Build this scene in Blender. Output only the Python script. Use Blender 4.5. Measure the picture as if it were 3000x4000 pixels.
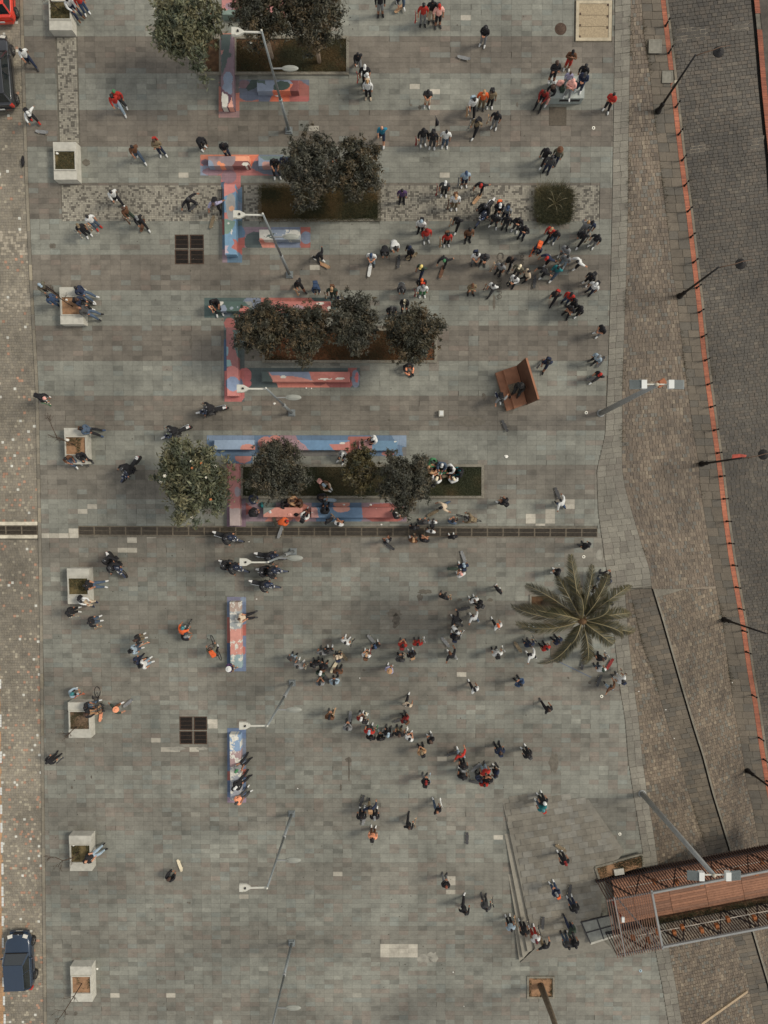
import bpy, math, random
import numpy as np
from mathutils import Vector, Matrix, Euler
random.seed(7); RNG = np.random.default_rng(7)
for o in list(bpy.data.objects): bpy.data.objects.remove(o)
SC = bpy.context.scene; COL = SC.collection
R = math.radians
# ------------------------------------------------------------------ camera (a drone about 44 m above a plaza that falls gently away)
CAM_H, FPX, PX0, PY0, SLOPE = 44.0, 2778.0, 1535.0, 1990.0, 0.065
cam_d = bpy.data.cameras.new('camera'); cam = bpy.data.objects.new('camera', cam_d); COL.objects.link(cam)
cam.location = (0, 0, CAM_H); cam.rotation_euler = (0, 0, 0)
cam_d.sensor_fit = 'VERTICAL'; cam_d.sensor_height = 24; cam_d.lens = 24 * FPX / 4000
cam_d.shift_x = (1500 - PX0) / 4000; cam_d.shift_y = (PY0 - 2000) / 4000
cam_d.clip_end = 3000; SC.camera = cam
# ------------------------------------------------------------------ light: bright haze with a weak low sun from the right
SUN_EL, SUN_AZ = 44.0, 12.0           # azimuth measured from +X towards +Y
w = bpy.data.worlds.new('World'); SC.world = w; w.use_nodes = True
nt = w.node_tree; nt.nodes.clear()
out = nt.nodes.new('ShaderNodeOutputWorld'); bg = nt.nodes.new('ShaderNodeBackground')
sky = nt.nodes.new('ShaderNodeTexSky'); sky.sky_type = 'NISHITA'; sky.sun_disc = False
sky.sun_elevation = R(SUN_EL); sky.sun_rotation = R(90 - SUN_AZ); sky.air_density = 1.6; sky.dust_density = 4.0; sky.altitude = 2800
hs = nt.nodes.new('ShaderNodeHueSaturation'); hs.inputs['Saturation'].default_value = 0.14
nt.links.new(sky.outputs[0], hs.inputs['Color']); nt.links.new(hs.outputs[0], bg.inputs[0]); nt.links.new(bg.outputs[0], out.inputs[0])
bg.inputs[1].default_value = 0.11
sl = bpy.data.lights.new('sun', 'SUN'); sl.energy = 1.45; sl.angle = R(14); sl.color = (1.0, 0.93, 0.82)
so = bpy.data.objects.new('sun', sl); COL.objects.link(so)
sd = Vector((math.cos(R(SUN_EL)) * math.cos(R(SUN_AZ)), math.cos(R(SUN_EL)) * math.sin(R(SUN_AZ)), math.sin(R(SUN_EL))))
so.rotation_euler = sd.to_track_quat('Z', 'Y').to_euler()
SC.view_settings.view_transform = 'Standard'; SC.view_settings.look = 'None'
SC.view_settings.exposure = 0.76; SC.view_settings.gamma = 1.0; SC.view_settings.use_curve_mapping = False
# ------------------------------------------------------------------ where things stand: a place in the photograph + its height gives a place in the world
def W(px, py, d=0.0):
    """point that lies d metres below (or -d above) the sloping plaza plane"""
    v = (PY0 - py) / FPX; Y = v * (CAM_H + d) / (1 + SLOPE * v); D = CAM_H - SLOPE * Y + d
    return Vector(((px - PX0) / FPX * D, Y, SLOPE * Y - d))
def WZ(px, py, z):
    D = CAM_H - z
    return Vector(((px - PX0) / FPX * D, (PY0 - py) / FPX * D, z))
def gz(y): return SLOPE * y
def pix(p):
    D = CAM_H - p[2]
    return PX0 + FPX * p[0] / D, PY0 - FPX * p[1] / D
def Wn(px, py, d):
    px, py, d = np.broadcast_arrays(np.asarray(px, float), np.asarray(py, float), np.asarray(d, float))
    v = (PY0 - py) / FPX; Y = v * (CAM_H + d) / (1 + SLOPE * v); D = CAM_H - SLOPE * Y + d
    return np.stack([(px - PX0) / FPX * D, Y, SLOPE * Y - d], -1)
def interp(poly, y):
    ys = [p[1] for p in poly]; xs = [p[0] for p in poly]
    return np.interp(y, ys, xs)
# ------------------------------------------------------------------ materials
def lin(c):
    c = np.asarray(c, float) / 255.0
    return np.where(c <= 0.04045, c / 12.92, ((c + 0.055) / 1.055) ** 2.4)
ALB = 1.08
def sc(r, g, b):
    """albedo of a thing whose level surface looks r,g,b in the photograph's light"""
    l = lin((r, g, b)) * ALB
    return (float(min(l[0], .85)), float(min(l[1], .85)), float(min(l[2], .85)))
MATS = {}
def mat(name, col=(.5, .5, .5), rough=.8, metal=0.0, var=.12, vs=3.0, bump=0.0, bs=40.0, attr=False, stain=0.0, coat=0.0, spec=.35, trans=0.0, alpha=1.0):
    if name in MATS: return MATS[name]
    m = bpy.data.materials.new(name); m.use_nodes = True; t = m.node_tree; N = t.nodes; L = t.links
    b = N['Principled BSDF']; b.inputs['Roughness'].default_value = rough; b.inputs['Metallic'].default_value = metal
    b.inputs['Specular IOR Level'].default_value = spec; b.inputs['Coat Weight'].default_value = coat
    if trans: b.inputs['Transmission Weight'].default_value = trans
    geo = N.new('ShaderNodeNewGeometry')
    if attr:
        a = N.new('ShaderNodeAttribute'); a.attribute_name = 'col'; src = a.outputs['Color']
    else:
        a = N.new('ShaderNodeRGB'); a.outputs[0].default_value = (*col, 1); src = a.outputs[0]
    def noise(scale, detail=4.0):
        n = N.new('ShaderNodeTexNoise'); n.inputs['Scale'].default_value = scale; n.inputs['Detail'].default_value = detail
        L.new(geo.outputs['Position'], n.inputs['Vector']); return n
    def mul(src, fac_out, lo, hi, a0=.3, a1=.7):
        mr = N.new('ShaderNodeMapRange'); mr.inputs[1].default_value = a0; mr.inputs[2].default_value = a1; mr.inputs[3].default_value = lo; mr.inputs[4].default_value = hi
        L.new(fac_out, mr.inputs[0]); vm = N.new('ShaderNodeVectorMath'); vm.operation = 'SCALE'
        L.new(src, vm.inputs[0]); L.new(mr.outputs[0], vm.inputs['Scale']); return vm.outputs[0]
    if var: src = mul(src, noise(vs).outputs[0], 1 - var, 1 + var)
    if stain:
        src = mul(src, noise(.22, 5).outputs[0], 1 - stain, 1 + stain * .7, .35, .65)
        src = mul(src, noise(1.6, 6).outputs[0], 1 - stain * .9, 1.0 + stain * .3, .32, .55)
    L.new(src, b.inputs['Base Color'])
    if bump:
        n = noise(bs, 5); bp = N.new('ShaderNodeBump'); bp.inputs['Strength'].default_value = bump; bp.inputs['Distance'].default_value = .02
        L.new(n.outputs[0], bp.inputs['Height']); L.new(bp.outputs[0], b.inputs['Normal'])
    if alpha < 1: b.inputs['Alpha'].default_value = alpha
    MATS[name] = m; return m
STONE = mat('stone_pieces', attr=True, rough=.75, var=.10, vs=9, bump=.25, bs=30, stain=.2)
COBBLE = mat('cobble_pieces', attr=True, rough=.7, var=.16, vs=14, bump=.5, bs=25, stain=.16)
PAINT = mat('mural_paint', attr=True, rough=.6, var=.07, vs=6, bump=.1, bs=60, stain=.10)
LEAF = mat('leaf', attr=True, rough=.55, var=0, spec=.4)
GRASS = mat('grass_blades', attr=True, rough=.8, var=0)
def leafify(m, k=.25):
    t = m.node_tree; b = t.nodes['Principled BSDF']; o = [n for n in t.nodes if n.type == 'OUTPUT_MATERIAL'][0]
    tr = t.nodes.new('ShaderNodeBsdfTranslucent'); mx = t.nodes.new('ShaderNodeMixShader'); mx.inputs[0].default_value = k
    t.links.new(b.inputs['Base Color'].links[0].from_socket, tr.inputs[0])
    t.links.new(b.outputs[0], mx.inputs[1]); t.links.new(tr.outputs[0], mx.inputs[2]); t.links.new(mx.outputs[0], o.inputs[0])
leafify(LEAF); leafify(GRASS)
JOINT = mat('mortar_joint', sc(98, 93, 82), rough=.95, var=.2, vs=5, stain=.15)
CONC = mat('concrete', sc(165, 161, 148), rough=.85, var=.12, vs=4, bump=.2, bs=40, stain=.12)
CONC_D = mat('grey_concrete', sc(120, 116, 104), rough=.85, var=.15, vs=5, bump=.2, bs=40, stain=.15)
KERB = mat('kerb_stone', sc(118, 112, 98), rough=.85, var=.15, vs=6, bump=.2, bs=40, stain=.15)
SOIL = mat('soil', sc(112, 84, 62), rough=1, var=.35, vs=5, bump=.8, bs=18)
SOILD = mat('dark_bed_soil', sc(84, 62, 42), rough=1, var=.4, vs=4, bump=.8, bs=18)  # darker brown earth for beds, pit and trough
GALV = mat('galvanised_steel', sc(122, 126, 124), rough=.45, metal=.35, var=.10, vs=5)
LAMPW = mat('lamp_white_paint', sc(176, 173, 160), rough=.5, var=.08, vs=10)
BLACKM = mat('black_iron', sc(32, 29, 27), rough=.5, metal=.2, var=.1, vs=10)
RUST = mat('rusted_iron', sc(74, 58, 46), rough=.8, metal=.2, var=.35, vs=14, bump=.3, bs=30)
GRATE = mat('cast_iron_grate', sc(70, 62, 52), rough=.7, metal=.2, var=.3, vs=8)
PIT = mat('drain_pit', sc(22, 17, 13), rough=1, var=.6, vs=16)
CORTEN = mat('corten_steel', sc(138, 94, 68), rough=.75, var=.18, vs=3, bump=.15, bs=50)
BRONZE = mat('dark_bronze', sc(42, 40, 38), rough=.4, metal=.5, var=.2, vs=12)
WHITE = mat('white_plastic', sc(190, 190, 183), rough=.4, var=.04)
GLASSD = mat('dark_glass', sc(30, 34, 34), rough=.06, var=0, spec=.6, coat=.6)
TYRE = mat('tyre_rubber', sc(34, 32, 30), rough=.85, var=.1)
ALU = mat('wheel_alloy', sc(140, 138, 132), rough=.35, metal=.6, var=.05)
CHROME = mat('bright_metal', sc(170, 170, 168), rough=.25, metal=.8, var=.05)
BARK = mat('bark', sc(96, 86, 72), rough=.95, var=.3, vs=10, bump=.6, bs=20)
BARKW = mat('whitewashed_trunk', sc(160, 140, 118), rough=.95, var=.2, vs=10)
TWIG = mat('bare_twig', sc(70, 56, 44), rough=.95, var=.2)
WOOD = mat('deck_plank', attr=True, rough=.7, var=.14, vs=6, bump=.2, bs=30, stain=.1)
SLATM = mat('rust_brown_slat', sc(74, 52, 42), rough=.65, var=.15, vs=5)
STEELG = mat('grey_steel_beam', sc(128, 128, 124), rough=.5, metal=.2, var=.1)
STEELD = mat('dark_steel', sc(46, 44, 44), rough=.5, metal=.2, var=.1)
TERRA = mat('terracotta_pot', sc(140, 84, 46), rough=.85, var=.15)
PALMT = mat('palm_trunk', sc(92, 80, 64), rough=.95, var=.25, vs=6, bump=.7, bs=12)
RED_L = mat('red_tail_lamp', sc(170, 40, 28), rough=.25, var=0, coat=.5)
HEADL = mat('headlamp_glass', sc(190, 185, 172), rough=.15, var=.1, vs=30, coat=.5)
# ------------------------------------------------------------------ mesh helpers
class MB:
    def __init__(s): s.v = []; s.f = []; s.m = []; s.sm = []; s.mi = 0
    def add(s, vs, fs, smooth=False):
        k = len(s.v); s.v += [tuple(map(float, p)) for p in vs]
        for f in fs: s.f.append(tuple(i + k for i in f)); s.m.append(s.mi); s.sm.append(smooth)
        return s
    def hexa(s, p):
        return s.add(p, [(3, 2, 1, 0), (4, 5, 6, 7), (0, 1, 5, 4), (1, 2, 6, 5), (2, 3, 7, 6), (3, 0, 4, 7)])
    def box(s, c, d, rz=0, M=None):
        x, y, z = d[0] / 2, d[1] / 2, d[2] / 2
        P = [Vector(q) for q in ((-x, -y, -z), (x, -y, -z), (x, y, -z), (-x, y, -z), (-x, -y, z), (x, -y, z), (x, y, z), (-x, y, z))]
        T = Matrix.Translation(c) @ (M if M is not None else Matrix.Rotation(rz, 4, 'Z'))
        return s.hexa([T @ q for q in P])
    def bar(s, a, b, w, h=None, up=(0, 0, 1)):
        a = Vector(a); b = Vector(b); h = h or w; d = (b - a).normalized(); u = Vector(up)
        if abs(d.dot(u)) > .98: u = Vector((1, 0, 0))
        x = d.cross(u).normalized() * w / 2; z = x.cross(d).normalized() * h / 2
        return s.hexa([a - x - z, a + x - z, b + x - z, b - x - z, a - x + z, a + x + z, b + x + z, b - x + z])
    def tube(s, pts, rad, n=8, cap=True, sq=1.0):
        pts = [Vector(p) for p in pts]; rad = list(rad) if hasattr(rad, '__len__') else [rad] * len(pts)
        vs = []; u = None
        for i, p in enumerate(pts):
            d = (pts[min(i + 1, len(pts) - 1)] - pts[max(i - 1, 0)]).normalized()
            if u is None: u = Vector((0, 0, 1)) if abs(d.z) < .9 else Vector((1, 0, 0))
            x = d.cross(u)
            if x.length < 1e-4: x = d.orthogonal()
            x.normalize(); y = x.cross(d).normalized(); u = y
            for k in range(n):
                a = 2 * math.pi * k / n; vs.append(p + x * math.cos(a) * rad[i] + y * math.sin(a) * rad[i] * sq)
        fs = [(i * n + k, i * n + (k + 1) % n, (i + 1) * n + (k + 1) % n, (i + 1) * n + k) for i in range(len(pts) - 1) for k in range(n)]
        if cap: fs += [tuple(range(n - 1, -1, -1)), tuple((len(pts) - 1) * n + k for k in range(n))]
        return s.add(vs, fs, True)
    def ball(s, c, r, nu=10, nv=6, M=None, v0=0.0, v1=1.0):
        r = r if hasattr(r, '__len__') else (r, r, r); c = Vector(c); vs = []
        for j in range(nv + 1):
            t = math.pi * (v0 + (v1 - v0) * j / nv)
            for i in range(nu):
                a = 2 * math.pi * i / nu; q = Vector((math.sin(t) * math.cos(a) * r[0], math.sin(t) * math.sin(a) * r[1], math.cos(t) * r[2]))
                vs.append(c + (M @ q if M is not None else q))
        fs = [(j * nu + i, (j + 1) * nu + i, (j + 1) * nu + (i + 1) % nu, j * nu + (i + 1) % nu) for j in range(nv) for i in range(nu)]
        return s.add(vs, fs, True)
    def prism(s, poly, z0, z1):
        n = len(poly)
        vs = [(p[0], p[1], z0) for p in poly] + [(p[0], p[1], z1) for p in poly]
        return s.add(vs, [tuple(range(n - 1, -1, -1)), tuple(range(n, 2 * n))] + [(i, (i + 1) % n, n + (i + 1) % n, n + i) for i in range(n)])
    def poly3(s, lo, hi):
        n = len(lo)
        return s.add(list(lo) + list(hi), [tuple(range(n - 1, -1, -1)), tuple(range(n, 2 * n))] + [(i, (i + 1) % n, n + (i + 1) % n, n + i) for i in range(n)])
    def lathe(s, prof, c=(0, 0, 0), n=14, M=None):
        c = Vector(c); vs = []
        for r, z in prof:
            for k in range(n):
                a = 2 * math.pi * k / n; q = Vector((r * math.cos(a), r * math.sin(a), z)); vs.append(c + (M @ q if M is not None else q))
        fs = [(i * n + k, i * n + (k + 1) % n, (i + 1) * n + (k + 1) % n, (i + 1) * n + k) for i in range(len(prof) - 1) for k in range(n)]
        fs += [tuple(range(n - 1, -1, -1)), tuple((len(prof) - 1) * n + k for k in range(n))]
        return s.add(vs, fs, True)
    def mesh(s, name, mats):
        me = bpy.data.meshes.new(name); me.from_pydata(s.v, [], s.f)
        for m in (mats if isinstance(mats, (list, tuple)) else [mats]): me.materials.append(m)
        me.polygons.foreach_set('material_index', s.m); me.polygons.foreach_set('use_smooth', s.sm); me.update(); return me
    def build(s, name, mats, parent=None, loc=None, rz=0.0):
        return link(name, s.mesh(name, mats), parent, loc, rz)
def link(name, data, parent=None, loc=None, rz=0.0, rot=None, scale=None):
    o = bpy.data.objects.new(name, data); COL.objects.link(o)
    if parent is not None: o.parent = parent
    if loc is not None: o.location = loc
    if rot is not None: o.rotation_euler = rot
    elif rz: o.rotation_euler = (0, 0, rz)
    if scale is not None: o.scale = scale
    return o
def tag(o, label=None, cat=None, group=None, kind=None):
    if label: o['label'] = label
    if cat: o['category'] = cat
    if group: o['group'] = group
    if kind: o['kind'] = kind
    return o
def empty(name, loc=(0, 0, 0), rz=0.0, rot=None):
    o = link(name, None, None, loc, rz, rot); o.empty_display_size = .2; return o
def copy_tree(o, parent=None):
    c = o.copy(); COL.objects.link(c); c.parent = parent
    for ch in o.children: copy_tree(ch, c)
    return c
SLOPE_ROT = (math.atan(SLOPE), 0, 0)
def quads_mesh(name, top, col, drop, m):
    """many five-sided pieces: top (N,4,3), colour (N,3), drop (3,) or (N,3)"""
    N = len(top); drop = np.broadcast_to(np.asarray(drop, float), (N, 3))[:, None, :]
    v = np.concatenate([top, top - drop], 1).reshape(-1, 3)
    f0 = np.array([[0, 1, 2, 3], [0, 4, 5, 1], [1, 5, 6, 2], [2, 6, 7, 3], [3, 7, 4, 0]])
    f = (np.arange(N)[:, None, None] * 8 + f0[None]).reshape(-1)
    me = bpy.data.meshes.new(name); me.vertices.add(N * 8); me.vertices.foreach_set('co', v.ravel())
    me.loops.add(N * 20); me.loops.foreach_set('vertex_index', f)
    me.polygons.add(N * 5); me.polygons.foreach_set('loop_start', np.arange(0, N * 20, 4))
    me.update(calc_edges=True); me.materials.append(m)
    at = me.attributes.new('col', 'FLOAT_COLOR', 'FACE')
    c4 = np.ones((N * 5, 4)); c4[:, :3] = np.repeat(col, 5, 0); at.data.foreach_set('color', c4.ravel())
    me.validate(); me.shade_flat(); return me
def face_mesh(name, v, f, col, m, smooth=False):
    """quads or triangles f (N,k) with a colour each"""
    N, k = f.shape; me = bpy.data.meshes.new(name); me.vertices.add(len(v)); me.vertices.foreach_set('co', np.asarray(v, float).ravel())
    me.loops.add(N * k); me.loops.foreach_set('vertex_index', f.ravel().astype(np.int32))
    me.polygons.add(N); me.polygons.foreach_set('loop_start', np.arange(0, N * k, k))
    me.update(calc_edges=True); me.materials.append(m)
    at = me.attributes.new('col', 'FLOAT_COLOR', 'FACE'); c4 = np.ones((N, 4)); c4[:, :3] = col; at.data.foreach_set('color', c4.ravel())
    if not smooth: me.shade_flat()
    return me
def pieces(parent, one, many, top, col, drop, m, n_single=300):
    """the n largest in the photograph as parts of their own, the rest joined"""
    N = len(top); drop = np.broadcast_to(np.asarray(drop, float), (N, 3))
    ctr = top.mean(1); D = CAM_H - ctr[:, 2]
    px = PX0 + FPX * ctr[:, 0] / D; py = PY0 - FPX * ctr[:, 1] / D
    a = top[:, 2, :2] - top[:, 0, :2]; b = top[:, 3, :2] - top[:, 1, :2]
    area = np.abs(a[:, 0] * b[:, 1] - a[:, 1] * b[:, 0]) / D ** 2
    area = np.where((px > 25) & (px < 2975) & (py > 25) & (py < 3975), area, 0)
    order = np.argsort(-area); single = order[:n_single]; rest = order[n_single:]
    for i in single:
        me = quads_mesh(one, top[i:i + 1] - ctr[i], col[i:i + 1], drop[i:i + 1], m)
        link(one, me, parent, ctr[i])
    if len(rest):
        o = link(many, quads_mesh(many, top[rest], col[rest], drop[rest], m), parent); o['kind'] = 'stuff'
        o['label'] = many.replace('_', ' ') + ' laid close beside one another'
def vnoise(x, y, s, seed=0):
    x = np.asarray(x, float) / s; y = np.asarray(y, float) / s
    xi = np.floor(x).astype(int); yi = np.floor(y).astype(int); fx = x - xi; fy = y - yi
    fx = fx * fx * (3 - 2 * fx); fy = fy * fy * (3 - 2 * fy)
    def h(a, b):
        n = (a * 374761393 + b * 668265263 + seed * 982451653) & 0xffffffff
        n = ((n ^ (n >> 13)) * 1274126177) & 0xffffffff
        return ((n ^ (n >> 16)) & 0xffff) / 65535.0
    return (h(xi, yi) * (1 - fx) + h(xi + 1, yi) * fx) * (1 - fy) + (h(xi, yi + 1) * (1 - fx) + h(xi + 1, yi + 1) * fx) * fy
# ================================================================== THE SETTING
KERBL = [(66, -400), (80, 0), (100, 700), (118, 1100), (140, 1500), (156, 2300), (164, 3100), (172, 3900), (178, 4400)]
E1A = [(2470, -400), (2463, 100), (2456, 480), (2453, 796), (2446, 1086), (2431, 1500), (2430, 1790), (2431, 1837), (2443, 1910), (2470, 2006), (2499, 2103), (2537, 2223), (2547, 2300)]
E1B = [(2440, 2300), (2455, 2493), (2463, 2565), (2477, 2686), (2494, 2806), (2509, 2965), (2528, 3096), (2560, 3300), (2615, 3722), (2640, 3850), (2665, 4000), (2720, 4400)]
E0 = [(2405, -400), (2400, 100), (2392, 700), (2384, 1100), (2372, 1500), (2362, 1700), (2330, 1837), (2335, 2000), (2375, 2280), (2385, 2310), (2398, 2493), (2420, 2686), (2440, 2806), (2452, 2965), (2472, 3096), (2505, 3300), (2560, 3722), (2585, 3850), (2610, 4000), (2660, 4400)]
E2 = [(2490, -400), (2506, 0), (2513, 120), (2533, 241), (2554, 434), (2571, 579), (2586, 700), (2610, 893), (2629, 1076), (2644, 1158), (2653, 1255), (2677, 1450), (2706, 1669), (2730, 1813), (2735, 1900), (2755, 2030), (2779, 2175), (2798, 2300), (2822, 2420), (2846, 2613), (2870, 2782), (2899, 2927), (2918, 3071), (2938, 3148), (2965, 3300), (3000, 3500), (3130, 4400)]
E3 = [(2540, -400), (2581, 0), (2595, 120), (2615, 289), (2636, 482), (2653, 627), (2665, 720), (2682, 845), (2701, 1013), (2721, 1182), (2740, 1375), (2756, 1500), (2779, 1669), (2803, 1837), (2822, 2006), (2846, 2175), (2868, 2300), (2894, 2445), (2918, 2613), (2943, 2758), (2967, 2927), (2991, 3071), (3015, 3200), (3065, 3500), (3200, 4400)]
E4 = [(2922, -400), (2933, 0), (2947, 145), (2962, 338), (2976, 482), (2991, 627), (3000, 770), (3060, 1500), (3200, 2500), (3330, 3500), (3420, 4400)]
R1 = [(2460, 2300), (2484, 2411), (2513, 2531), (2547, 2613), (2581, 2734), (2615, 2855), (2648, 2941), (2682, 3072), (2760, 3320), (2870, 3680), (2914, 3800), (2952, 4000), (3020, 4400)]
R2 = [(2546, 2300), (2586, 2430), (2620, 2551), (2663, 2700), (2706, 2845), (2740, 2951), (2779, 3100), (2822, 3240), (2851, 3336), (2935, 3640), (2998, 3852), (3110, 4400)]
def dE2(y): return np.interp(y, [-400, 0, 700, 1500, 2300, 3000, 3500, 4400], [.3, .5, 1.3, 2.3, 3.2, 4.2, 5.0, 6.2])
def dR(y): return np.interp(y, [2300, 2613, 3072, 3680, 4400], [.1, .7, 1.9, 3.2, 4.6])
Z0 = lambda y: np.zeros_like(np.asarray(y, float))
def off(poly, dx): return [(x + dx, y) for x, y in poly]
def ps(r, g, b): return np.array(sc(r, g, b))
# ground sheet far below everything, reaching to the horizon
g = MB(); g.add([(-900, -900, -14), (900, -900, -14), (900, 900, -14), (-900, 900, -14)], [(0, 1, 2, 3)])
tag(g.build('ground', CONC_D), 'grey earth far below the paved plaza', kind='structure')
def strip_base(name, A, dA, B, dB, y0, y1, m, low=.035, label=None, parent=None):
    ys = np.linspace(y0, y1, max(3, int(abs(y1 - y0) / 25)))
    a = Wn(interp(A, ys), ys, dA(ys) + low); b = Wn(interp(B, ys), ys, dB(ys) + low)
    k = 5; T = np.linspace(0, 1, k)
    v = (a[:, None] * (1 - T)[None, :, None] + b[:, None] * T[None, :, None]).reshape(-1, 3)
    n = len(ys); f = np.array([[i * k + j, (i + 1) * k + j, (i + 1) * k + j + 1, i * k + j + 1] for i in range(n - 1) for j in range(k - 1)])
    me = bpy.data.meshes.new(name); me.from_pydata(v.tolist(), [], f.tolist()); me.materials.append(m); me.update()
    o = link(name, me, parent)
    if parent is None: tag(o, label, kind='structure')
    return o
def strip_stones(A, dA, B, dB, y0, y1, sw, sh, gap, palette, seed, rough_h=.012, jitter=.25, stagger=True, tilt=0.0, patch=1.5):
    """courses of stones between two edge lines; sw along a course, sh the course height (m)"""
    r = np.random.default_rng(seed)
    ys = np.linspace(y0, y1, 400)
    a = Wn(interp(A, ys), ys, dA(ys)); b = Wn(interp(B, ys), ys, dB(ys)); mid = (a + b) / 2
    s = np.concatenate([[0], np.cumsum(np.linalg.norm(np.diff(mid, axis=0), axis=1))]); Ltot = s[-1]
    pal = np.array([p[0] for p in palette]); wt = np.array([p[1] for p in palette], float); wt /= wt.sum()
    Wq = np.linalg.norm(b - a, axis=1); Q = []; Uu = []; Hh = []
    q = 0.0
    while q < Ltot:
        h = sh * (1 + r.uniform(-jitter, jitter) * .5); q1 = min(q + h, Ltot); Wd = float(np.interp(q, s, Wq)); n = max(1, int(round(Wd / sw)))
        cut = np.concatenate([[0], np.cumsum(r.uniform(1 - jitter, 1 + jitter, n))]); cut /= cut[-1]
        if stagger and n > 2: cut = np.clip(cut + r.uniform(-.35, .35) / n, 0, 1); cut[0] = 0; cut[-1] = 1
        u0, u1 = cut[:-1], cut[1:]; k = (u1 - u0) * Wd > .05; u0, u1 = u0[k], u1[k]; m_ = len(u0); gu = gap / 2 / max(Wd, .1)
        U4 = np.stack([u0 + gu, u1 - gu, u1 - gu, u0 + gu], 1); Q4 = np.tile([q + gap / 2, q + gap / 2, q1 - gap / 2, q1 - gap / 2], (m_, 1))
        Q.append(np.clip(Q4 + tilt * (U4 - .5) * Wd + r.uniform(-.18, .18, (m_, 4)) * gap, 0, Ltot)); Uu.append(U4)
        q = q1
    Q = np.concatenate(Q); Uu = np.concatenate(Uu)[..., None]; N = len(Q)
    def at(curve): return np.stack([np.interp(Q, s, curve[:, k]) for k in range(3)], -1)
    tops = at(a) * (1 - Uu) + at(b) * Uu; tops[:, :, 2] += r.uniform(-rough_h, rough_h, N)[:, None]
    fl = np.cross(tops[:, 1] - tops[:, 0], tops[:, 2] - tops[:, 0])[:, 2] < 0; tops[fl] = tops[fl][:, ::-1]
    cols = pal[r.choice(len(pal), size=N, p=wt)] * r.uniform(.9, 1.1, N)[:, None]; c = tops.mean(1); cols = cols * .72 + cols.mean(0) * .28
    f = .80 + .4 * vnoise(c[:, 0] + 50, c[:, 1] + 50, patch, seed)
    return tops, np.clip(cols * f[:, None], 0, .85)
# ---------------------------------------------------------------- the plaza
yy = np.concatenate([np.linspace(-400, 2299, 90), np.linspace(2301, 4400, 70)])
vl = Wn(interp(KERBL, yy) + 6, yy, .035); vr = Wn(interp(E0, yy) + 14, yy, .035)
pv = np.stack([vl, vr], 1).reshape(-1, 3)
me = bpy.data.meshes.new('plaza'); me.from_pydata(pv.tolist(), [], [(2 * i, 2 * i + 2, 2 * i + 3, 2 * i + 1) for i in range(len(yy) - 1)]); me.materials.append(JOINT); me.update()
plaza = tag(link('plaza', me), 'wide plaza paved with grey stone slabs in pale and dark bands', kind='structure')
TW, TH = .603, .3014; BX, BY = -.213, .633; BAND = 7 * TH
# openings in the slab paving, in photograph pixels: x0, x1, y0, y1
HOLES = [(222, 308, 146, 560), (240, 2342, 724, 864), (915, 1361, 146, 292), (776, 866, 146, 292), (1014, 1483, 726, 865), (1026, 1706, 1284, 1417), (941, 1889, 1815, 1946), (306, 2334, 2054, 2099),
         (683.5, 796, 918, 1031), (701.5, 808.5, 2799.5, 2906.5), (2145, 2212, 418, 491), (2242, 2392, 2, 164), (2068, 2184, 2322, 2390), (2058, 2166, 3812, 3900), (2150, 2202, 2504, 2572)]
PLAT = []
def in_poly(x, y, poly):
    c = np.zeros(np.shape(x), bool); n = len(poly)
    for i in range(n):
        x1, y1 = poly[i]; x2, y2 = poly[(i + 1) % n]
        if y1 == y2: continue
        k = ((y1 > y) != (y2 > y)) & (x < (x2 - x1) * (y - y1) / (y2 - y1) + x1); c ^= k
    return c
rows = np.arange(-130, 125)
tops = []; cols = []
LIGHT, DARK, RED_, BLU, WHT = ps(116, 115, 104), ps(102, 95, 84), ps(114, 101, 89), ps(112, 116, 108), ps(166, 159, 143)
WHITE_SLABS = [(472, 2148), (498, 2148), (270, 2070), (195, 2098), (235, 2098), (270, 2098), (305, 2098), (530, 2117), (532, 2098), (604, 2098), (831, 2810), (831, 2828), (831, 2845), (1812, 2642), (1745, 2973), (1746, 3437), (1746, 3455), (1746, 3482), (1930, 3265), (1338, 3418), (940, 3509), (432, 3886), (650, 3886), (1620, 340), (1700, 361), (1822, 63), (1735, 675), (2090, 2030), (2095, 2048), (2150, 2030), (2230, 1958), (2245, 1975), (2132, 1995), (2080, 2012), (2110, 2048), (2168, 2016), (352, 1970), (610, 2900), (640, 2930), (690, 2930), (740, 2930), (330, 1990), (720, 693), (1235, 500), (1240, 1052)]
HW_ = []
for h in HOLES:
    q_ = [W(h[0], (h[2] + h[3]) / 2), W(h[1], (h[2] + h[3]) / 2), W(h[0], h[2]), W(h[0], h[3])]; HW_.append((q_[0].x, q_[1].x, q_[3].y, q_[2].y))
wsw = np.array([W(*p)[:2] for p in WHITE_SLABS])
WR = (W(1500, 3715).x, W(1618, 3715).x, W(1560, 3748).y, W(1560, 3684).y)
r = np.random.default_rng(11)
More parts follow.
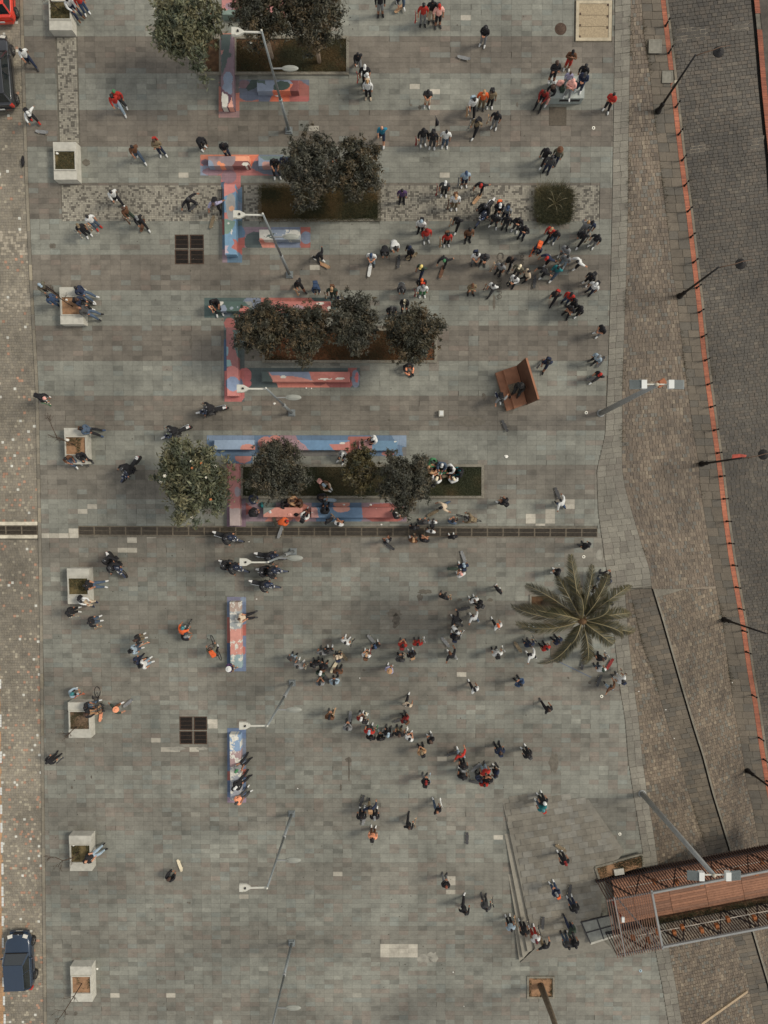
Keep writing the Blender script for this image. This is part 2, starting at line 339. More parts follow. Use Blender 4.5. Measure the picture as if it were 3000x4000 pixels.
for j in rows:
    y0 = BY + j * TH; y1 = y0 + TH; ym = (y0 + y1) / 2; D = CAM_H - SLOPE * ym
    py = PY0 - FPX * ym / D
    if py < -380 or py > 4380: continue
    xl = (interp(KERBL, py) + 10 - PX0) / FPX * D; xr = (interp(E0, py) - PX0) / FPX * D
    band = math.floor((ym - BY) / BAND); dark = band % 2 == 0
    k0 = math.floor((xl - BX) / TW); k1 = math.ceil((xr - BX) / TW)
    for k in range(k0, k1):
        x0 = BX + k * TW; x1 = x0 + TW
        if r.random() < .05: x0 += r.uniform(-.03, .03)
        a = max(x0, xl); b = min(x1, xr)
        if b - a < .06: continue
        parts_ = [(a, b, y0, y1)]
        for hx0, hx1, hy0, hy1 in HW_:
            if hx0 >= b or hx1 <= a or hy0 >= y1 or hy1 <= y0: continue
            nxt = []
            for (p0, p1, q0, q1) in parts_:
                if hx0 >= p1 or hx1 <= p0 or hy0 >= q1 or hy1 <= q0: nxt.append((p0, p1, q0, q1)); continue
                if p0 < hx0: nxt.append((p0, hx0, q0, q1))
                if p1 > hx1: nxt.append((hx1, p1, q0, q1))
                m0, m1 = max(p0, hx0), min(p1, hx1)
                if q0 < hy0: nxt.append((m0, m1, q0, hy0))
                if q1 > hy1: nxt.append((m0, m1, hy1, q1))
            parts_ = nxt
        if not parts_: continue
        con = np.interp(py, [0, 1500, 2400, 4000], [1.0, .95, .55, .35])
        c = LIGHT * (1 - con * dark) + DARK * con * dark if dark else LIGHT
        u = r.random(); f = r.normal(1, .045)
        if u < .05: c = c * .5 + RED_ * .5
        elif u < .11: c = c * .5 + BLU * .5
        elif u < .155: f *= .78
        elif u < .175: f *= 1.2
        if py > 1930 and u > .82: c = c * .5 + (RED_ if u > .92 else DARK) * .5
        if len(wsw) and (np.any((np.abs(wsw[:, 0] - (a + b) / 2) < TW * .5) & (np.abs(wsw[:, 1] - ym) < TH * .5)) or (WR[0] < (a + b) / 2 < WR[1] and WR[2] < ym < WR[3])): c = WHT * r.uniform(.8, 1.05); f = 1
        g = .0032
        for (p0, p1, q0, q1) in parts_:
            if p1 - p0 < .025 or q1 - q0 < .025: continue
            dz = r.uniform(-.0025, .0025); t = [(p0 + g, q0 + g), (p1 - g, q0 + g), (p1 - g, q1 - g), (p0 + g, q1 - g)]
            tops.append([(p[0], p[1], gz(p[1]) + dz) for p in t]); cols.append(c * f)
tops = np.array(tops); cols = np.array(cols); c = tops.mean(1)
cols = cols * (.90 + .2 * vnoise(c[:, 0], c[:, 1], 2.2, 3) )[:, None] * (.93 + .14 * vnoise(c[:, 0], c[:, 1], 7, 4))[:, None]
pieces(plaza, 'paving_slab', 'paving_slabs', tops, np.clip(cols, 0, .85), (0, 0, .035), STONE)
# mosaic strips of small setts set into the plaza
def setts(name, label, x0, x1, y0, y1, seed, p=.105, skip=()):
    base = strip_base(name, [(x0, y0), (x0, y1)], Z0, [(x1, y0), (x1, y1)], Z0, y0, y1, JOINT, .03, label)
    A = W(x0, (y0 + y1) / 2); r = np.random.default_rng(seed); tp = []; cl = []
    Yt = W(x0, y0).y; Yb = W(x0, y1).y; ny = int((Yt - Yb) / p); ph = (Yt - Yb) / ny
    xl = max(W(x0, y0).x, W(x0, y1).x); xr = min(W(x1, y0).x, W(x1, y1).x); nx = int((xr - xl) / p); pw = (xr - xl) / nx
    used = np.zeros((ny, nx), bool); C1, C2, C3 = ps(138, 132, 117), ps(92, 87, 77), ps(124, 118, 105)
    for j in range(ny):
        for i in range(nx):
            if used[j, i]: continue
            dk = r.random() < .17; w_ = 1; h_ = 1; u = r.random()
            if dk and u < .45 and i + 1 < nx and not used[j, i + 1]: w_ = 2
            elif dk and u < .6 and j + 1 < ny: h_ = 2
            used[j:j + h_, i:i + w_] = True
            a = xl + i * pw; b = a + w_ * pw; t0 = Yt - j * ph; t1 = t0 - h_ * ph
            D = CAM_H - SLOPE * t0; px = PX0 + FPX * (a + b) / 2 / D; py = PY0 - FPX * (t0 + t1) / 2 / D
            if any(s[0] < px < s[1] and s[2] < py < s[3] for s in skip): continue
            g = .0045; q = [(a + g, t1 + g), (b - g, t1 + g), (b - g, t0 - g), (a + g, t0 - g)]
            tp.append([(z[0], z[1], gz(z[1])) for z in q]); cl.append((C2 if dk else (C1 if r.random() < .75 else C3)) * r.uniform(.88, 1.1))
    pieces(base, 'sett', 'setts', np.array(tp), np.array(cl), (0, 0, .03), STONE)
setts('mosaic_strip', 'cross strip of pale and dark small setts running over the plaza', 240, 2342, 724, 864, 5, skip=[(866, 950, 715, 870), (1014, 1483, 720, 870), (2088, 2232, 735, 875)])
setts('mosaic_path', 'narrow strip of small setts between the two upper planters', 222, 308, 146, 560, 6)
# ---------------------------------------------------------------- road of small pavers on the left, with its kerb
road = strip_base('road', off(KERBL, -420), lambda y: Z0(y) + .06, off(KERBL, -2), lambda y: Z0(y) + .06, -400, 4400, JOINT, .03, 'road of small grey pavers along the left edge')
pal = [(ps(124, 116, 101), 10), (ps(116, 109, 96), 6), (ps(131, 122, 105), 4)]
tp, cl = strip_stones(off(KERBL, -190), lambda y: Z0(y) + .06, off(KERBL, -3), lambda y: Z0(y) + .06, -400, 4400, .162, .162, .008, pal, 21, .003, .06, patch=3)
c = tp.mean(1); r = np.random.default_rng(5)
u = r.random(len(tp)); dens = vnoise(c[:, 0] * .3, c[:, 1], 3.0, 9) * np.interp(-c[:, 1], [-30, -12, 0, 30], [.25, .5, 1, 1])
dd = CAM_H - c[:, 2]; pyy = PY0 - FPX * c[:, 1] / dd; pxx = PX0 + FPX * c[:, 0] / dd
isl = u < .13 * dens; isr = (u > .2) & (u < .2 + .085 * dens); isw = (u > .7) & (u < .713)
patch_ = (pyy > 900) & (pyy < 1000) | (pyy > 1130) & (pyy < 1220)
cl[isl] = ps(148, 139, 120) * r.uniform(.85, 1.1, (isl.sum(), 1)); cl[isr] = ps(156, 122, 100) * r.uniform(.85, 1.1, (isr.sum(), 1)); cl[isw] = ps(186, 183, 170) * r.uniform(.9, 1.05, (isw.sum(), 1))
isp = patch_ & (r.random(len(tp)) < .4); cl[isp] = ps(152, 142, 124) * r.uniform(.85, 1.1, (isp.sum(), 1))
ok = ~((pyy > 2036) & (pyy < 2106)); lw = (pxx < interp([(0, 2600), (18, 4000), (22, 4400)], pyy) - 2) & (pyy > 2600)
cl[lw] = ps(160, 126, 92) * r.uniform(.9, 1.1, (lw.sum(), 1))
pieces(road, 'paver', 'pavers', tp[ok], cl[ok], (0, 0, .03), STONE)
kb = strip_base('kerb', off(KERBL, -3), lambda y: Z0(y) + .0, off(KERBL, 9), lambda y: Z0(y) + .0, -400, 4400, JOINT, .03, 'long stone kerb between the road and the plaza')
tp, cl = strip_stones(off(KERBL, -3), lambda y: Z0(y) - .006, off(KERBL, 9), lambda y: Z0(y) - .006, -400, 4400, 1.0, .95, .01, [(ps(122, 114, 98), 3), (ps(110, 104, 92), 3), (ps(132, 122, 102), 1)], 22, .003, .2)
pieces(kb, 'kerbstone', 'kerbstones', tp, cl, (0, 0, .14), STONE)
wl = MB()
DASH = [(2652, 2690, 1), (2790, 2840, 2), (2935, 2980, 3), (3075, 3105, 4), (3143, 3180, 5), (3213, 3252, 6), (3288, 3331, 8), (3372, 3416, 10), (3462, 3500, 10), (3504, 3540, 11), (3577, 3617, 11), (3662, 3702, 12), (3738, 3777, 13), (3817, 3854, 14), (3890, 3926, 16), (3961, 3998, 19), (4040, 4080, 21)]
for a, b, x in DASH:
    n = max(2, int((b - a) / 10))
    for i in range(n):
        t0 = a + (b - a) * i / n + .6; t1 = a + (b - a) * (i + 1) / n - .6
        lo = [W(x - 4, t1, .07), W(x + 4, t1, .07), W(x + 4, t0, .07), W(x - 4, t0, .07)]
        wl = MB(); wl.poly3(lo, [p + Vector((0, 0, .026)) for p in lo]); wl.build('white_marking_stone', WHITE, road)
# ---------------------------------------------------------------- coping, stone batter, ramp, pavement and street on the right
COPE = [(ps(112, 107, 95), 6), (ps(118, 113, 100), 4), (ps(104, 98, 87), 2)]
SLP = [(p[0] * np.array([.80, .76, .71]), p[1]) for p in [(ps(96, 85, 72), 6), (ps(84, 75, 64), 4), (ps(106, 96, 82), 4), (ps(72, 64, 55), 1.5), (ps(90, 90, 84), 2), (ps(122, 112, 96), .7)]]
STR = [(p[0] * np.array([1.0, .96, .90]), p[1]) for p in [(ps(76, 72, 65), 6), (ps(68, 65, 60), 4), (ps(84, 77, 68), 3), (ps(92, 86, 76), .6)]]
PVM = [(p[0] * np.array([.9, .87, .82]), p[1]) for p in [(ps(96, 88, 76), 5), (ps(86, 82, 74), 3), (ps(106, 97, 84), 2)]]
def terrain(name, label, A, dA, B, dB, y0, y1, sw, sh, gap, pal, seed, one, many, **k):
    base = strip_base(name, A, dA, B, dB, y0, y1, k.pop('joint', JOINT), k.pop('low', .04), label)
    tp, cl = strip_stones(A, dA, B, dB, y0, y1, sw, sh, gap, pal, seed, **k)
    pieces(base, one, many, tp, cl, (0, 0, .04), COBBLE); return base
LJ = mat('pale_mortar', sc(106, 96, 83), rough=.95, var=.25, vs=3, stain=.2)
terrain('coping', 'band of large coping stones along the plaza edge', off(E0, 2), Z0, E1A, Z0, -400, 2298, .5, .36, .014, COPE, 31, 'coping_stone', 'coping_stones', tilt=-.12)
terrain('lower_coping', 'band of coping stones beside the ramp, below the palm', off(E0, 2), Z0, E1B, Z0, 2302, 4400, .5, .4, .014, COPE, 32, 'coping_stone', 'coping_stones', tilt=-.15)
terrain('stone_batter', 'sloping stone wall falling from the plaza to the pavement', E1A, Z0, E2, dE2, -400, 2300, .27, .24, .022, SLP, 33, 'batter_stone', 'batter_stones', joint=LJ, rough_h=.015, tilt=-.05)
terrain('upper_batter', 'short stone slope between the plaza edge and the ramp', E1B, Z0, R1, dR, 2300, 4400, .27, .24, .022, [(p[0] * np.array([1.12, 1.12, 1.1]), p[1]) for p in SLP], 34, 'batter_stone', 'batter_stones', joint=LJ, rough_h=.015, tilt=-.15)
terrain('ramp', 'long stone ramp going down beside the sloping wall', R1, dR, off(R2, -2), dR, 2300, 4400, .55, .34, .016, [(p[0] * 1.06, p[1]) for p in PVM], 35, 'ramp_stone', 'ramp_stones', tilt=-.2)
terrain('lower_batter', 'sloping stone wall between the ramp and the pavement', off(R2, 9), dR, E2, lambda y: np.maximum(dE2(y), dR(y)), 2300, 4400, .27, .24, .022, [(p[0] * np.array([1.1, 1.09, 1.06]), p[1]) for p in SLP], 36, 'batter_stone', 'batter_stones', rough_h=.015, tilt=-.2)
gut = strip_base('ramp_gutter', off(R2, -2), lambda y: dR(y) + .03, off(R2, 5), lambda y: dR(y) + .30, 2300, 4400, mat('dark_ramp_gutter', sc(34, 30, 26), rough=.9, var=.3), .0, 'dark narrow gutter along the ramp')  # near-black brown along the whole groove
kw = strip_base('ramp_kerb', off(R2, 5), lambda y: dR(y) - .06, off(R2, 12), lambda y: dR(y) - .06, 2300, 4400, KERB, 0, 'narrow stone edging along the ramp gutter')
dS = lambda y: dE2(y) + .0
terrain('pavement', 'pavement of large worn flagstones below the sloping wall', E2, dS, E3, dS, -400, 3700, .62, .5, .02, PVM, 37, 'flagstone', 'flagstones', jitter=.35)
ob = strip_base('orange_strip', E3, dS, off(E3, 19), dS, -400, 3700, JOINT, .03, 'strip of orange tiles along the pavement')
tp, cl = strip_stones(E3, dS, off(E3, 19), dS, -400, 3700, .31, .10, .008, [(ps(162, 98, 71), 5), (ps(152, 90, 66), 4), (ps(140, 84, 64), 2)], 38, .002, .1, stagger=False)
c = tp.mean(1); pyy = PY0 - FPX * c[:, 1] / (CAM_H - c[:, 2]); ok = ~((pyy > 275) & (pyy < 320))
pieces(ob, 'orange_tile', 'orange_tiles', tp[ok], cl[ok] * .95, (0, 0, .03), STONE)
kb2 = strip_base('street_kerb', off(E3, 19), dS, off(E3, 29), dS, -400, 3700, JOINT, .03, 'stone kerb along the cobbled street')
tp, cl = strip_stones(off(E3, 19), lambda y: dS(y) - .01, off(E3, 29), lambda y: dS(y) - .01, -400, 3700, 1, .8, .012, [(ps(112, 102, 86), 3), (ps(98, 92, 80), 2)], 39, .004, .2)
pieces(kb2, 'kerbstone', 'kerbstones', tp, cl, (0, 0, .16), STONE)
dT = lambda y: dE2(y) + .12
terrain('street', 'dark cobbled street on the right', off(E3, 29), dT, E4, dT, -400, 3900, .29, .20, .02, STR, 40, 'cobble', 'cobbles', rough_h=.012, jitter=.3, tilt=-.12, patch=2.2)
strip_base('far_gutter', E4, dT, off(E4, 13), dT, -400, 3900, mat('dark_gutter', sc(40, 37, 33), rough=.9, var=.3), .1, 'dark gutter on the far side of the street')
o2 = strip_base('far_orange_strip', off(E4, 13), dS, off(E4, 33), dS, -400, 3900, JOINT, .03, 'strip of orange tiles at the far side of the street')
tp, cl = strip_stones(off(E4, 13), dS, off(E4, 33), dS, -400, 1200, .31, .10, .008, [(ps(148, 86, 62), 5), (ps(134, 78, 58), 4)], 41, .002, .1, stagger=False)
c = tp.mean(1); pyy = PY0 - FPX * c[:, 1] / (CAM_H - c[:, 2]); ok = ~((pyy > 48) & (pyy < 114))
pieces(o2, 'orange_tile', 'orange_tiles', tp[ok], cl[ok] * .85, (0, 0, .03), STONE)
strip_base('far_pavement', off(E4, 33), dS, off(E4, 420), dS, -400, 3900, mat('far_pavement_stone', sc(76, 70, 62), rough=.9, var=.2, vs=4, bump=.4, bs=6, stain=.2), 0, 'dark pavement at the far side of the street')
for (x0, x1, y0, y1) in ((2632, 2768, 104, 164), (2930, 2986, 528, 592), (2860, 2930, 80, 120), (2690, 2760, 560, 600)):
    m = MB(); q = [W(x, y, float(dT(y)) + .015) for x, y in ((x0, y1), (x1 - 8, y1 - 6), (x1, y0), (x0 + 10, y0 + 5))]; m.add(q, [(0, 1, 2, 3)]); m.build('mortar_repair', mat('white_mortar', sc(160, 150, 132), rough=.95, var=.3, vs=6), bpy.data.objects['street'])
PALE_K = mat('pale_edging', sc(140, 122, 98), rough=.9, var=.15, vs=4)
# weeds
# weeds along the foot of the wall
def tufts(name, label, pts, n, hgt, seed, cols_, spread=.12):
    r = np.random.default_rng(seed); V = []; F = []; C = []
    for (p, k) in pts:
        for i in range(int(n * k)):
            a = r.uniform(0, 6.28); q = np.array(p) + np.array([r.normal(0, spread), r.normal(0, spread), 0]); h = hgt * r.uniform(.5, 1.2); w_ = .012
            e = np.array([math.cos(a), math.sin(a), 0]); s_ = np.array([-e[1], e[0], 0]) * w_
            b = len(V); V += [q - s_, q + s_, q + e * h * r.uniform(.3, .9) + np.array([0, 0, h])]; F.append((b, b + 1, b + 2)); C.append(cols_[r.integers(len(cols_))] * r.uniform(.7, 1.3))
    o = link(name, face_mesh(name, np.array(V), np.array(F), np.array(C), GRASS)); return tag(o, label, kind='stuff')
wp = []
r = np.random.default_rng(77)
for py in np.arange(-50, 3200, 9):
    k = vnoise(0, py, 120, 5)
    if k > .42: wp.append((W(interp(E2, py) + r.uniform(-4, 5), py, float(dE2(py)) - .01), (k - .35) * 3))
    if k > .55 and r.random() < .6: wp.append((W(interp(E3, py) + r.uniform(27, 33), py, float(dE2(py)) + .05), 1))
    if vnoise(9, py, 90, 6) > .62 and py < 2300: wp.append((W(interp(E1A, py) + r.uniform(0, 6), py, .0), .7))
for py in np.arange(2300, 4000, 9):
    if vnoise(4, py, 110, 8) > .5: wp.append((W(interp(R1, py) + r.uniform(-4, 5), py, float(dR(py)) - .01), 1))
tufts('weeds', 'weeds growing in the joints at the foot of the sloping wall', wp, 9, .16, 3, [ps(70, 66, 46), ps(84, 74, 50), ps(60, 60, 44)], .09)

m = MB(); m.bar(W(2738, 4000, .95), W(2918, 3872, 3.35), .16, .12); tag(m.build('stone_edging', PALE_K), 'pale stone edging running diagonally over the slope at the bottom right', 'edging')

# old gum spots trodden into the slabs
r = np.random.default_rng(15); gv = []; gf = []
gx = r.uniform(190, 2330, 900); gy = r.uniform(20, 3980, 900); keep = vnoise(gx, gy, 330, 12) + r.normal(0, .15, 900) > .55
for x, y in zip(gx[keep], gy[keep]):
    c_ = W(x, y, -.0034); rd = r.uniform(.018, .05); b0 = len(gv); gv += [tuple(c_ + Vector((rd * math.cos(t) * r.uniform(.7, 1.2), rd * math.sin(t) * r.uniform(.7, 1.2), 0))) for t in np.linspace(0, 6.283, 7, endpoint=False)]; gf.append(tuple(range(b0, b0 + 7)))
m = MB(); m.add(gv, gf); o = m.build('gum_spots', mat('old_gum', sc(76, 71, 62), rough=.8, var=.2), plaza); o['kind'] = 'stuff'; o['label'] = 'dark trodden gum spots scattered over the slabs'
# ================================================================== DRAINS AND COVERS
def grate_mesh(w_, h_, nb, rows_, name):
    m = MB()
    for s in (-1, 1): m.box((0, s * (h_ / 2 - .015), -.02), (w_, .03, .04)); m.box((s * (w_ / 2 - .015), 0, -.02), (.03, h_ - .06, .04))
    for k in range(1, rows_): m.box((0, -h_ / 2 + h_ * k / rows_, -.021), (w_ - .06, .02, .038))
    m.mi = 1
    for i in range(nb):
        x = -w_ / 2 + .03 + (w_ - .06) * (i + .5) / nb
        m.box((x, 0, -.022), ((w_ - .06) / nb * .38, h_ - .06, .036))
    return m.mesh(name, [mat('grate_frame', sc(104, 94, 78), rough=.7, var=.2, vs=8), GRATE])
def drain(label, x0, x1, ya, yb, n):
    L0 = W(x0, ya); root = empty('drain_channel', L0); tag(root, label, 'drain')
    p = MB(); q = [W(x0, ya + 36, .14), W(x1, yb + 36, .14), W(x1, yb, .14), W(x0, ya, .14)]
    p.add([v - L0 for v in q], [(0, 1, 2, 3)]); p.build('channel_bed', PIT, root)
    a = (W(x0, ya) + W(x0, ya + 36)) / 2; b = (W(x1, yb) + W(x1, yb + 36)) / 2
    gw = (b - a).length / n; gm = grate_mesh(gw - .012, .55, 19, 2, 'grate_panel'); ang = math.atan2(b.y - a.y, b.x - a.x)
    for i in range(n):
        link('grate_panel', gm, root, a + (b - a) * ((i + .5) / n) - L0 + Vector((0, 0, -.004)), rot=(SLOPE_ROT[0], 0, ang))
drain('long cast iron drain grating crossing the whole plaza', 306, 2334, 2055, 2063, 33)
drain('short rusty drain grating across the left road', -40, 146, 2053, 2053, 3)
for y0, y1 in ((2038, 2052), (2090, 2103)):
    m = MB(); lo = [W(-60, y1, .06), W(147, y1, .06), W(147, y0, .06), W(-60, y0, .06)]; m.poly3(lo, [p + Vector((0, 0, .045)) for p in lo])
    tag(m.build('cement_edging', mat('cream_cement', sc(196, 186, 164), rough=.9, var=.2, vs=4, stain=.2)), 'cream cement edging %s the short road drain' % ('above' if y0 < 2050 else 'below'), 'edging')
sq = grate_mesh(.78, .80, 17, 3, 'square_grate'); sq.materials[0] = RUST; sq.materials[1] = mat('black_grate', sc(48, 42, 37), rough=.7, metal=.2, var=.3, vs=8)
for gi, (xs, ys_, nm) in enumerate((((710, 769), (945, 1004), 'upper'), ((727, 783), (2825, 2881), 'lower'))):
    for x, hw in zip(xs, ('left', 'right')):
        for y, vw in zip(ys_, ('top', 'bottom')):
            c0 = W(x, y); root = empty('floor_grate', c0, rot=SLOPE_ROT)
            tag(root, 'rusty square floor grate, %s %s of the four by the %s lamp posts' % (vw, hw, nm), 'grate', 'square floor grates')
            link('grating', sq, root, (0, 0, -.002)); p = MB(); p.box((0, 0, -.13), (.79, .81, .02)); p.build('pit_floor', PIT, root)
            f = MB()
            for s in (-1, 1): f.box((s * .405, 0, -.012), (.03, .86, .03)); f.box((0, s * .415, -.012), (.78, .03, .03))
            f.build('rim', RUST, root)
m = MB()   # collar of paving between the four grates
for (x0, x1, y0, y1) in ((683.5, 796, 918, 1031), (701.5, 808.5, 2799.5, 2906.5)):
    q = [W(x0, y1, .034), W(x1, y1, .034), W(x1, y0, .034), W(x0, y0, .034)]
    m = MB(); m.add(q, [(0, 1, 2, 3)]); m.build('grate_pit', PIT, plaza)
    cx, cy = (x0 + x1) / 2, (y0 + y1) / 2
    m = MB()
    for (a, b, c_, d_) in ((cx - 2.2, cx + 2.2, y0, y1), (x0 - 2, cx - 2.3, cy - 2.2, cy + 2.2), (cx + 2.3, x1 + 2, cy - 2.2, cy + 2.2)):
        q = [W(a, d_, .1), W(b, d_, .1), W(b, c_, .1), W(a, c_, .1)]; m.poly3(q, [p + Vector((0, 0, .1)) for p in q])
    m.build('grate_collar', CONC_D, plaza)
def disc(name, x, y, r_, label, cat, m_, d=0.0, pattern=True, group=None):
    c0 = W(x, y, d); m = MB(); n = 24
    m.lathe([(r_, -.03), (r_, .004), (r_ * .9, .004), (r_ * .88, .000), (r_ * .80, .0), (r_ * .78, .006), (.02, .006)], n=n)
    o = m.build(name, m_, None, c0 + Vector((0, 0, .003))); o.rotation_euler = SLOPE_ROT; return tag(o, label, cat, group)
disc('manhole_cover', 2190, 113, .35, 'dark round manhole cover left of the pale tank lid', 'manhole', RUST)
RING = mat('white_ring_enamel', sc(220, 214, 196), rough=.4, var=.03)
for i, (x, y, ph) in enumerate(((2318, 500, 'right of the grey metal block'), (2290, 1612, 'left of the upper floodlight pole'), (2280, 2175, 'just above the big palm'), (2350, 2720, 'just below the big palm'), (2421, 3258, 'between the lower floodlight pole and the stage'), (2502, 3792, 'below the footbridge entrance'))):
    c0 = W(x, y); root = empty('ground_light', c0, rot=SLOPE_ROT); tag(root, 'small round white ground light ' + ph, 'ground light', 'round ground lights')
    m = MB(); n = 20; rr = [(.10, -.01), (.10, .012), (.045, .012), (.045, -.01)]
    m.lathe(rr, n=n); m.build('ring', RING if i < 5 else mat('bluish_ring', sc(150, 170, 175), rough=.4), root); m = MB(); m.ball((0, 0, .01), (.044, .044, .012)); m.build('lens', GLASSD, root)
def cover(label, x0, x1, y0, y1, d, nb=6, m_=RUST):
    a, b = W(x0, y1, d), W(x1, y0, d); c0 = (a + b) / 2; w_, h_ = b.x - a.x, b.y - a.y
    root = empty('access_cover', c0, rot=SLOPE_ROT); tag(root, label, 'access cover'); m = MB(); m.box((0, 0, -.02), (w_, h_, .04)); m.build('lid', m_, root)
    f = MB()
    for s in (-1, 1): f.box((s * w_ / 2, 0, -.012), (.05, h_ + .05, .05)); f.box((0, s * h_ / 2, -.011), (w_ - .05, .05, .05))
    for k in range(nb):
        for i in range(nb): f.box(((-.5 + (i + .5) / nb) * w_ * .85, (-.5 + (k + .5) / nb) * h_ * .85, .002), (w_ / nb * .5, h_ / nb * .5, .006))
    f.build('raised_frame', m_, root)
cover('dark square access cover below the grey metal block', 2147, 2210, 420, 489, 0.0, 8, mat('worn_iron_lid', sc(84, 76, 64), rough=.8, var=.25, vs=10))
cover('square access cover under the big palm', 2152, 2200, 2506, 2570, 0.0, 8, mat('worn_iron_lid'))
cover('larger grey access cover in the pavement near the first street lamp', 2535, 2584, 156, 206, .62, 5, CONC_D)
cover('smaller grey access cover interrupting the orange strip', 2588, 2626, 278, 322, .8, 5, CONC_D)
# pale water tank lid, three panels
a, b = W(2248, 162), W(2390, 4); c0 = (a + b) / 2; root = empty('tank_lid', c0, rot=SLOPE_ROT); tag(root, 'pale concrete tank lid with three panels in the top right corner', 'tank lid')
w_, h_ = b.x - a.x, b.y - a.y; PALE = mat('pale_cement', sc(164, 152, 128), rough=.9, var=.15, vs=5, bump=.3, bs=30, stain=.1)
m = MB()
for s in (-1, 1): m.box((s * (w_ / 2 - .09), 0, .02), (.18, h_, .10)); m.box((0, s * (h_ / 2 - .09), .02), (w_ - .36, .18, .10))
m.build('rim', PALE, root)
for k in range(3):
    yk = (1 - k) * (h_ - .36) / 3; p = MB(); p.box((0, yk, .0), (w_ - .37, (h_ - .36) / 3 - .02, .09)); p.build('panel', mat('rough_pale_panel', sc(148, 132, 106), rough=.95, var=.25, vs=14, bump=.6, bs=25), root)
    for s in (-1, 1):
        q = MB(); q.box((s * (w_ / 2 - .24), yk + s * .25, .055), (.11, .11, .02)); q.build('lifting_slot', RUST, root)
# ================================================================== MURALS AND PAINTED BENCHES
CROPS = {'1': (780, 600, 1659 / 460), '2': (780, 1140, 1659 / 640), '3': (780, 1680, 1659 / 840), '4': (840, 0, 1659 / 400), '5': (700, 2300, 1659 / 800)}
WHT_P = (196, 190, 172)
def conv(crop, shapes):
    ox, oy, k = CROPS[crop]; out_ = []
    for s in shapes:
        if s[0] == 'e': out_.append(('e', ox + s[1] / k, oy + s[2] / k, s[3] / k, s[4] / k, s[5]))
        else: out_.append(('p', [(ox + x / k, oy + y / k) for x, y in s[1]], s[2]))
    return out_
def paint_at(px, py, base, shapes, peel=0.0, seed=0):
    px = np.asarray(px, float); py = np.asarray(py, float); c = np.tile(np.array(sc(*base)), (len(px), 1))
    wx = px + (vnoise(px, py, 9, 1) - .5) * 3; wy = py + (vnoise(px, py, 9, 2) - .5) * 3
    for s in shapes:
        k = ((wx - s[1]) / s[3]) ** 2 + ((wy - s[2]) / s[4]) ** 2 < 1 if s[0] == 'e' else in_poly(wx, wy, s[1])
        c[k] = sc(*s[-1])
    if peel:
        n = .55 * vnoise(px, py, 14, seed) + .3 * vnoise(px, py, 5, seed + 1) + .15 * vnoise(px, py, 2.2, seed + 2)
        k = n > 1 - peel; c[k] = np.array(sc(*WHT_P)) * (.8 + .3 * vnoise(px[k], py[k], 4, 9))[:, None]
    g_ = c.mean(1, keepdims=True); return (g_ + (c - g_) * .78) * 1.0
def ground_paint(crop, rect, base, shapes, peel=0.04, seed=1):
    ox, oy, k = CROPS[crop]; x0, y0, x1, y1 = ox + rect[0] / k, oy + rect[1] / k, ox + rect[2] / k, oy + rect[3] / k
    nx, ny = max(2, int((x1 - x0) / 2.4)), max(2, int((y1 - y0) / 2.4)); X = np.linspace(x0, x1, nx + 1); Y = np.linspace(y0, y1, ny + 1)
    gx, gy = np.meshgrid(X, Y); v = Wn(gx.ravel(), gy.ravel(), -.0045 - .0006 * seed); i, j = np.meshgrid(np.arange(nx), np.arange(ny)); q = (j * (nx + 1) + i).ravel()
    f = np.stack([q, q + nx + 1, q + nx + 2, q + 1], 1); cx = (X[:-1] + X[1:])[None].repeat(ny, 0).ravel() / 2; cy = (Y[:-1] + Y[1:])[:, None].repeat(nx, 1).ravel() / 2
    c = paint_at(cx, cy, base, conv(crop, shapes), peel, seed) * .93
    # joints of the slabs below stay visible through the paint
    cw = v[f].mean(1); jx = np.abs(((cw[:, 0] - BX) / TW + .5) % 1 - .5) * TW; jy = np.abs(((cw[:, 1] - BY) / TH + .5) % 1 - .5) * TH
    c[(jx < .018) | (jy < .018)] *= .86
    link('mural_paint', face_mesh('mural_paint', v, f, c, PAINT), plaza)
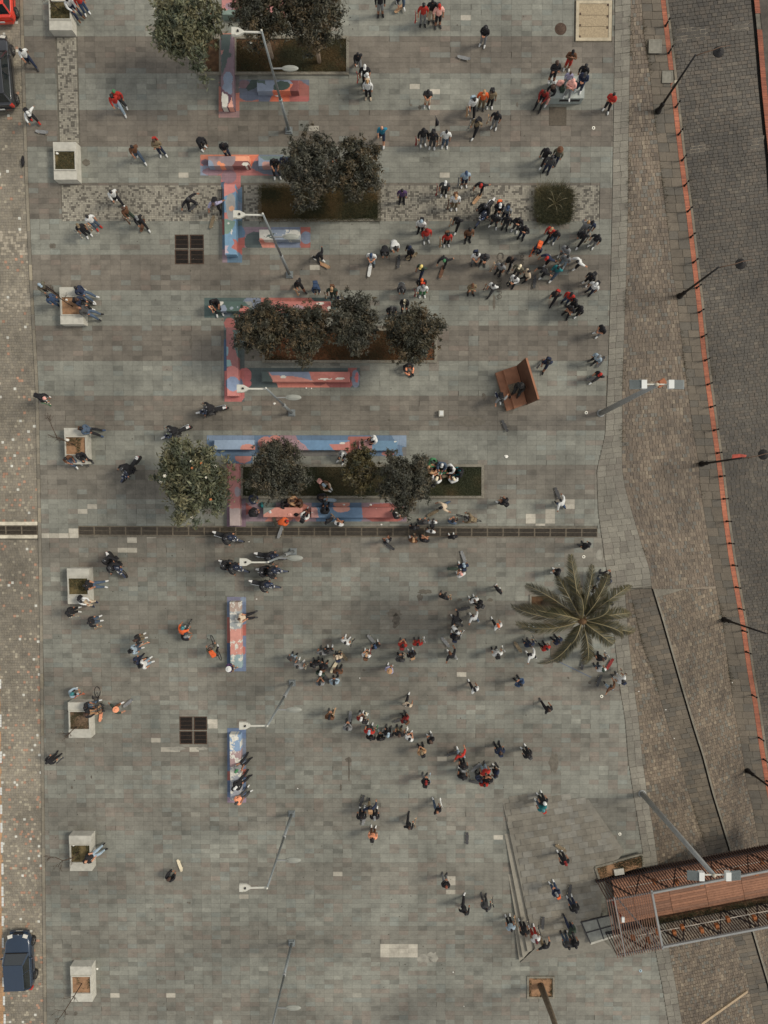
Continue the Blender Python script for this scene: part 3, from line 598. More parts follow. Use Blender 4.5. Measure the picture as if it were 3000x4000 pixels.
def bench(label, x0, x1, y0, y1, crop, base, shapes, peel=.06, seed=1, h=.54, px=None):
    """x0..y1: outline of the top face in the photograph"""
    A = W(x0, y1, -h); B = W(x1, y0, -h); c0 = (A + B) / 2; c0 = Vector((c0.x, c0.y, gz(c0.y)))
    wx, wy = B.x - A.x, B.y - A.y; nx, ny = max(2, int(wx / .04)), max(2, int(wy / .04))
    X = np.linspace(-wx / 2, wx / 2, nx + 1); Y = np.linspace(-wy / 2, wy / 2, ny + 1); V = []; F = []; PXY = []
    bev = .02
    def P(x, y, z): return (x, y, z)
    gx, gy = np.meshgrid(X, Y); e = (np.abs(gx) > wx / 2 - 1e-6) | (np.abs(gy) > wy / 2 - 1e-6)
    sx = np.where(np.abs(gx) > wx / 2 - 1e-6, np.sign(gx) * bev, 0); sy = np.where(np.abs(gy) > wy / 2 - 1e-6, np.sign(gy) * bev, 0)
    V = np.stack([gx - sx, gy - sy, np.full_like(gx, h)], -1).reshape(-1, 3); i, j = np.meshgrid(np.arange(nx), np.arange(ny)); q = (j * (nx + 1) + i).ravel()
    F = np.stack([q, q + 1, q + nx + 2, q + nx + 1], 1); fc = V[F].mean(1)
    sides = []; sc_ = []
    ring = [(x, -wy / 2) for x in X] + [(wx / 2, y) for y in Y[1:]] + [(x, wy / 2) for x in X[::-1][1:]] + [(-wx / 2, y) for y in Y[::-1][1:-1]]
    n = len(ring); b0 = len(V); rin = []
    for (x, y) in ring: rin.append((np.clip(x, -wx / 2 + bev, wx / 2 - bev), np.clip(y, -wy / 2 + bev, wy / 2 - bev), h))
    rv = np.array(rin + [(x, y, h - bev) for x, y in ring] + [(x, y, -.02) for x, y in ring]); V = np.concatenate([V, rv])
    for k in range(n):
        k2 = (k + 1) % n; mx = ((ring[k][0] + ring[k2][0]) / 2 * .97, (ring[k][1] + ring[k2][1]) / 2 * .97)
        for l in (0, 1): sides.append((b0 + (l + 1) * n + k, b0 + (l + 1) * n + k2, b0 + l * n + k2, b0 + l * n + k)); sc_.append((mx[0], mx[1], h))
    F = np.concatenate([F, np.array(sides)]); fc = np.concatenate([fc, np.array(sc_)])
    wc = fc + np.array(c0); wc[:, 2] = fc[:, 2] + gz(wc[:, 1]); D = CAM_H - wc[:, 2]
    col = paint_at(PX0 + FPX * wc[:, 0] / D, PY0 - FPX * wc[:, 1] / D, base, conv(crop, shapes), peel, seed + 20)
    o = link('painted_bench', face_mesh('painted_bench', V, F, col, PAINT), None, c0, rot=SLOPE_ROT)
    return tag(o, label, 'bench', 'painted concrete benches')
CORAL, BLUE, GREEN, MAUVE = (188, 108, 92), (88, 118, 142), (74, 90, 82), (138, 108, 115)
ground_paint('4', (60, 540, 395, 1905), (190, 112, 86), [('p', [(60, 1800), (395, 1800), (395, 1905), (60, 1905)], (146, 112, 106)), ('p', [(60, 540), (110, 540), (110, 1400), (60, 1400)], (112, 100, 94)), ('p', [(300, 540), (395, 540), (395, 1500), (300, 1500)], (105, 100, 94))], seed=1)
ground_paint('4', (396, 1290, 1525, 1645), (98, 104, 116), [('e', 470, 1360, 90, 70, (125, 96, 98)), ('p', [(590, 1290), (700, 1290), (700, 1400), (540, 1480), (500, 1430)], (62, 75, 68)), ('p', [(390, 1560), (480, 1620), (700, 1600), (700, 1650), (390, 1650)], (180, 105, 80)), ('e', 560, 1560, 170, 72, (100, 108, 124)), ('e', 800, 1600, 110, 42, (100, 108, 124)), ('p', [(880, 1645), (930, 1540), (1200, 1540), (1200, 1645)], (204, 92, 44)), ('p', [(1200, 1540), (1525, 1540), (1525, 1645), (1200, 1645)], (166, 84, 74)), ('p', [(1350, 1290), (1525, 1390), (1525, 1560), (1350, 1560)], (150, 84, 70))], seed=2)
bench('pink and green painted bench at the top edge, between two trees', 866, 1108, -4, 55, '4', (176, 108, 100), [('p', [(100, 160), (400, 140), (400, 240), (100, 240)], (110, 128, 114)), ('e', 240, 90, 80, 60, MAUVE)], seed=3)
bench('long upright bench painted green, mauve and blue beside the top grass bed', 864.5, 910, 130, 417, '4', (116, 92, 98), [('p', [(95, 540), (260, 540), (245, 700), (225, 830), (270, 870), (260, 910), (205, 930), (185, 1020), (105, 1230)], (70, 82, 76)), ('p', [(95, 810), (140, 800), (105, 900)], (165, 105, 90)), ('e', 210, 1270, 75, 120, (112, 124, 140)), ('e', 200, 1400, 80, 80, (112, 124, 140)), ('e', 240, 1470, 40, 55, (112, 124, 140)), ('p', [(95, 1380), (125, 1450), (200, 1500), (275, 1530), (275, 1560), (240, 1700), (95, 1740)], (92, 60, 74)), ('p', [(270, 1540), (295, 1745), (200, 1740), (250, 1620)], (214, 146, 118)), ('e', 165, 1620, 55, 110, WHT_P), ('e', 128, 1600, 25, 120, WHT_P)], .03, 4)
bench('bench painted blue, green and orange with a maroon end, below the top bed', 1004, 1165, 311, 353, '4', (118, 128, 142), [('p', [(680, 1285), (800, 1285), (830, 1355), (680, 1330)], (72, 86, 78)), ('p', [(900, 1475), (960, 1430), (1100, 1420), (1200, 1340), (1270, 1345), (1200, 1475)], (206, 100, 56)), ('e', 1090, 1375, 125, 75, (60, 75, 65)), ('e', 1010, 1400, 70, 60, (60, 75, 65)), ('p', [(1200, 1285), (1365, 1285), (1365, 1475), (1195, 1475), (1265, 1350)], (126, 64, 58))], .05, 5)
ground_paint('1', (10, 15, 1180, 308), (176, 100, 90), [('p', [(690, 15), (830, 15), (760, 110), (720, 190), (690, 240)], (216, 106, 60)), ('p', [(10, 15), (700, 15), (700, 40), (120, 40), (120, 90), (10, 90)], (206, 114, 74)), ('e', 90, 125, 70, 45, (112, 90, 100)), ('p', [(10, 170), (120, 170), (200, 240), (110, 308), (10, 308)], (124, 134, 150)), ('e', 180, 250, 140, 60, (142, 108, 114)), ('e', 410, 320, 110, 95, (144, 110, 116)), ('p', [(830, 15), (830, 100), (760, 110), (720, 200), (900, 290), (1180, 310), (1180, 15)], (106, 116, 128))], seed=3)
ground_paint('1', (300, 309, 578, 469), (188, 104, 94), [('e', 410, 330, 110, 90, (144, 110, 116)), ('p', [(295, 400), (350, 400), (350, 480), (295, 480)], (72, 96, 116))], seed=4)
ground_paint('1', (320, 470, 598, 1535), (84, 114, 134), [('p', [(495, 420), (578, 420), (578, 480), (510, 530)], (186, 104, 94)), ('p', [(510, 650), (598, 700), (598, 850), (510, 850)], (112, 122, 136)), ('p', [(500, 940), (598, 940), (598, 1010), (500, 1040)], (86, 100, 92)), ('p', [(315, 920), (365, 920), (365, 1130), (315, 1150)], (150, 76, 64)), ('p', [(500, 1210), (600, 1180), (600, 1440), (500, 1340)], (168, 80, 66)), ('p', [(315, 1350), (370, 1350), (390, 1540), (315, 1540)], (136, 112, 118))], seed=5)
ground_paint('1', (599, 1035, 1560, 1325), (142, 116, 122), [('e', 560, 1120, 80, 100, BLUE), ('p', [(590, 1185), (640, 1180), (640, 1325), (590, 1325)], (168, 80, 66)), ('e', 790, 1240, 160, 140, (80, 92, 88)), ('p', [(830, 1225), (890, 1330), (1070, 1330), (1040, 1250)], (206, 126, 100)), ('p', [(1000, 1030), (1420, 1030), (1420, 1260), (1480, 1260), (1420, 1330), (1070, 1330), (1050, 1250)], (112, 122, 140)), ('p', [(1420, 1030), (1565, 1030), (1565, 1330), (1420, 1330)], (158, 82, 66)), ('e', 1500, 1185, 80, 85, (114, 124, 142))], seed=6)
bench('bench with an orange top edge and maroon end, below two people in dark clothes', 813, 973, 607, 646, '1', (148, 124, 120), [('p', [(500, 20), (705, 15), (705, 100), (510, 95)], (226, 140, 94)), ('p', [(505, 98), (705, 98), (715, 175), (445, 175)], (122, 70, 64)), ('e', 400, 95, 100, 70, (134, 116, 116)), ('p', [(110, 80), (170, 95), (210, 175), (110, 175)], (124, 140, 158)), ('e', 270, 130, 30, 28, (226, 130, 74)), ('e', 320, 155, 35, 28, (226, 130, 74)), ('e', 640, 140, 45, 28, WHT_P)], .04, 6)
bench('blue and green painted bench reaching under the twin trees', 1009, 1150, 607, 646, '1', (116, 130, 146), [('p', [(820, 15), (1300, 15), (1300, 70), (920, 90)], (96, 112, 106)), ('e', 940, 145, 60, 45, (176, 126, 110))], .04, 7)
bench('long upright bench painted blue, grey and coral with a red star', 878, 919.5, 717, 992, '1', (100, 140, 166), [('p', [(340, 410), (500, 410), (500, 520), (440, 560), (340, 600)], (206, 120, 106)), ('e', 435, 700, 70, 150, (152, 150, 142)), ('e', 440, 850, 65, 100, (152, 150, 142)), ('e', 450, 765, 40, 35, (216, 156, 110)), ('p', [(340, 830), (385, 830), (405, 915), (340, 910)], (196, 114, 98)), ('p', [(340, 910), (510, 950), (490, 1010), (410, 1120), (340, 1120)], (110, 136, 118)), ('p', [(530, 1210), (465, 1190), (488, 1250), (440, 1330), (530, 1345)], (176, 90, 74)), ('p', [(340, 1290), (410, 1285), (385, 1340), (415, 1385), (340, 1400)], (180, 156, 160)), ('e', 405, 970, 16, 11, WHT_P), ('e', 450, 1090, 11, 40, WHT_P)], .03, 8)
bench('short bench with white peeling paint below the second grass bed', 1013, 1170, 894, 934, '1', (188, 180, 162), [('p', [(985, 1050), (1260, 1050), (1260, 1210), (1060, 1210)], (124, 134, 146)), ('p', [(900, 1150), (1060, 1110), (1020, 1190), (920, 1165)], (84, 96, 88)), ('p', [(1260, 1050), (1420, 1050), (1420, 1210), (1260, 1210)], (140, 144, 140)), ('e', 1330, 1120, 75, 55, WHT_P), ('p', [(830, 1185), (900, 1190), (900, 1215), (830, 1215)], (196, 118, 96))], .3, 9)
ground_paint('2', (47, 60, 1400, 262), (76, 95, 88), [('e', 540, 110, 100, 60, (112, 122, 138)), ('p', [(620, 55), (1120, 55), (1290, 190), (860, 200), (620, 130)], (178, 98, 78)), ('p', [(390, 265), (400, 230), (440, 215), (540, 215), (500, 265)], (160, 84, 74)), ('e', 270, 225, 50, 30, (104, 116, 122))], seed=7)
ground_paint('2', (245, 263, 454, 1112), (86, 95, 90), [('e', 305, 320, 58, 55, (164, 86, 76)), ('p', [(245, 480), (285, 480), (285, 790), (245, 800)], (60, 90, 120)), ('e', 460, 850, 70, 82, (188, 96, 90)), ('p', [(250, 800), (460, 800), (460, 1060), (420, 1115), (250, 1115)], (186, 98, 88)), ('e', 350, 930, 88, 85, (104, 116, 136))], seed=8)
ground_paint('2', (455, 770, 1620, 968), (80, 92, 88), [('e', 460, 850, 65, 80, (188, 96, 90)), ('e', 480, 930, 45, 40, (188, 96, 90)), ('p', [(775, 915), (1560, 915), (1520, 970), (795, 970)], (202, 112, 88)), ('e', 1210, 910, 70, 40, (150, 80, 70)), ('e', 1420, 925, 135, 60, (150, 76, 68)), ('p', [(1500, 770), (1600, 770), (1540, 860), (1500, 860)], (150, 78, 66)), ('e', 1580, 880, 42, 90, (114, 120, 134)), ('e', 1590, 865, 20, 50, (190, 90, 84))], seed=9)
bench('dark green painted bench with a person in black on its left end', 832, 980, 1175, 1213, '2', (70, 92, 82), [('e', 240, 165, 35, 40, (120, 132, 146)), ('e', 322, 160, 18, 18, (130, 140, 146)), ('e', 383, 145, 10, 10, (130, 140, 146)), ('e', 455, 190, 55, 50, (186, 100, 84)), ('p', [(440, 80), (530, 80), (530, 170)], (126, 126, 118)), ('e', 210, 105, 30, 25, WHT_P)], .03, 10)
bench('coral painted bench half hidden by the row of four trees', 1030, 1290, 1175, 1213, '2', (172, 94, 80), [('e', 1000, 190, 80, 60, (150, 120, 120)), ('e', 1220, 110, 40, 13, WHT_P), ('e', 1325, 165, 40, 25, WHT_P)], .05, 11)
bench('long upright bench painted red brown and coral with a blue disc', 887, 928, 1276, 1545, '2', (142, 86, 80), [('p', [(335, 380), (400, 380), (400, 700), (350, 560)], (76, 95, 88)), ('p', [(270, 680), (305, 680), (328, 745), (270, 755)], (120, 150, 145)), ('e', 330, 830, 75, 85, (192, 110, 98)), ('p', [(270, 830), (410, 830), (410, 1060), (270, 1060)], (192, 110, 98)), ('e', 335, 925, 70, 75, (124, 140, 166)), ('p', [(270, 540), (292, 560), (285, 640), (270, 640)], (110, 140, 145))], .03, 12)
bench('longest coral bench with a dark green end, below the row of four trees', 1022, 1365, 1450, 1489, '2', (186, 112, 92), [('p', [(610, 795), (690, 795), (750, 915), (610, 915)], (68, 80, 75)), ('p', [(695, 795), (1090, 795), (1150, 860), (1140, 890), (960, 850), (730, 840)], (110, 120, 138)), ('p', [(1100, 795), (1530, 795), (1530, 915), (1160, 915)], (176, 96, 80)), ('e', 1230, 870, 100, 45, (164, 90, 74)), ('e', 845, 855, 32, 16, WHT_P), ('e', 1270, 877, 70, 9, WHT_P), ('e', 1420, 872, 50, 11, WHT_P)], .05, 13)
ground_paint('3', (55, 40, 1595, 200), (86, 112, 136), [('p', [(55, 40), (420, 40), (420, 75), (55, 75)], (114, 134, 156)), ('e', 510, 100, 60, 50, (182, 112, 96)), ('e', 585, 70, 50, 30, (182, 112, 96)), ('p', [(620, 40), (740, 40), (800, 200), (620, 200)], (146, 112, 116)), ('p', [(1145, 50), (1320, 50), (1320, 100), (1230, 100), (1200, 200), (1120, 200)], (164, 92, 76)), ('p', [(1480, 40), (1595, 40), (1595, 130), (1525, 110)], (120, 138, 156)), ('e', 1450, 182, 48, 18, (176, 104, 90)), ('p', [(760, 158), (1120, 158), (1120, 200), (760, 200)], (108, 104, 96)), ('p', [(1560, 130), (1595, 130), (1595, 200), (1570, 200)], (108, 104, 96))], seed=10)
ground_paint('3', (200, 201, 408, 258), (84, 112, 136), [('e', 335, 205, 65, 50, (176, 108, 94))], seed=11)
ground_paint('3', (210, 259, 356, 745), (124, 96, 108), [('p', [(205, 255), (315, 255), (315, 560), (205, 560)], (166, 100, 90)), ('e', 330, 480, 40, 90, (110, 104, 110))], seed=12)
ground_paint('3', (357, 560, 1595, 705), (136, 112, 118), [('p', [(357, 560), (410, 600), (385, 640), (357, 660)], (150, 76, 66)), ('e', 790, 640, 75, 70, (196, 116, 92)), ('p', [(860, 560), (1250, 560), (1250, 705), (900, 705)], (80, 106, 130)), ('e', 1080, 690, 180, 30, (84, 116, 142)), ('e', 1095, 570, 65, 30, (194, 128, 104)), ('e', 1430, 640, 175, 75, (160, 82, 68)), ('p', [(500, 705), (560, 640), (740, 670), (700, 705)], (184, 112, 92)), ('e', 520, 575, 70, 30, (96, 108, 100))], seed=13)
bench('pale blue bench with a coral blob, upper left of the lowest grass bed', 837, 990, 1716, 1754, '3', (128, 148, 168), [('e', 370, 145, 55, 45, (192, 120, 100))], .02, 14)
bench('long coral, mauve and blue bench above the lowest grass bed', 1025, 1364, 1717, 1756, '3', (182, 116, 100), [('p', [(620, 65), (740, 65), (860, 160), (620, 160)], (150, 116, 120)), ('p', [(755, 65), (1165, 65), (1165, 160), (860, 160)], (88, 126, 156)), ('p', [(1000, 105), (1090, 100), (1160, 80), (1160, 160), (1040, 160)], (182, 106, 90)), ('e', 1100, 95, 25, 7, WHT_P)], .05, 15)
bench('short blue bench under the person in a white shirt and cap', 1402, 1552, 1719, 1758, '3', (86, 122, 146), [('p', [(1215, 65), (1330, 65), (1330, 165), (1215, 165)], (152, 102, 96)), ('e', 1510, 85, 10, 5, WHT_P)], .05, 16)
bench('upright coral bench with scratched white end beside the flowering tree', 897, 934, 1811, 2052, '3', (168, 102, 92), [('p', [(220, 600), (320, 600), (320, 760), (220, 760)], (160, 140, 132)), ('e', 290, 470, 20, 40, (140, 128, 130))], .12, 17)
bench('coral painted bench with litter on it, left one below the lowest bed', 1028, 1181, 1980, 2018, '3', (192, 122, 100), [('p', [(470, 585), (590, 585), (470, 660)], (110, 116, 106))], .05, 18)
bench('long blue and red painted bench covered in stickers, right one below the lowest bed', 1215, 1558, 1980, 2020, '3', (86, 116, 142), [('e', 1095, 600, 65, 30, (196, 130, 106)), ('p', [(1250, 585), (1560, 585), (1560, 680), (1260, 680)], (166, 92, 78)), ('p', [(850, 585), (900, 585), (920, 680), (850, 680)], (172, 120, 110))], .16, 19)
ground_paint('5', (388, 65, 542, 668), (98, 114, 140), [('p', [(380, 60), (550, 60), (550, 100), (380, 100)], (112, 110, 130)), ('p', [(380, 230), (420, 230), (420, 440), (380, 440)], (162, 86, 70)), ('p', [(490, 290), (550, 285), (550, 380), (490, 380)], (166, 86, 70)), ('p', [(380, 440), (420, 440), (420, 670), (380, 670)], (62, 86, 120)), ('e', 515, 500, 25, 35, (170, 96, 84)), ('e', 520, 85, 25, 20, (118, 132, 150))], seed=14)
ground_paint('5', (390, 1128, 542, 1732), (88, 108, 138), [('p', [(380, 1480), (550, 1460), (550, 1520), (380, 1560)], (162, 84, 68)), ('p', [(480, 1210), (550, 1210), (550, 1450), (480, 1450)], (106, 116, 132)), ('p', [(380, 1560), (420, 1560), (420, 1650), (380, 1650)], (70, 90, 120)), ('p', [(380, 1690), (550, 1690), (550, 1740), (380, 1740)], (140, 116, 130))], seed=15)
bench('upright scratched white and coral bench left of the lower crowd', 900, 939, 2350, 2607, '5', (142, 146, 142), [('p', [(405, 320), (510, 320), (510, 530), (405, 530)], (192, 124, 104)), ('p', [(405, 90), (510, 90), (510, 180), (405, 180)], (160, 136, 118)), ('p', [(405, 530), (510, 530), (510, 650), (405, 650)], (128, 150, 148))], .42, 21)
bench('upright scratched white and blue bench with three people on it', 900, 939, 2867, 3128, '5', (112, 138, 164), [('p', [(405, 1310), (510, 1310), (510, 1440), (405, 1440)], (150, 120, 116)), ('p', [(405, 1440), (510, 1440), (510, 1740), (405, 1740)], (140, 142, 146))], .45, 22)
# ================================================================== PLANTERS, BEDS, PLANTS
def blades(name, label, region, n, hgt, seed, cols_, z=0.03, flat=.5, wd=.014):
    """region: function (rng, n) -> (n,2) world xy"""
    r = np.random.default_rng(seed); p = region(r, n); n = len(p); a = r.uniform(0, 6.28, n); h = hgt * r.uniform(.4, 1.2, n)
    base = np.concatenate([p, (gz(p[:, 1]) + z)[:, None]], 1); e = np.stack([np.cos(a), np.sin(a), np.zeros(n)], 1); s = np.stack([-e[:, 1], e[:, 0], e[:, 2]], 1) * wd
    tip = base + e * (h * r.uniform(flat * .5, flat * 1.5, n))[:, None]; tip[:, 2] += h
    V = np.stack([base - s, base + s, tip], 1).reshape(-1, 3); F = np.arange(3 * n).reshape(-1, 3)
    nz = vnoise(p[:, 0], p[:, 1], .9, seed); ci = np.clip((nz * len(cols_) + r.normal(0, .5, n)).astype(int), 0, len(cols_) - 1)
    C = np.array(cols_)[ci] * r.uniform(.7, 1.3, n)[:, None]
    return link(name, face_mesh(name, V, F, C, GRASS)), label
GDRY = [ps(96, 78, 48), ps(84, 72, 44), ps(70, 66, 42), ps(58, 58, 38)]
GGRN = [ps(58, 62, 42), ps(66, 69, 46), ps(76, 74, 50), ps(94, 82, 56)]
TURF = mat('turf_soil', sc(50, 48, 32), rough=1, var=.35, vs=5, bump=.8, bs=18)
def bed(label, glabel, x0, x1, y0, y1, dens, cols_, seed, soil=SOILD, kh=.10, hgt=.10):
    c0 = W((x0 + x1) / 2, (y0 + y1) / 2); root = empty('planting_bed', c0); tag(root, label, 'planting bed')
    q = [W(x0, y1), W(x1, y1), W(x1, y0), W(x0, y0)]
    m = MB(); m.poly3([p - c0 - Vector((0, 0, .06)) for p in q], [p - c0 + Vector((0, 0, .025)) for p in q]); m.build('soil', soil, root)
    k = .16
    for nm, (a, b) in enumerate(((q[0], q[1]), (q[1], q[2]), (q[2], q[3]), (q[3], q[0]))):
        d = (b - a).normalized(); m = MB(); A_ = a - c0 + d * (.08 if nm % 2 == 0 else -.08); B_ = b - c0 - d * (.08 if nm % 2 == 0 else -.08)
        m.bar(A_ + Vector((0, 0, kh / 2 - .04)), B_ + Vector((0, 0, kh / 2 - .04)), k, kh + .08 - (nm % 2) * .004); m.build('kerb', KERB, root)
    w_, h_ = q[1].x - q[0].x, q[3].y - q[0].y
    def reg(r, n):
        u = r.uniform(-.02, w_ + .02, n); v = r.uniform(-.02, h_ + .02, n); p = np.stack([q[0].x + u, q[0].y + v], 1)
        keep = vnoise(p[:, 0] + 31, p[:, 1], 1.4, seed) + r.normal(0, .12, n) > 1 - dens; return p[keep]
    g_, l_ = blades('grass', glabel, reg, int(w_ * h_ * 2000), hgt, seed, cols_, .03, 1.1); tag(g_, glabel, kind='stuff')
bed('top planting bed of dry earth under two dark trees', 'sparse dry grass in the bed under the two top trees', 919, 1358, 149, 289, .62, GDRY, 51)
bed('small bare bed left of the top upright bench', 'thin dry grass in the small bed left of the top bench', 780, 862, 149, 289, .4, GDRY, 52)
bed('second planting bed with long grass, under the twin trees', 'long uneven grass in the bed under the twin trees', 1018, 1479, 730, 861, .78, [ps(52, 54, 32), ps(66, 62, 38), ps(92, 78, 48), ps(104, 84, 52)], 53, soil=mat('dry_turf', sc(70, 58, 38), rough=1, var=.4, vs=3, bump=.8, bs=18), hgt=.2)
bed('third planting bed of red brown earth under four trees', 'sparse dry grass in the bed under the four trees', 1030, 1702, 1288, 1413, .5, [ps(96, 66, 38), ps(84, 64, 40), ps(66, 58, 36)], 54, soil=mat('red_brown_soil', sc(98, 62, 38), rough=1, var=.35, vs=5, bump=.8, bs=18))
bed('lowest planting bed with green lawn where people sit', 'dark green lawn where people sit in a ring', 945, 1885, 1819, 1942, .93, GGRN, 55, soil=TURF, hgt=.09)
def leaf_cloud(r, centers, rads, per, size, cols_, out_bias=.5, shade=None, up=.55, el=1.8):
    n = len(centers) * per; ci = np.repeat(np.arange(len(centers)), per)
    d = r.normal(size=(n, 3)); d /= np.linalg.norm(d, axis=1)[:, None]; rad = rads[ci] * np.clip(np.abs(r.normal(.55, .38, n)), 0, 1.5)
    p = centers[ci] + d * rad[:, None] * np.array([1, 1, .8])
    nrm = d * out_bias + r.normal(size=(n, 3)) * .55 + np.array([0, 0, up]); nrm /= np.linalg.norm(nrm, axis=1)[:, None]
    t = r.normal(size=(n, 3)); t -= (t * nrm).sum(1)[:, None] * nrm; t /= np.linalg.norm(t, axis=1)[:, None]; b = np.cross(nrm, t)
    s = size * r.uniform(.6, 1.3, n)[:, None]; t *= s * el; b *= s
    V = np.stack([p - t, p - b * .5 + t * .1, p + t, p + b * .5 + t * .1], 1).reshape(-1, 3); F = np.arange(4 * n).reshape(-1, 4)
    base = np.array(cols_)[r.integers(len(cols_), size=len(centers))]; C = base[ci] * r.uniform(.55, 1.55, n)[:, None]
    return V, F, C
def tree(label, cpx, cpy, rpx, hc, seed, cols_, leaf=.06, per=85, ncl=230, ry=1.0, rz=.85, bark=BARK, flowers=0, name='plaza_tree', el=1.5, rough=.26, shape=None):
    r = np.random.default_rng(seed); y = WZ(cpx, cpy, hc).y
    for _ in range(4): cw = WZ(cpx, cpy, gz(y) + hc); y = cw.y
    base = Vector((cw.x + r.uniform(-.15, .15), cw.y + r.uniform(-.15, .15), 0)); base.z = gz(base.y)
    k = (CAM_H - cw.z) / FPX; rx_ = rpx * k; root = empty(name, base); tag(root, label, 'tree', 'trees on the plaza')
    cc = np.array(cw - base); d = r.normal(size=(ncl, 3)); d /= np.linalg.norm(d, axis=1)[:, None]
    d[:, 2] = np.abs(d[:, 2]) * np.where(r.random(ncl) < .72, 1, -1)
    rr = r.uniform(.25, .9, ncl) ** .6 * (1 + rough * (vnoise(d[:, 0] * 3 + 9, d[:, 1] * 3 + 9 + d[:, 2], 1, seed) - .5) * 2)
    th_ = np.arctan2(d[:, 1], d[:, 0]); rr = rr * (1 + .13 * np.sin(3 * th_ + r.uniform(0, 6)) + .10 * np.sin(5 * th_ + r.uniform(0, 6)) + .06 * np.sin(8 * th_ + r.uniform(0, 6)))
    cen = cc + d * rr[:, None] * np.array([rx_, rx_ * ry, rx_ * rz]); rads = r.uniform(.24, .42, ncl) * rx_ / 1.6
    V, F, C = leaf_cloud(r, cen, rads, per, leaf, cols_, el=el)
    # stray shoots at the outline
    ns = 26; d2 = r.normal(size=(ns, 3)); d2[:, 2] = np.abs(d2[:, 2]) * .5; d2 /= np.linalg.norm(d2, axis=1)[:, None]
    c2 = cc + d2 * (r.uniform(.98, 1.16, ns))[:, None] * np.array([rx_, rx_ * ry, rx_ * rz])
    V2, F2, C2 = leaf_cloud(r, c2, np.full(ns, .16), per // 5, leaf, cols_, el=el)
    V = np.concatenate([V, V2]); F = np.concatenate([F, F2 + len(V) - len(V2)]); C = np.concatenate([C, C2])
    link('crown', face_mesh('crown', V, F, C, LEAF), root)
    m = MB(); fork = Vector(cc) * .55; fork.z = cc[2] - rx_ * rz * .75
    m.tube([(0, 0, -.1), (0.02, .01, fork.z * .5), fork], [.13, .10, .085], 9); m.build('trunk', bark, root)
    m = MB()
    for i in r.choice(ncl, 14, replace=False):
        e = Vector(cen[i]); mid = (fork + e) / 2 + Vector((0, 0, .12)); m.tube([fork - Vector((0, 0, .08)), mid, e], [.06, .035, .012], 6)
    m.build('limbs', BARK, root)
    for i in range(flowers):
        dd = r.normal(size=3); dd[2] = abs(dd[2]) + .5; dd /= np.linalg.norm(dd); p = cc + dd * np.array([rx_, rx_ * ry, rx_ * rz]) * .97; m = MB(); s = r.uniform(.04, .07)
        for q in range(6):
            a = q * 1.047; m.tube([p, p + np.array([math.cos(a) * s, math.sin(a) * s, .05]), p + np.array([math.cos(a) * s * 1.6, math.sin(a) * s * 1.6, .02])], [.012, .026, .005], 5, sq=.4)
        m.build('flower', mat('cream_petal', sc(214, 208, 190), rough=.6, var=.05) if i % 3 else mat('salmon_petal', sc(190, 118, 72), rough=.6, var=.1), root)
    return root
DKG = [c * 1.3 for c in [ps(56, 53, 38), ps(48, 46, 34), ps(64, 57, 40), ps(72, 60, 40), ps(44, 44, 33)]]
DKB = [c * 1.3 for c in [ps(58, 55, 42), ps(52, 52, 41), ps(68, 60, 44), ps(64, 62, 50), ps(46, 45, 35)]]
LTG = [ps(90, 91, 66), ps(78, 81, 60), ps(104, 102, 76), ps(66, 71, 53), ps(96, 91, 64)]
BRG = [ps(80, 70, 40), ps(76, 68, 38), ps(56, 56, 36), ps(62, 54, 32)]
tree('light green broad leaved tree at the top left with one white flower', 728, 112, 132, 3.6, 101, LTG, .085, 55, 200, ry=1.03, flowers=2, el=1.7)
tree('dark tree in the top bed, left of two', 1022, 50, 115, 3.9, 102, DKG, bark=BARKW, ry=1.0)
tree('dark tree in the top bed, right of two', 1222, 60, 120, 3.9, 103, DKG, bark=BARKW, ry=1.12)
tree('larger left one of the twin dark trees in the second bed', 1215, 650, 112, 3.7, 104, DKB, bark=BARKW, ry=1.22)
tree('smaller right one of the twin dark trees in the second bed', 1400, 665, 92, 3.5, 105, DKG, bark=BARKW, ry=1.28)
tree('leftmost of the four dark trees in the third bed', 1026, 1285, 100, 3.6, 106, DKG, ry=1.1)
tree('second from the left of the four dark trees in the third bed', 1192, 1300, 98, 3.7, 107, DKG, ry=1.1)
tree('third from the left of the four trees, with a ragged greyish crown', 1384, 1262, 95, 3.8, 108, DKB, ry=1.3, ncl=190, per=80)
tree('rightmost of the four dark trees in the third bed', 1612, 1312, 106, 3.6, 109, DKG, ry=1.12)
tree('light green tree with white and salmon flowers left of the lowest bed', 768, 1880, 152, 3.7, 110, LTG, .085, 55, 220, ry=1.0, flowers=9, el=1.7)
tree('leftmost of the three trees in the lowest bed, widest crown', 1080, 1845, 118, 3.6, 111, DKB, ry=1.02)
tree('brownish middle tree of the three in the lowest bed', 1408, 1832, 68, 3.3, 112, BRG, ry=1.4, ncl=170)
tree('rightmost of the three trees in the lowest bed, greyish crown', 1580, 1880, 102, 3.6, 113, DKB, ry=1.1)
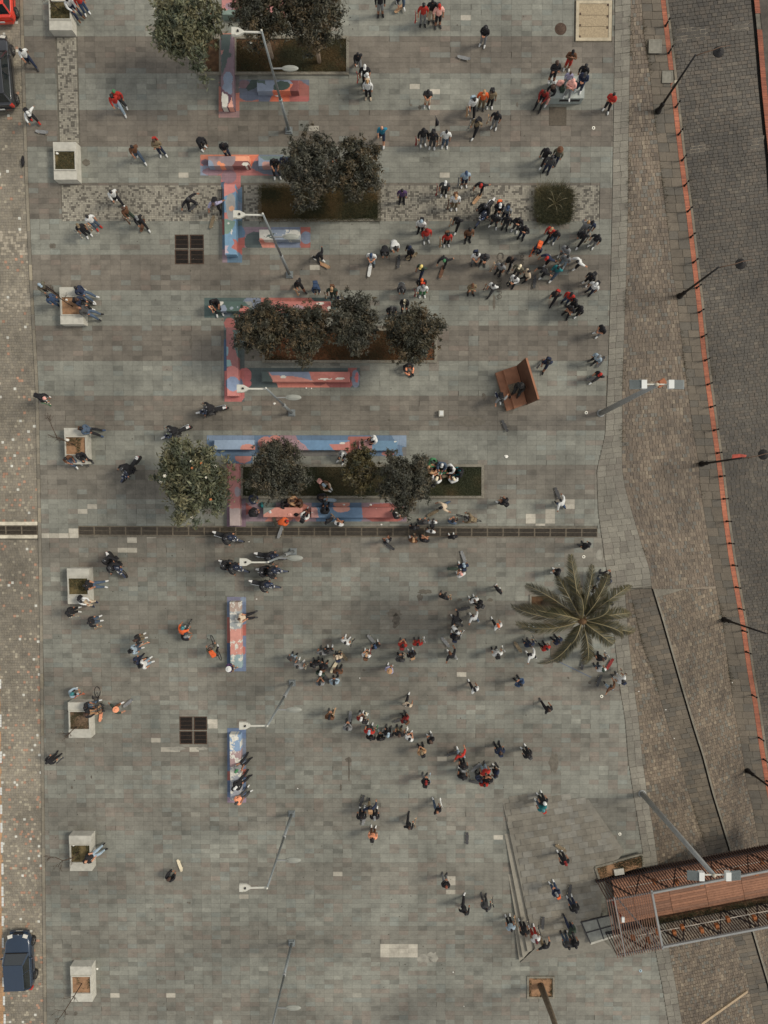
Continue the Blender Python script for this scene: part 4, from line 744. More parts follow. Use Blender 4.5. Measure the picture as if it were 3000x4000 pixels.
# ---- planters on the left
def planter(x0, x1, y0, y1, sx0, sx1, sy0, sy1, label, soilcol, gd, seed, h=.62):
    A, B = W(x0, y1, -h), W(x1, y0, -h); c0 = (A + B) / 2; c0 = Vector((c0.x, c0.y, gz(c0.y))); root = empty('concrete_planter', c0, rot=SLOPE_ROT); tag(root, label, 'planter', 'concrete planters along the road')
    wx, wy = (B.x - A.x) / 2, (B.y - A.y) / 2; S0, S1 = W(sx0, sy1, -h) - c0, W(sx1, sy0, -h) - c0; a0, a1, b0, b1 = max(S0.x, -wx + .09), min(S1.x, wx - .09), max(S0.y, -wy + .2), min(S1.y, wy - .2)
    m = MB(); hh = h
    m.box((0, (b1 + wy) / 2, hh / 2 - .01), (2 * wx, wy - b1, hh + .02)); m.box((0, (b0 - wy) / 2, hh / 2 - .01), (2 * wx, b0 + wy, hh + .02))
    m.box(((a0 - wx) / 2, (b0 + b1) / 2, hh / 2 - .01), (a0 + wx, b1 - b0, hh + .02)); m.box(((a1 + wx) / 2, (b0 + b1) / 2, hh / 2 - .01), (wx - a1, b1 - b0, hh + .02))
    m.build('seat_block', CONC, root)
    m = MB(); k = .055
    m.box(((a0 + a1) / 2, b1 + k / 2, hh + .03), (a1 - a0 + 2 * k, k, .06)); m.box(((a0 + a1) / 2, b0 - k / 2, hh + .03), (a1 - a0 + 2 * k, k, .06))
    m.box((a0 - k / 2, (b0 + b1) / 2, hh + .029), (k, b1 - b0, .058)); m.box((a1 + k / 2, (b0 + b1) / 2, hh + .029), (k, b1 - b0, .058)); m.build('rim', CONC, root)
    m = MB(); m.box(((a0 + a1) / 2, (b0 + b1) / 2, hh / 2), (a1 - a0 - .004, b1 - b0 - .004, hh - .06)); m.build('soil', soilcol, root)
    def reg(r, n):
        p = np.stack([r.uniform(a0 + .03, a1 - .03, n), r.uniform(b0 + .03, b1 - .03, n)], 1); e = vnoise(p[:, 0] + 3, p[:, 1] + 9, .35, seed) + r.normal(0, .1, n); return p[e > 1 - gd]
    r = np.random.default_rng(seed); p = reg(r, int((a1 - a0) * (b1 - b0) * 1500)); n = len(p); a = r.uniform(0, 6.28, n); hg = r.uniform(.03, .10, n)
    base = np.concatenate([p, np.full((n, 1), hh - .035)], 1); e = np.stack([np.cos(a), np.sin(a), np.zeros(n)], 1); s = np.stack([-e[:, 1], e[:, 0], e[:, 2]], 1) * .013; tip = base + e * (hg * .7)[:, None]; tip[:, 2] += hg
    g_ = link('weeds', face_mesh('weeds', np.stack([base - s, base + s, tip], 1).reshape(-1, 3), np.arange(3 * n).reshape(-1, 3), np.array(GGRN)[r.integers(4, size=n)] * r.uniform(.7, 1.5, n)[:, None], GRASS), root); g_['kind'] = 'stuff'
    return root
SOIL2 = mat('sandy_soil', sc(138, 106, 78), rough=1, var=.2, vs=6, bump=.6, bs=20); SOIL3 = mat('mossy_soil', sc(92, 80, 52), rough=1, var=.35, vs=6, bump=.6, bs=20)
planter(193, 278, -28, 115, 196, 277, 4, 72, 'concrete planter cut by the top edge, first beside the road', SOIL3, .6, 61)
planter(211, 297, 552, 699, 215, 294, 589, 660, 'mossy concrete planter at the left end of the mosaic strip', SOIL3, .65, 62)
planter(236, 322, 1119, 1264, 243, 318, 1158, 1226, 'concrete planter with three people sitting along its right side', SOIL2, .3, 63)
planter(254, 338, 1669, 1811, 259, 335, 1705, 1772, 'concrete planter with sandy soil, one person seated at its lower left corner', SOIL2, .35, 64)
planter(265, 347, 2218, 2357, 270, 345, 2256, 2319, 'concrete planter just below the short road drain', SOIL3, .55, 65)
planter(269, 352, 2741, 2880, 275, 350, 2777, 2845, 'concrete planter with a bicycle leaning at its top right corner', mat('leafy_soil', sc(98, 80, 62), rough=1, var=.4, vs=9, bump=.6, bs=20), .4, 66)
planter(273, 355, 3262, 3400, 279, 352, 3298, 3365, 'concrete planter with one person in a black shirt seated on it', SOIL3, .45, 67)
planter(278, 357, 3773, 3911, 284, 355, 3811, 3876, 'lowest concrete planter, right of the blue car', SOIL2, .25, 68)
def sapling(label, bx, by, tips, seed, h0=.6, hmax=3.0):
    """a bare young tree: trunk from its planter through points given in the photograph with heights"""
    b = W(bx, by, -h0); root = empty('bare_sapling', b); tag(root, label, 'sapling', 'bare saplings in the planters'); r = random.Random(seed)
    P = [Vector((0, 0, -.08))] + [W(x, y, -h) - b for x, y, h in tips]; n = len(P)
    m = MB(); m.tube(P, [.035 - .02 * i / n for i in range(n)], 7); m.build('trunk', TWIG, root)
    m = MB()
    def twig(p, d, L, rad, k):
        e = p + d * L; m.tube([p, (p + e) / 2 + Vector((r.uniform(-.04, .04),) * 3), e], [rad, rad * .8, rad * .5], 5)
        if k:
            for _ in range(3): twig(p + d * L * r.uniform(.4, 1), (d + Vector((r.uniform(-.8, .8), r.uniform(-.8, .8), r.uniform(-.2, .6)))).normalized(), L * .62, rad * .6, k - 1)
    for i in range(max(1, n - 3), n):
        d = (P[i] - P[i - 1]).normalized()
        for _ in range(3): twig(P[i], (d + Vector((r.uniform(-.9, .9), r.uniform(-.9, .9), r.uniform(0, .5)))).normalized(), r.uniform(.4, .6), .013, 2)
    m.build('twigs', TWIG, root)
sapling('bare sapling in the planter cut by the top edge', 228, 36, [(210, 18, 1.6), (192, -4, 2.4), (180, -20, 3.0)], 1)
sapling('bare sapling leaning left over two people by the third planter', 282, 1196, [(250, 1176, 1.6), (215, 1150, 2.4), (190, 1130, 2.8)], 2)
sapling('bare forked sapling in the planter with sandy soil', 290, 1738, [(255, 1722, 1.5), (222, 1708, 2.2), (200, 1660, 2.6)], 3)
sapling('small bare sapling in the planter with the bicycle', 300, 2840, [(285, 2850, 1.3), (272, 2862, 1.9)], 4)
sapling('bare sapling in the planter of the person in a black shirt', 308, 3328, [(286, 3350, 1.4), (245, 3362, 2.2), (215, 3348, 2.6)], 5)
sapling('bare sapling in the lowest planter, leaning down and left', 320, 3841, [(290, 3890, 1.7), (255, 3945, 2.8), (238, 3970, 3.2)], 6)
# ---- spiky grass island with a small palm
ci = W(2160, 806)
def spiky(r, n):
    p = np.stack([r.uniform(-1.0, 1.0, n), r.uniform(-1.0, 1.0, n)], 1); k = np.abs(p[:, 0]) ** 5 + np.abs(p[:, 1]) ** 5 < 1.05 - .3 * vnoise(p[:, 0] * 3 + 7, p[:, 1] * 3, .7, 3); p = p[k]; return np.stack([ci.x + p[:, 0] * 1.02, ci.y + p[:, 1] * 1.02], 1)
g_, l_ = blades('clump_grass', '', spiky, 9000, .52, 71, [ps(66, 67, 47), ps(78, 76, 52), ps(56, 58, 41), ps(92, 84, 57)], .02, .95, .012); tag(g_, 'square island of long dark green grass on the mosaic strip', kind='stuff')
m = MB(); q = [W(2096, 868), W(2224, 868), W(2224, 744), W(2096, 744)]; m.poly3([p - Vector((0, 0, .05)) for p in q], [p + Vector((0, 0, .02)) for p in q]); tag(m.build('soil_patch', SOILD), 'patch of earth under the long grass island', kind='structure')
FROND_C = [ps(76, 71, 46), ps(66, 64, 42), ps(90, 80, 52), ps(56, 55, 38)]
def frond(parent, base, az, L, rise, droop, seed, nl=46, width=.62, cols_=FROND_C, rad=.028, name='frond', fold=.5):
    r = np.random.default_rng(seed); T = np.linspace(0, 1, 22); dx = np.array([math.cos(az), math.sin(az), 0]); side = np.array([-dx[1], dx[0], 0])
    bend = r.uniform(-.26, .26) * L
    cv = np.array(base) + dx * (L * T * (1 - .16 * T ** 2))[:, None] + side * (bend * T ** 2)[:, None] + np.array([0, 0, 1]) * (rise * np.sin(T * 2.0) - droop * T ** 2.4)[:, None]
    V = []; F = []; C = []
    tw = r.uniform(-.6, .6); fb_ = r.uniform(.72, 1.2)
    for s in (-1, 1):
        for i in range(nl):
            if r.random() < .03: continue
            t = .10 + .89 * (i + r.uniform(-.3, .3)) / nl; t = min(max(t, .05), .995); p = np.array([np.interp(t, T, cv[:, k]) for k in range(3)]); q = np.array([np.interp(min(t + .03, 1), T, cv[:, k]) for k in range(3)]); d = (q - p); d /= (np.linalg.norm(d) + 1e-9)
            w_ = width * (math.sin(math.pi * min(1, t * .80 + .16)) ** .7) * r.uniform(.8, 1.12); nrm = np.cross(d, side); sd_ = side * math.cos(tw) + nrm * math.sin(tw)
            e = p + sd_ * s * w_ * .66 + d * w_ * .86 - np.array([0, 0, 1]) * w_ * fold * r.uniform(.6, 1.3); h = (p + e) / 2 + np.array([0, 0, .03]); b = len(V); ww = .017
            V += [p - d * ww, p + d * ww, h + d * ww * 1.2, h - d * ww * 1.2, e]; F += [(b, b + 1, b + 2, b + 3), (b + 3, b + 2, b + 4, b + 4)]; c = cols_[r.integers(len(cols_))] * r.uniform(.75, 1.25) * fb_; C += [c, c]
    F4 = []; 
    me = bpy.data.meshes.new(name); fs = [tuple(f) if f[2] != f[3] else f[:3] for f in F]
    m = MB(); m.add(V, fs); m.mi = 1; nleaf = len(fs); m.tube(cv.tolist(), [rad * (1 - .85 * t) for t in T], 5)
    me = m.mesh(name, [LEAF, mat('palm_rib', sc(122, 110, 78), rough=.6, var=.1)]); at = me.attributes.new('col', 'FLOAT_COLOR', 'FACE'); c4 = np.ones((len(m.f), 4)); c4[:nleaf, :3] = np.array(C); at.data.foreach_set('color', c4.ravel())
    return link(name, me, parent)
root = empty('small_palm', ci); tag(root, 'small spiky palm in the grass island on the mosaic strip', 'palm')
for i in range(7): frond(root, (0.02, 0, .35), i * .9 + .2, random.uniform(.75, 1.3), .6, .45, 300 + i, 14, .09, [ps(84, 78, 54), ps(66, 64, 44)], .011)
m = MB(); m.tube([(0, 0, -.05), (.02, 0, .38)], [.09, .06], 8); m.build('stem', PALMT, root)
# ---- big palm
pb = W(2128, 2358); top = WZ(2272, 2422, gz(W(2128, 2358).y) + 8.6); root = empty('tall_palm', pb); tag(root, 'tall feather palm with a wide star shaped crown near the ramp', 'palm')
tt = top - pb; m = MB(); m.tube([(0, 0, -.1), tt * .3 + Vector((.1, .05, 0)), tt * .65 + Vector((.08, .03, 0)), tt], [.24, .19, .17, .16], 12)
for i in range(1, 26):
    q = tt * (i / 26.); rad_ = .2 - .03 * i / 26
m.build('trunk', PALMT, root)
m = MB(); m.ball(tt + Vector((0, 0, .05)), (.24, .24, .4), 10, 8); m.build('crown_shaft', mat('palm_fibre', sc(96, 72, 48), rough=.9, var=.3, vs=14), root)
# frond tips as read from the photograph, relative to the crown's centre: (dx, dy) px
TIPS = [(-90, -245, 1), (-213, -172, 0), (-122, -160, 1), (0, -235, 1), (85, -205, 1), (-22, -180, 1), (140, -170, 1), (208, -68, 0), (-248, -68, 0), (-270, -18, 0), (212, 45, 0), (-225, 80, -1), (-105, 178, -1), (-85, 205, -1), (48, 210, -1), (60, 60, 0), (175, 10, 1), (165, 75, -1), (-40, -120, 2), (110, -45, 2), (-150, -60, 1), (60, -150, 1), (-60, 110, 0), (130, 110, 0)]
for i, (dx, dy, lv) in enumerate(TIPS):
    k = (CAM_H - top.z) / FPX; L = math.hypot(dx, dy) * k; frond(root, tuple(tt + Vector((0, 0, .1))), math.atan2(-dy, dx), L * random.uniform(1.08, 1.26), (.75 + .35 * lv) if lv >= 0 else .35, 1.3 - .25 * lv, 400 + i, 78, .60, FROND_C, .034)
def pit(label, x0, x1, y0, y1, soilm):
    c0 = W((x0 + x1) / 2, (y0 + y1) / 2); root = empty('tree_pit', c0); tag(root, label, 'tree pit'); q = [W(x0, y1), W(x1, y1), W(x1, y0), W(x0, y0)]
    m = MB(); m.poly3([p - c0 - Vector((0, 0, .1)) for p in q], [p - c0 - Vector((0, 0, .01)) for p in q]); m.build('soil', soilm, root)
    for i in range(4):
        a, b = q[i] - c0, q[(i + 1) % 4] - c0; d = (b - a).normalized() * (.06 if i % 2 == 0 else -.06); m = MB(); m.bar(a + d, b - d, .12, .12 - .004 * (i % 2)); m.build('kerb', KERB, root)
    r = np.random.default_rng(3); P = []
    for _ in range(60):
        e = r.integers(4); u = r.random(); p = q[e].lerp(q[(e + 1) % 4], u); p = p.lerp(c0, r.uniform(.06, .22)); P.append((p, 1))
    return P
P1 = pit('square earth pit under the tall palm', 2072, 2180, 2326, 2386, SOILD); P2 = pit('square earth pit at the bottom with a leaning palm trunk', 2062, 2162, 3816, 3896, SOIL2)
tufts('pit_weeds', 'weeds round the rim of the bottom tree pit', P2, 10, .1, 8, GGRN, .06)
b2 = W(2112, 3850); t2 = WZ(2268, 4310, gz(b2.y) + 9.0); root = empty('leaning_palm', b2); tag(root, 'palm whose bare trunk leans out of the bottom edge', 'palm')
tt = t2 - b2; m = MB(); m.tube([(0, 0, -.1), tt * .3 + Vector((.06, .06, 0)), tt * .7 + Vector((.05, .03, 0)), tt], [.21, .17, .15, .14], 12); m.build('trunk', PALMT, root)
for i in range(11): frond(root, tuple(tt), i * .571, random.uniform(2.2, 3.0), .8, 1.4, 500 + i, 40, .55)
# ================================================================== LAMP POSTS
def lamp_post():
    root = empty('lamp_post'); H1, H2 = 8.9, 6.0
    m = MB(); m.box((0, 0, .03), (.42, .42, .06)); m.box((0, 0, .12), (.30, .30, .14)); m.build('base_plate', GALV, root)
    m = MB()
    for sx in (-1, 1):
        for sy in (-1, 1): m.tube([(sx * .17, sy * .17, .06), (sx * .17, sy * .17, .11)], .02, 6)
    m.build('bolts', GALV, root)
    m = MB(); m.tube([(0, 0, .1), (0, 0, 3.2)], [.095, .085], 12); m.tube([(0, 0, 3.2), (0, 0, H1)], [.07, .05], 12); m.build('pole', GALV, root)
    m = MB(); m.lathe([(.10, 3.12), (.115, 3.15), (.115, 3.25), (.08, 3.3)], n=12); m.build('collar', STEELG, root)
    m = MB(); m.bar((0.04, 0, H2), (.52, 0, H2 + .02), .06, .05); m.build('side_arm', STEELG, root)
    m = MB(); m.ball((.93, 0, H2 + .02), (.44, .16, .09), 20, 10); m.ball((.93, 0, H2 + .075), (.34, .10, .055), 16, 6); m.build('side_lantern', mat('lantern_grey', sc(128, 128, 118), rough=.5, var=.06), root)
    m = MB(); m.ball((0, 0, H1 + .02), .055, 10, 6); m.build('cap', LAMPW, root)
    m = MB(); m.bar((-.03, -.02, H1 - .10), (-.92, -.02, H1 - .06), .075, .06); m.build('arm', LAMPW, root)
    m = MB(); q = [(-.86, -.06), (-.86, .04), (-1.10, .17), (-1.42, .19), (-1.42, -.21), (-1.10, -.19)]; m.prism([(x, y) for x, y in q][::-1], H1 - .14, H1 - .02)
    m.box((-1.32, -.01, H1 - .0), (.20, .34, .05)); m.build('lamp_head', LAMPW, root)
    m = MB(); m.lathe([(.05, H1 - .03), (.05, H1 + .05), (.035, H1 + .07)], (-1.12, -.01, 0), 12); m.build('photocell', BLACKM, root)
    return root
LAMPS = [(1129, 511, 'topmost lamp post, above the twin trees'), (1131.5, 1074, 'second lamp post from the top, beside the white peeling bench'), (1140, 1613, 'third lamp post from the top, below the longest coral bench'), (1146, 2154, 'fourth lamp post, standing among the parked motorcycles'), (1142, 2667, 'fifth lamp post, between the two scratched upright benches'), (1140, 3178, 'sixth lamp post, right of the lowest bench'), (1140, 3681, 'lowest lamp post, its top cut by the bottom edge')]
lp = lamp_post()
for i, (x, y, ph) in enumerate(LAMPS):
    o = lp if i == 0 else copy_tree(lp); o.location = W(x, y); tag(o, 'grey ' + ph, 'lamp post', 'grey lamp posts in a row')
def street_lamp():
    root = empty('street_lamp'); H = 5.4
    m = MB(); m.lathe([(.19, 0), (.19, .12), (.13, .2), (.12, .7), (.14, .75), (.08, .85), (.075, 1.0)], n=12); m.build('base', BLACKM, root)
    m = MB(); m.tube([(0, 0, .9), (0, 0, H)], [.075, .05], 10); m.build('pole', BLACKM, root)
    m = MB(); m.tube([(0, 0, H - .1), (.35, .02, H + .12), (.8, .1, H + .22), (1.2, .22, H + .3), (1.75, .3, H + .32)], [.035, .03, .028, .025, .015], 7); m.build('arm', mat('bronze_brown_arm', sc(84, 64, 48), rough=.6, var=.1), root)
    m = MB(); m.lathe([(.02, .22), (.07, .2), (.1, .08), (.30, -.02), (.31, -.06), (.27, -.06), (.10, .02)], (1.25, .2, H - .02), 16); m.build('lantern_shade', BLACKM, root)
    m = MB(); m.ball((1.25, .2, H - .1), (.13, .13, .12), 10, 6); m.build('globe', mat('lantern_glass', sc(110, 112, 106), rough=.2, var=.05), root)
    return root
sl_ = street_lamp()
for i, (x, y, ph) in enumerate(((2570, 435, 'topmost'), (2655, 1157, 'second from the top'), (2741, 1812, 'middle'), (2828, 2420, 'fourth from the top'), (2920, 3010, 'lowest'))):
    o = sl_ if i == 0 else copy_tree(sl_); o.location = W(x, y, float(dE2(y))); tag(o, 'black street lamp with curved arm, %s of those along the cobbled street' % ph, 'street lamp', 'black street lamps')
m = MB(); fb = W(2741, 1812, float(dE2(1812))); m.add([fb + Vector(p) for p in ((.10, .02, 3.9), (.95, .10, 3.85), (1.0, .28, 3.9), (.55, .34, 4.0), (.12, .3, 3.95), (.10, .06, 3.9))], [(0, 1, 2, 3, 4, 5)])
FLAGR = mat('faded_flag', sc(150, 70, 56), rough=.9, var=.3, vs=4)
tag(m.build('flag', FLAGR), 'small red flag tied to the middle street lamp', 'flag')
sb = MB(); sb.box((0, 0, 0), (.2, .16, .5)); sbo = sb.build('junction_box', mat('cream_box', sc(160, 150, 130), rough=.6), None, W(2570, 435, float(dE2(435))) + Vector((.03, .16, 2.5))); tag(sbo, 'cream junction box strapped to the topmost street lamp', 'box')
def flood_pole(label, bx, by, hgt, topx, topy, side):
    b = W(bx, by); t = WZ(topx, topy, b.z + hgt) - b; root = empty('floodlight_pole', b); tag(root, label, 'floodlight pole', 'floodlight poles')
    m = MB(); m.tube([(0, 0, -.05), t * .5, t], [.17, .145, .11], 14); m.build('pole', STEELG, root); m = MB(); m.lathe([(.24, 0), (.24, .04), (.2, .05)], n=14); m.build('base_flange', STEELG, root)
    m = MB(); m.bar(t + Vector((-.95, .02, 0)), t + Vector((.95, .02, 0)), .06); m.build('crossbar', LAMPW, root); m = MB(); m.ball(t + Vector((0, 0, .06)), (.1, .1, .08)); m.build('cap', mat('cream_box'), root)
    for s in (-1, 1):
        m = MB(); c = t + Vector((s * .78, .0, .05)); m.box(c + Vector((-s * .12, 0, .02)), (.26, .42, .24)); m.build('flood_housing', WHITE, root)
        m = MB(); c2 = c + Vector((s * .28, 0, -.02)); m.box(c2, (.52, .44, .10), M=Matrix.Rotation(s * .15, 4, 'Y'))
        for k in range(9): m.box(c2 + Vector((0, -.2 + .05 * k, .07)), (.5, .012, .05), M=Matrix.Rotation(s * .15, 4, 'Y'))
        m.build('cooling_fins', mat('fin_grey', sc(108, 114, 112), rough=.5, var=.1), root)
    return root
flood_pole('grey floodlight pole with two lamps at the plaza edge, right of the rusty sculpture', 2347, 1614, 9.0, 2565, 1503, 1)
flood_pole('grey floodlight pole with two lamps leaning over the footbridge', 2508, 3100, 9.9, 2788, 3418, 1)
m = MB(); m.box((0, 0, 0), (.42, .34, .2)); m.box((.05, .02, .15), (.3, .24, .1)); tag(m.build('loudspeaker', mat('rust_orange_box', sc(150, 92, 60), rough=.7, var=.2), None, W(2347, 1614) + Vector((.95, .55, 7.25)), .5), 'rust orange box fixed high on the upper floodlight pole', 'box')
# ---- bollards
BOLL = [(d0[0] / 2.07375 + 2200, d0[1] / 2.07375 + d0[2]) for d0 in [(825, 210, 0), (850, 430, 0), (907, 868, 0), (930, 1090, 0), (958, 1300, 0), (978, 1505, 0), (1005, 262, 700), (1028, 470, 700), (1050, 675, 700), (1077, 880, 700), (1098, 1078, 700), (1120, 1278, 700), (1145, 1468, 700), (1165, 5, 1500), (1190, 187, 1500), (1217, 375, 1500), (1243, 560, 1500), (1268, 748, 1500), (1295, 930, 1500), (1320, 1112, 1500), (1342, 1290, 1500), (1370, 1468, 1500), (1395, 1645, 1500), (1422, 160, 2300), (1448, 338, 2300), (1477, 510, 2300), (1525, 860, 2300), (1580, 1205, 2300), (1618, 1380, 2300), (1645, 1555, 2300)]]
m = MB(); m.lathe([(.075, -.03), (.075, .04), (.05, .07), (.05, .62), (.058, .63), (.058, .67), (.045, .70), (.03, .74), (.01, .75)], n=10); bm_ = m.mesh('bollard_post', BLACKM)
m = MB(); m.lathe([(.053, .50), (.053, .56)], n=10); bb_ = m.mesh('bollard_band', mat('bollard_band_white', sc(150, 146, 132), rough=.6))
ordn = ['first', 'second', 'third', 'fourth', 'fifth', 'sixth', 'seventh', 'eighth', 'ninth', 'tenth', 'eleventh', 'twelfth', 'thirteenth', 'fourteenth', 'fifteenth', 'sixteenth', 'seventeenth', 'eighteenth', 'nineteenth', 'twentieth']
for i, (x, y) in enumerate(BOLL):
    o = link('bollard', bm_, None, W(x + 2, y, float(dE2(y)))); link('band', bb_, o)
    n = len(BOLL); ph = (ordn[i] + ' from the top') if i < 15 else (ordn[n - 1 - i] + ' from the bottom')
    tag(o, 'black iron bollard on the orange strip, %s' % ph, 'bollard', 'bollards along the orange strip')
# ================================================================== RUSTY SCULPTURE WITH A SEATED FIGURE
def SP(x, y, d=0.0): return W(1880 + x / 5.53, 1360 + y / 5.53, d)
c0 = SP(700, 850); root = empty('steel_sculpture', c0); tag(root, 'rust brown steel sculpture: two low plates and a leaning back wall', 'sculpture')
def plate(name, pts, h, h0=0.0):
    lo = []; hi = []
    for x, y in pts:
        p = SP(x, y, -h); hi.append(p - c0); lo.append(Vector((p.x, p.y, gz(p.y) + h0)) - c0)
    if (hi[1] - hi[0]).cross(hi[2] - hi[1]).z < 0: lo.reverse(); hi.reverse()
    m = MB(); m.poly3(lo, hi); m.build(name, CORTEN, root)
plate('front_step', [(308, 535), (460, 480), (705, 1300), (552, 1355)], .22)
plate('seat_plate', [(470, 475), (760, 378), (985, 1190), (715, 1300)], .42)
bw0, bw1 = SP(748, 385, -.4), SP(972, 1195, -.4); tw0, tw1 = SP(957, 205, -2.1), SP(1222, 1096, -2.1)
bw0 -= c0; bw1 -= c0; tw0 -= c0; tw1 -= c0; th = Vector((.10, -.03, 0)); dn = Vector((0, 0, -.42))
m = MB(); m.hexa([bw0 + dn, bw1 + dn, bw1 + dn + th, bw0 + dn + th, tw0, tw1, tw1 + th, tw0 + th]); m.build('back_wall', mat('shaded_wall_steel', sc(84, 56, 40), rough=.7, var=.2, vs=3), root); m = MB(); m.bar(tw0 + th / 2 + Vector((0, 0, .01)), tw1 + th / 2 + Vector((0, 0, .01)), .11, .03); m.build('wall_cap', CORTEN, root)  # back wall in darker steel: shade of its sunless side put into the colour
m = MB(); q = [SP(x, y, -.424) - c0 for x, y in ((570, 795), (760, 740), (840, 950), (640, 1010))]; m.add(q, [(3, 2, 1, 0)]); m.build('plaque', mat('plaque_stone', sc(104, 92, 74), rough=.8, var=.5, vs=14), root)
# ---- grey metal block people stand on
A, B = W(2150, 381, -.72), W(2284, 294, -.72); bc = (A + B) / 2; bc = Vector((bc.x, bc.y, gz(bc.y))); root = empty('metal_block', bc, rot=SLOPE_ROT); tag(root, 'grey blue metal block with people standing on top', 'platform')
wx, wy = (B.x - A.x), (B.y - A.y); BLK = mat('blue_grey_metal', sc(132, 138, 132), rough=.5, var=.14, vs=4, stain=.1)
m = MB(); m.box((0, 0, .35), (wx - .06, wy - .06, .70)); m.build('body', BLK, root); m = MB(); m.box((0, 0, .71), (wx, wy, .03)); m.build('top_plate', mat('pale_metal_top', sc(146, 150, 142), rough=.5, var=.15, vs=5, stain=.1), root)
m = MB(); m.box((.2, -wy / 2 + .026, .42), (1.2, .02, .22)); m.build('slot', STEELD, root); m = MB(); m.box((-wx / 2 + .12, .1, .735), (.14, wy * .5, .02)); m.build('white_bar', WHITE, root)
# ---- small white stone cube
cb = W(1723, 1617); m = MB(); m.box((0, 0, .14), (.30, .36, .28)); root = m.build('stone_cube', CONC, None, cb); m = MB(); m.box((0.01, .02, .285), (.20, .26, .012)); m.build('white_plate', WHITE, root); tag(root, 'small pale stone cube left of the rusty sculpture', 'stone block')
# ================================================================== STAGE WITH STEPS
zp = W(1957, 3105).z + .01
def PZ(x, y, z): return WZ(x, y, z)
root = empty('stage', W(2150, 3400)); tag(root, 'low level stage with a flight of steps at its left edge', 'stage'); rc = root.location
def slab_poly(name, pts, z, m_, parent=None, thick=None):
    hi = [PZ(x, y, z) - rc for x, y in pts]
    if sum((hi[i].x * hi[(i + 1) % len(hi)].y - hi[(i + 1) % len(hi)].x * hi[i].y) for i in range(len(hi))) < 0: hi.reverse()
    lo = [Vector((p.x, p.y, min(gz(p.y + rc.y) - .05 - rc.z, p.z - .05))) for p in hi]; m = MB(); m.poly3(lo, hi); return m.build(name, m_, root)
STG = mat('stage_stone', sc(116, 111, 99), rough=.8, var=.1, vs=6, stain=.12)
TOPP = [(1958, 3108), (2120, 3090), (2280, 3096), (2440, 3326), (2345, 3440), (2350, 3560), (2330, 3648), (2090, 3705)]
slab_poly('stage_body', TOPP, zp - .03, STG)
# the steps: each lower tread shows where the ground has fallen far enough
RIS = .175
STEPS = [[(1963, 3219), (1986, 3217), (2095, 3702), (2062, 3722)], [(1970, 3328), (1990, 3327), (2067, 3719), (2043, 3745)], [(1994, 3511), (2012, 3510), (2048, 3742), (2029, 3755)]]
for k, pts in enumerate(STEPS): slab_poly('step', pts, zp - RIS * (k + 1), mat('step_stone', sc(134, 128, 114), rough=.8, var=.1, vs=5, stain=.1))
# ramp side closing the stage towards the bottom right
hi = [PZ(2090, 3705, zp - .035), PZ(2330, 3648, zp - .035), W(2390, 3705, -.006), W(2030, 3762, -.006)]; m = MB(); m.add([p - rc for p in hi], [(0, 3, 2, 1)]); m.build('side_slope', STG, root)
cs, sn = math.cos(.16), math.sin(.16); r = np.random.default_rng(91); tp = []; cl = []; ctr = PZ(2180, 3380, zp)
for j in range(-26, 26):
    for i in range(-14, 14):
        u, v = i * .60 + (.0 if j % 2 else .3), j * .40; w2, h2 = .59, .39
        cn = [(u, v), (u + w2, v), (u + w2, v + h2), (u, v + h2)]; pts = [Vector((ctr.x + x * cs - y * sn, ctr.y + x * sn + y * cs, zp)) for x, y in cn]; px_ = [pix(p) for p in pts]
        if all(bool(in_poly(np.array(a), np.array(b), TOPP)) for a, b in px_): tp.append([tuple(p - rc + Vector((0, 0, .0))) for p in pts]); cl.append((ps(116, 110, 97) if r.random() < .6 else ps(122, 118, 107)) * r.uniform(.86, 1.12))
pieces_parent = root
tpw = np.array(tp); 
for i in range(len(tpw)):
    if i < 300: cc_ = tpw[i].mean(0); link('stage_slab', quads_mesh('stage_slab', tpw[i:i + 1] - cc_, np.array(cl[i:i + 1]), (0, 0, .03), STONE), root, cc_)
if len(tpw) > 300:
    o = link('stage_slabs', quads_mesh('stage_slabs', tpw[300:], np.array(cl[300:]), (0, 0, .03), STONE), root); o['kind'] = 'stuff'
# bed beside the footbridge
Q = [(2325, 3387), (2508, 3336), (2513, 3384), (2340, 3433)]
WB = lambda x, y: WZ(x, y, zp)
c0 = WB(2420, 3385); root = empty('wedge_bed', c0); tag(root, 'wedge shaped grass bed against the footbridge entrance', 'planting bed'); q = [WB(x, y) for x, y in Q]
m = MB(); m.poly3([p - c0 - Vector((0, 0, .05)) for p in reversed(q)], [p - c0 + Vector((0, 0, .03)) for p in reversed(q)]); m.build('soil', SOIL2, root)
for i in (0, 3, 1):
    a, b = q[i] - c0, q[(i + 1) % 4] - c0; m = MB(); m.bar(a, b, .13, .14 + .003 * i); m.build('kerb', KERB, root)
m = MB(); m.box(WB(2416, 3402) - c0 + Vector((0, 0, .08)), (.62, .38, .14), .17); m.build('stone_slab', CONC, root)
def wedge(r, n):
    u, v = r.random(n), r.random(n); p = [(np.array(q[0][:2]) * (1 - a) + np.array(q[1][:2]) * a) * (1 - b) + (np.array(q[3][:2]) * (1 - a) + np.array(q[2][:2]) * a) * b for a, b in zip(u, v)]; p = np.array(p); return p[vnoise(p[:, 0], p[:, 1], .6, 4) + r.normal(0, .1, n) > .45]
g_, l_ = blades('grass', '', wedge, 2500, .12, 72, GGRN, .03); g_.location.z = zp - gz(c0.y); tag(g_, 'grass in the wedge shaped bed by the footbridge', kind='stuff')
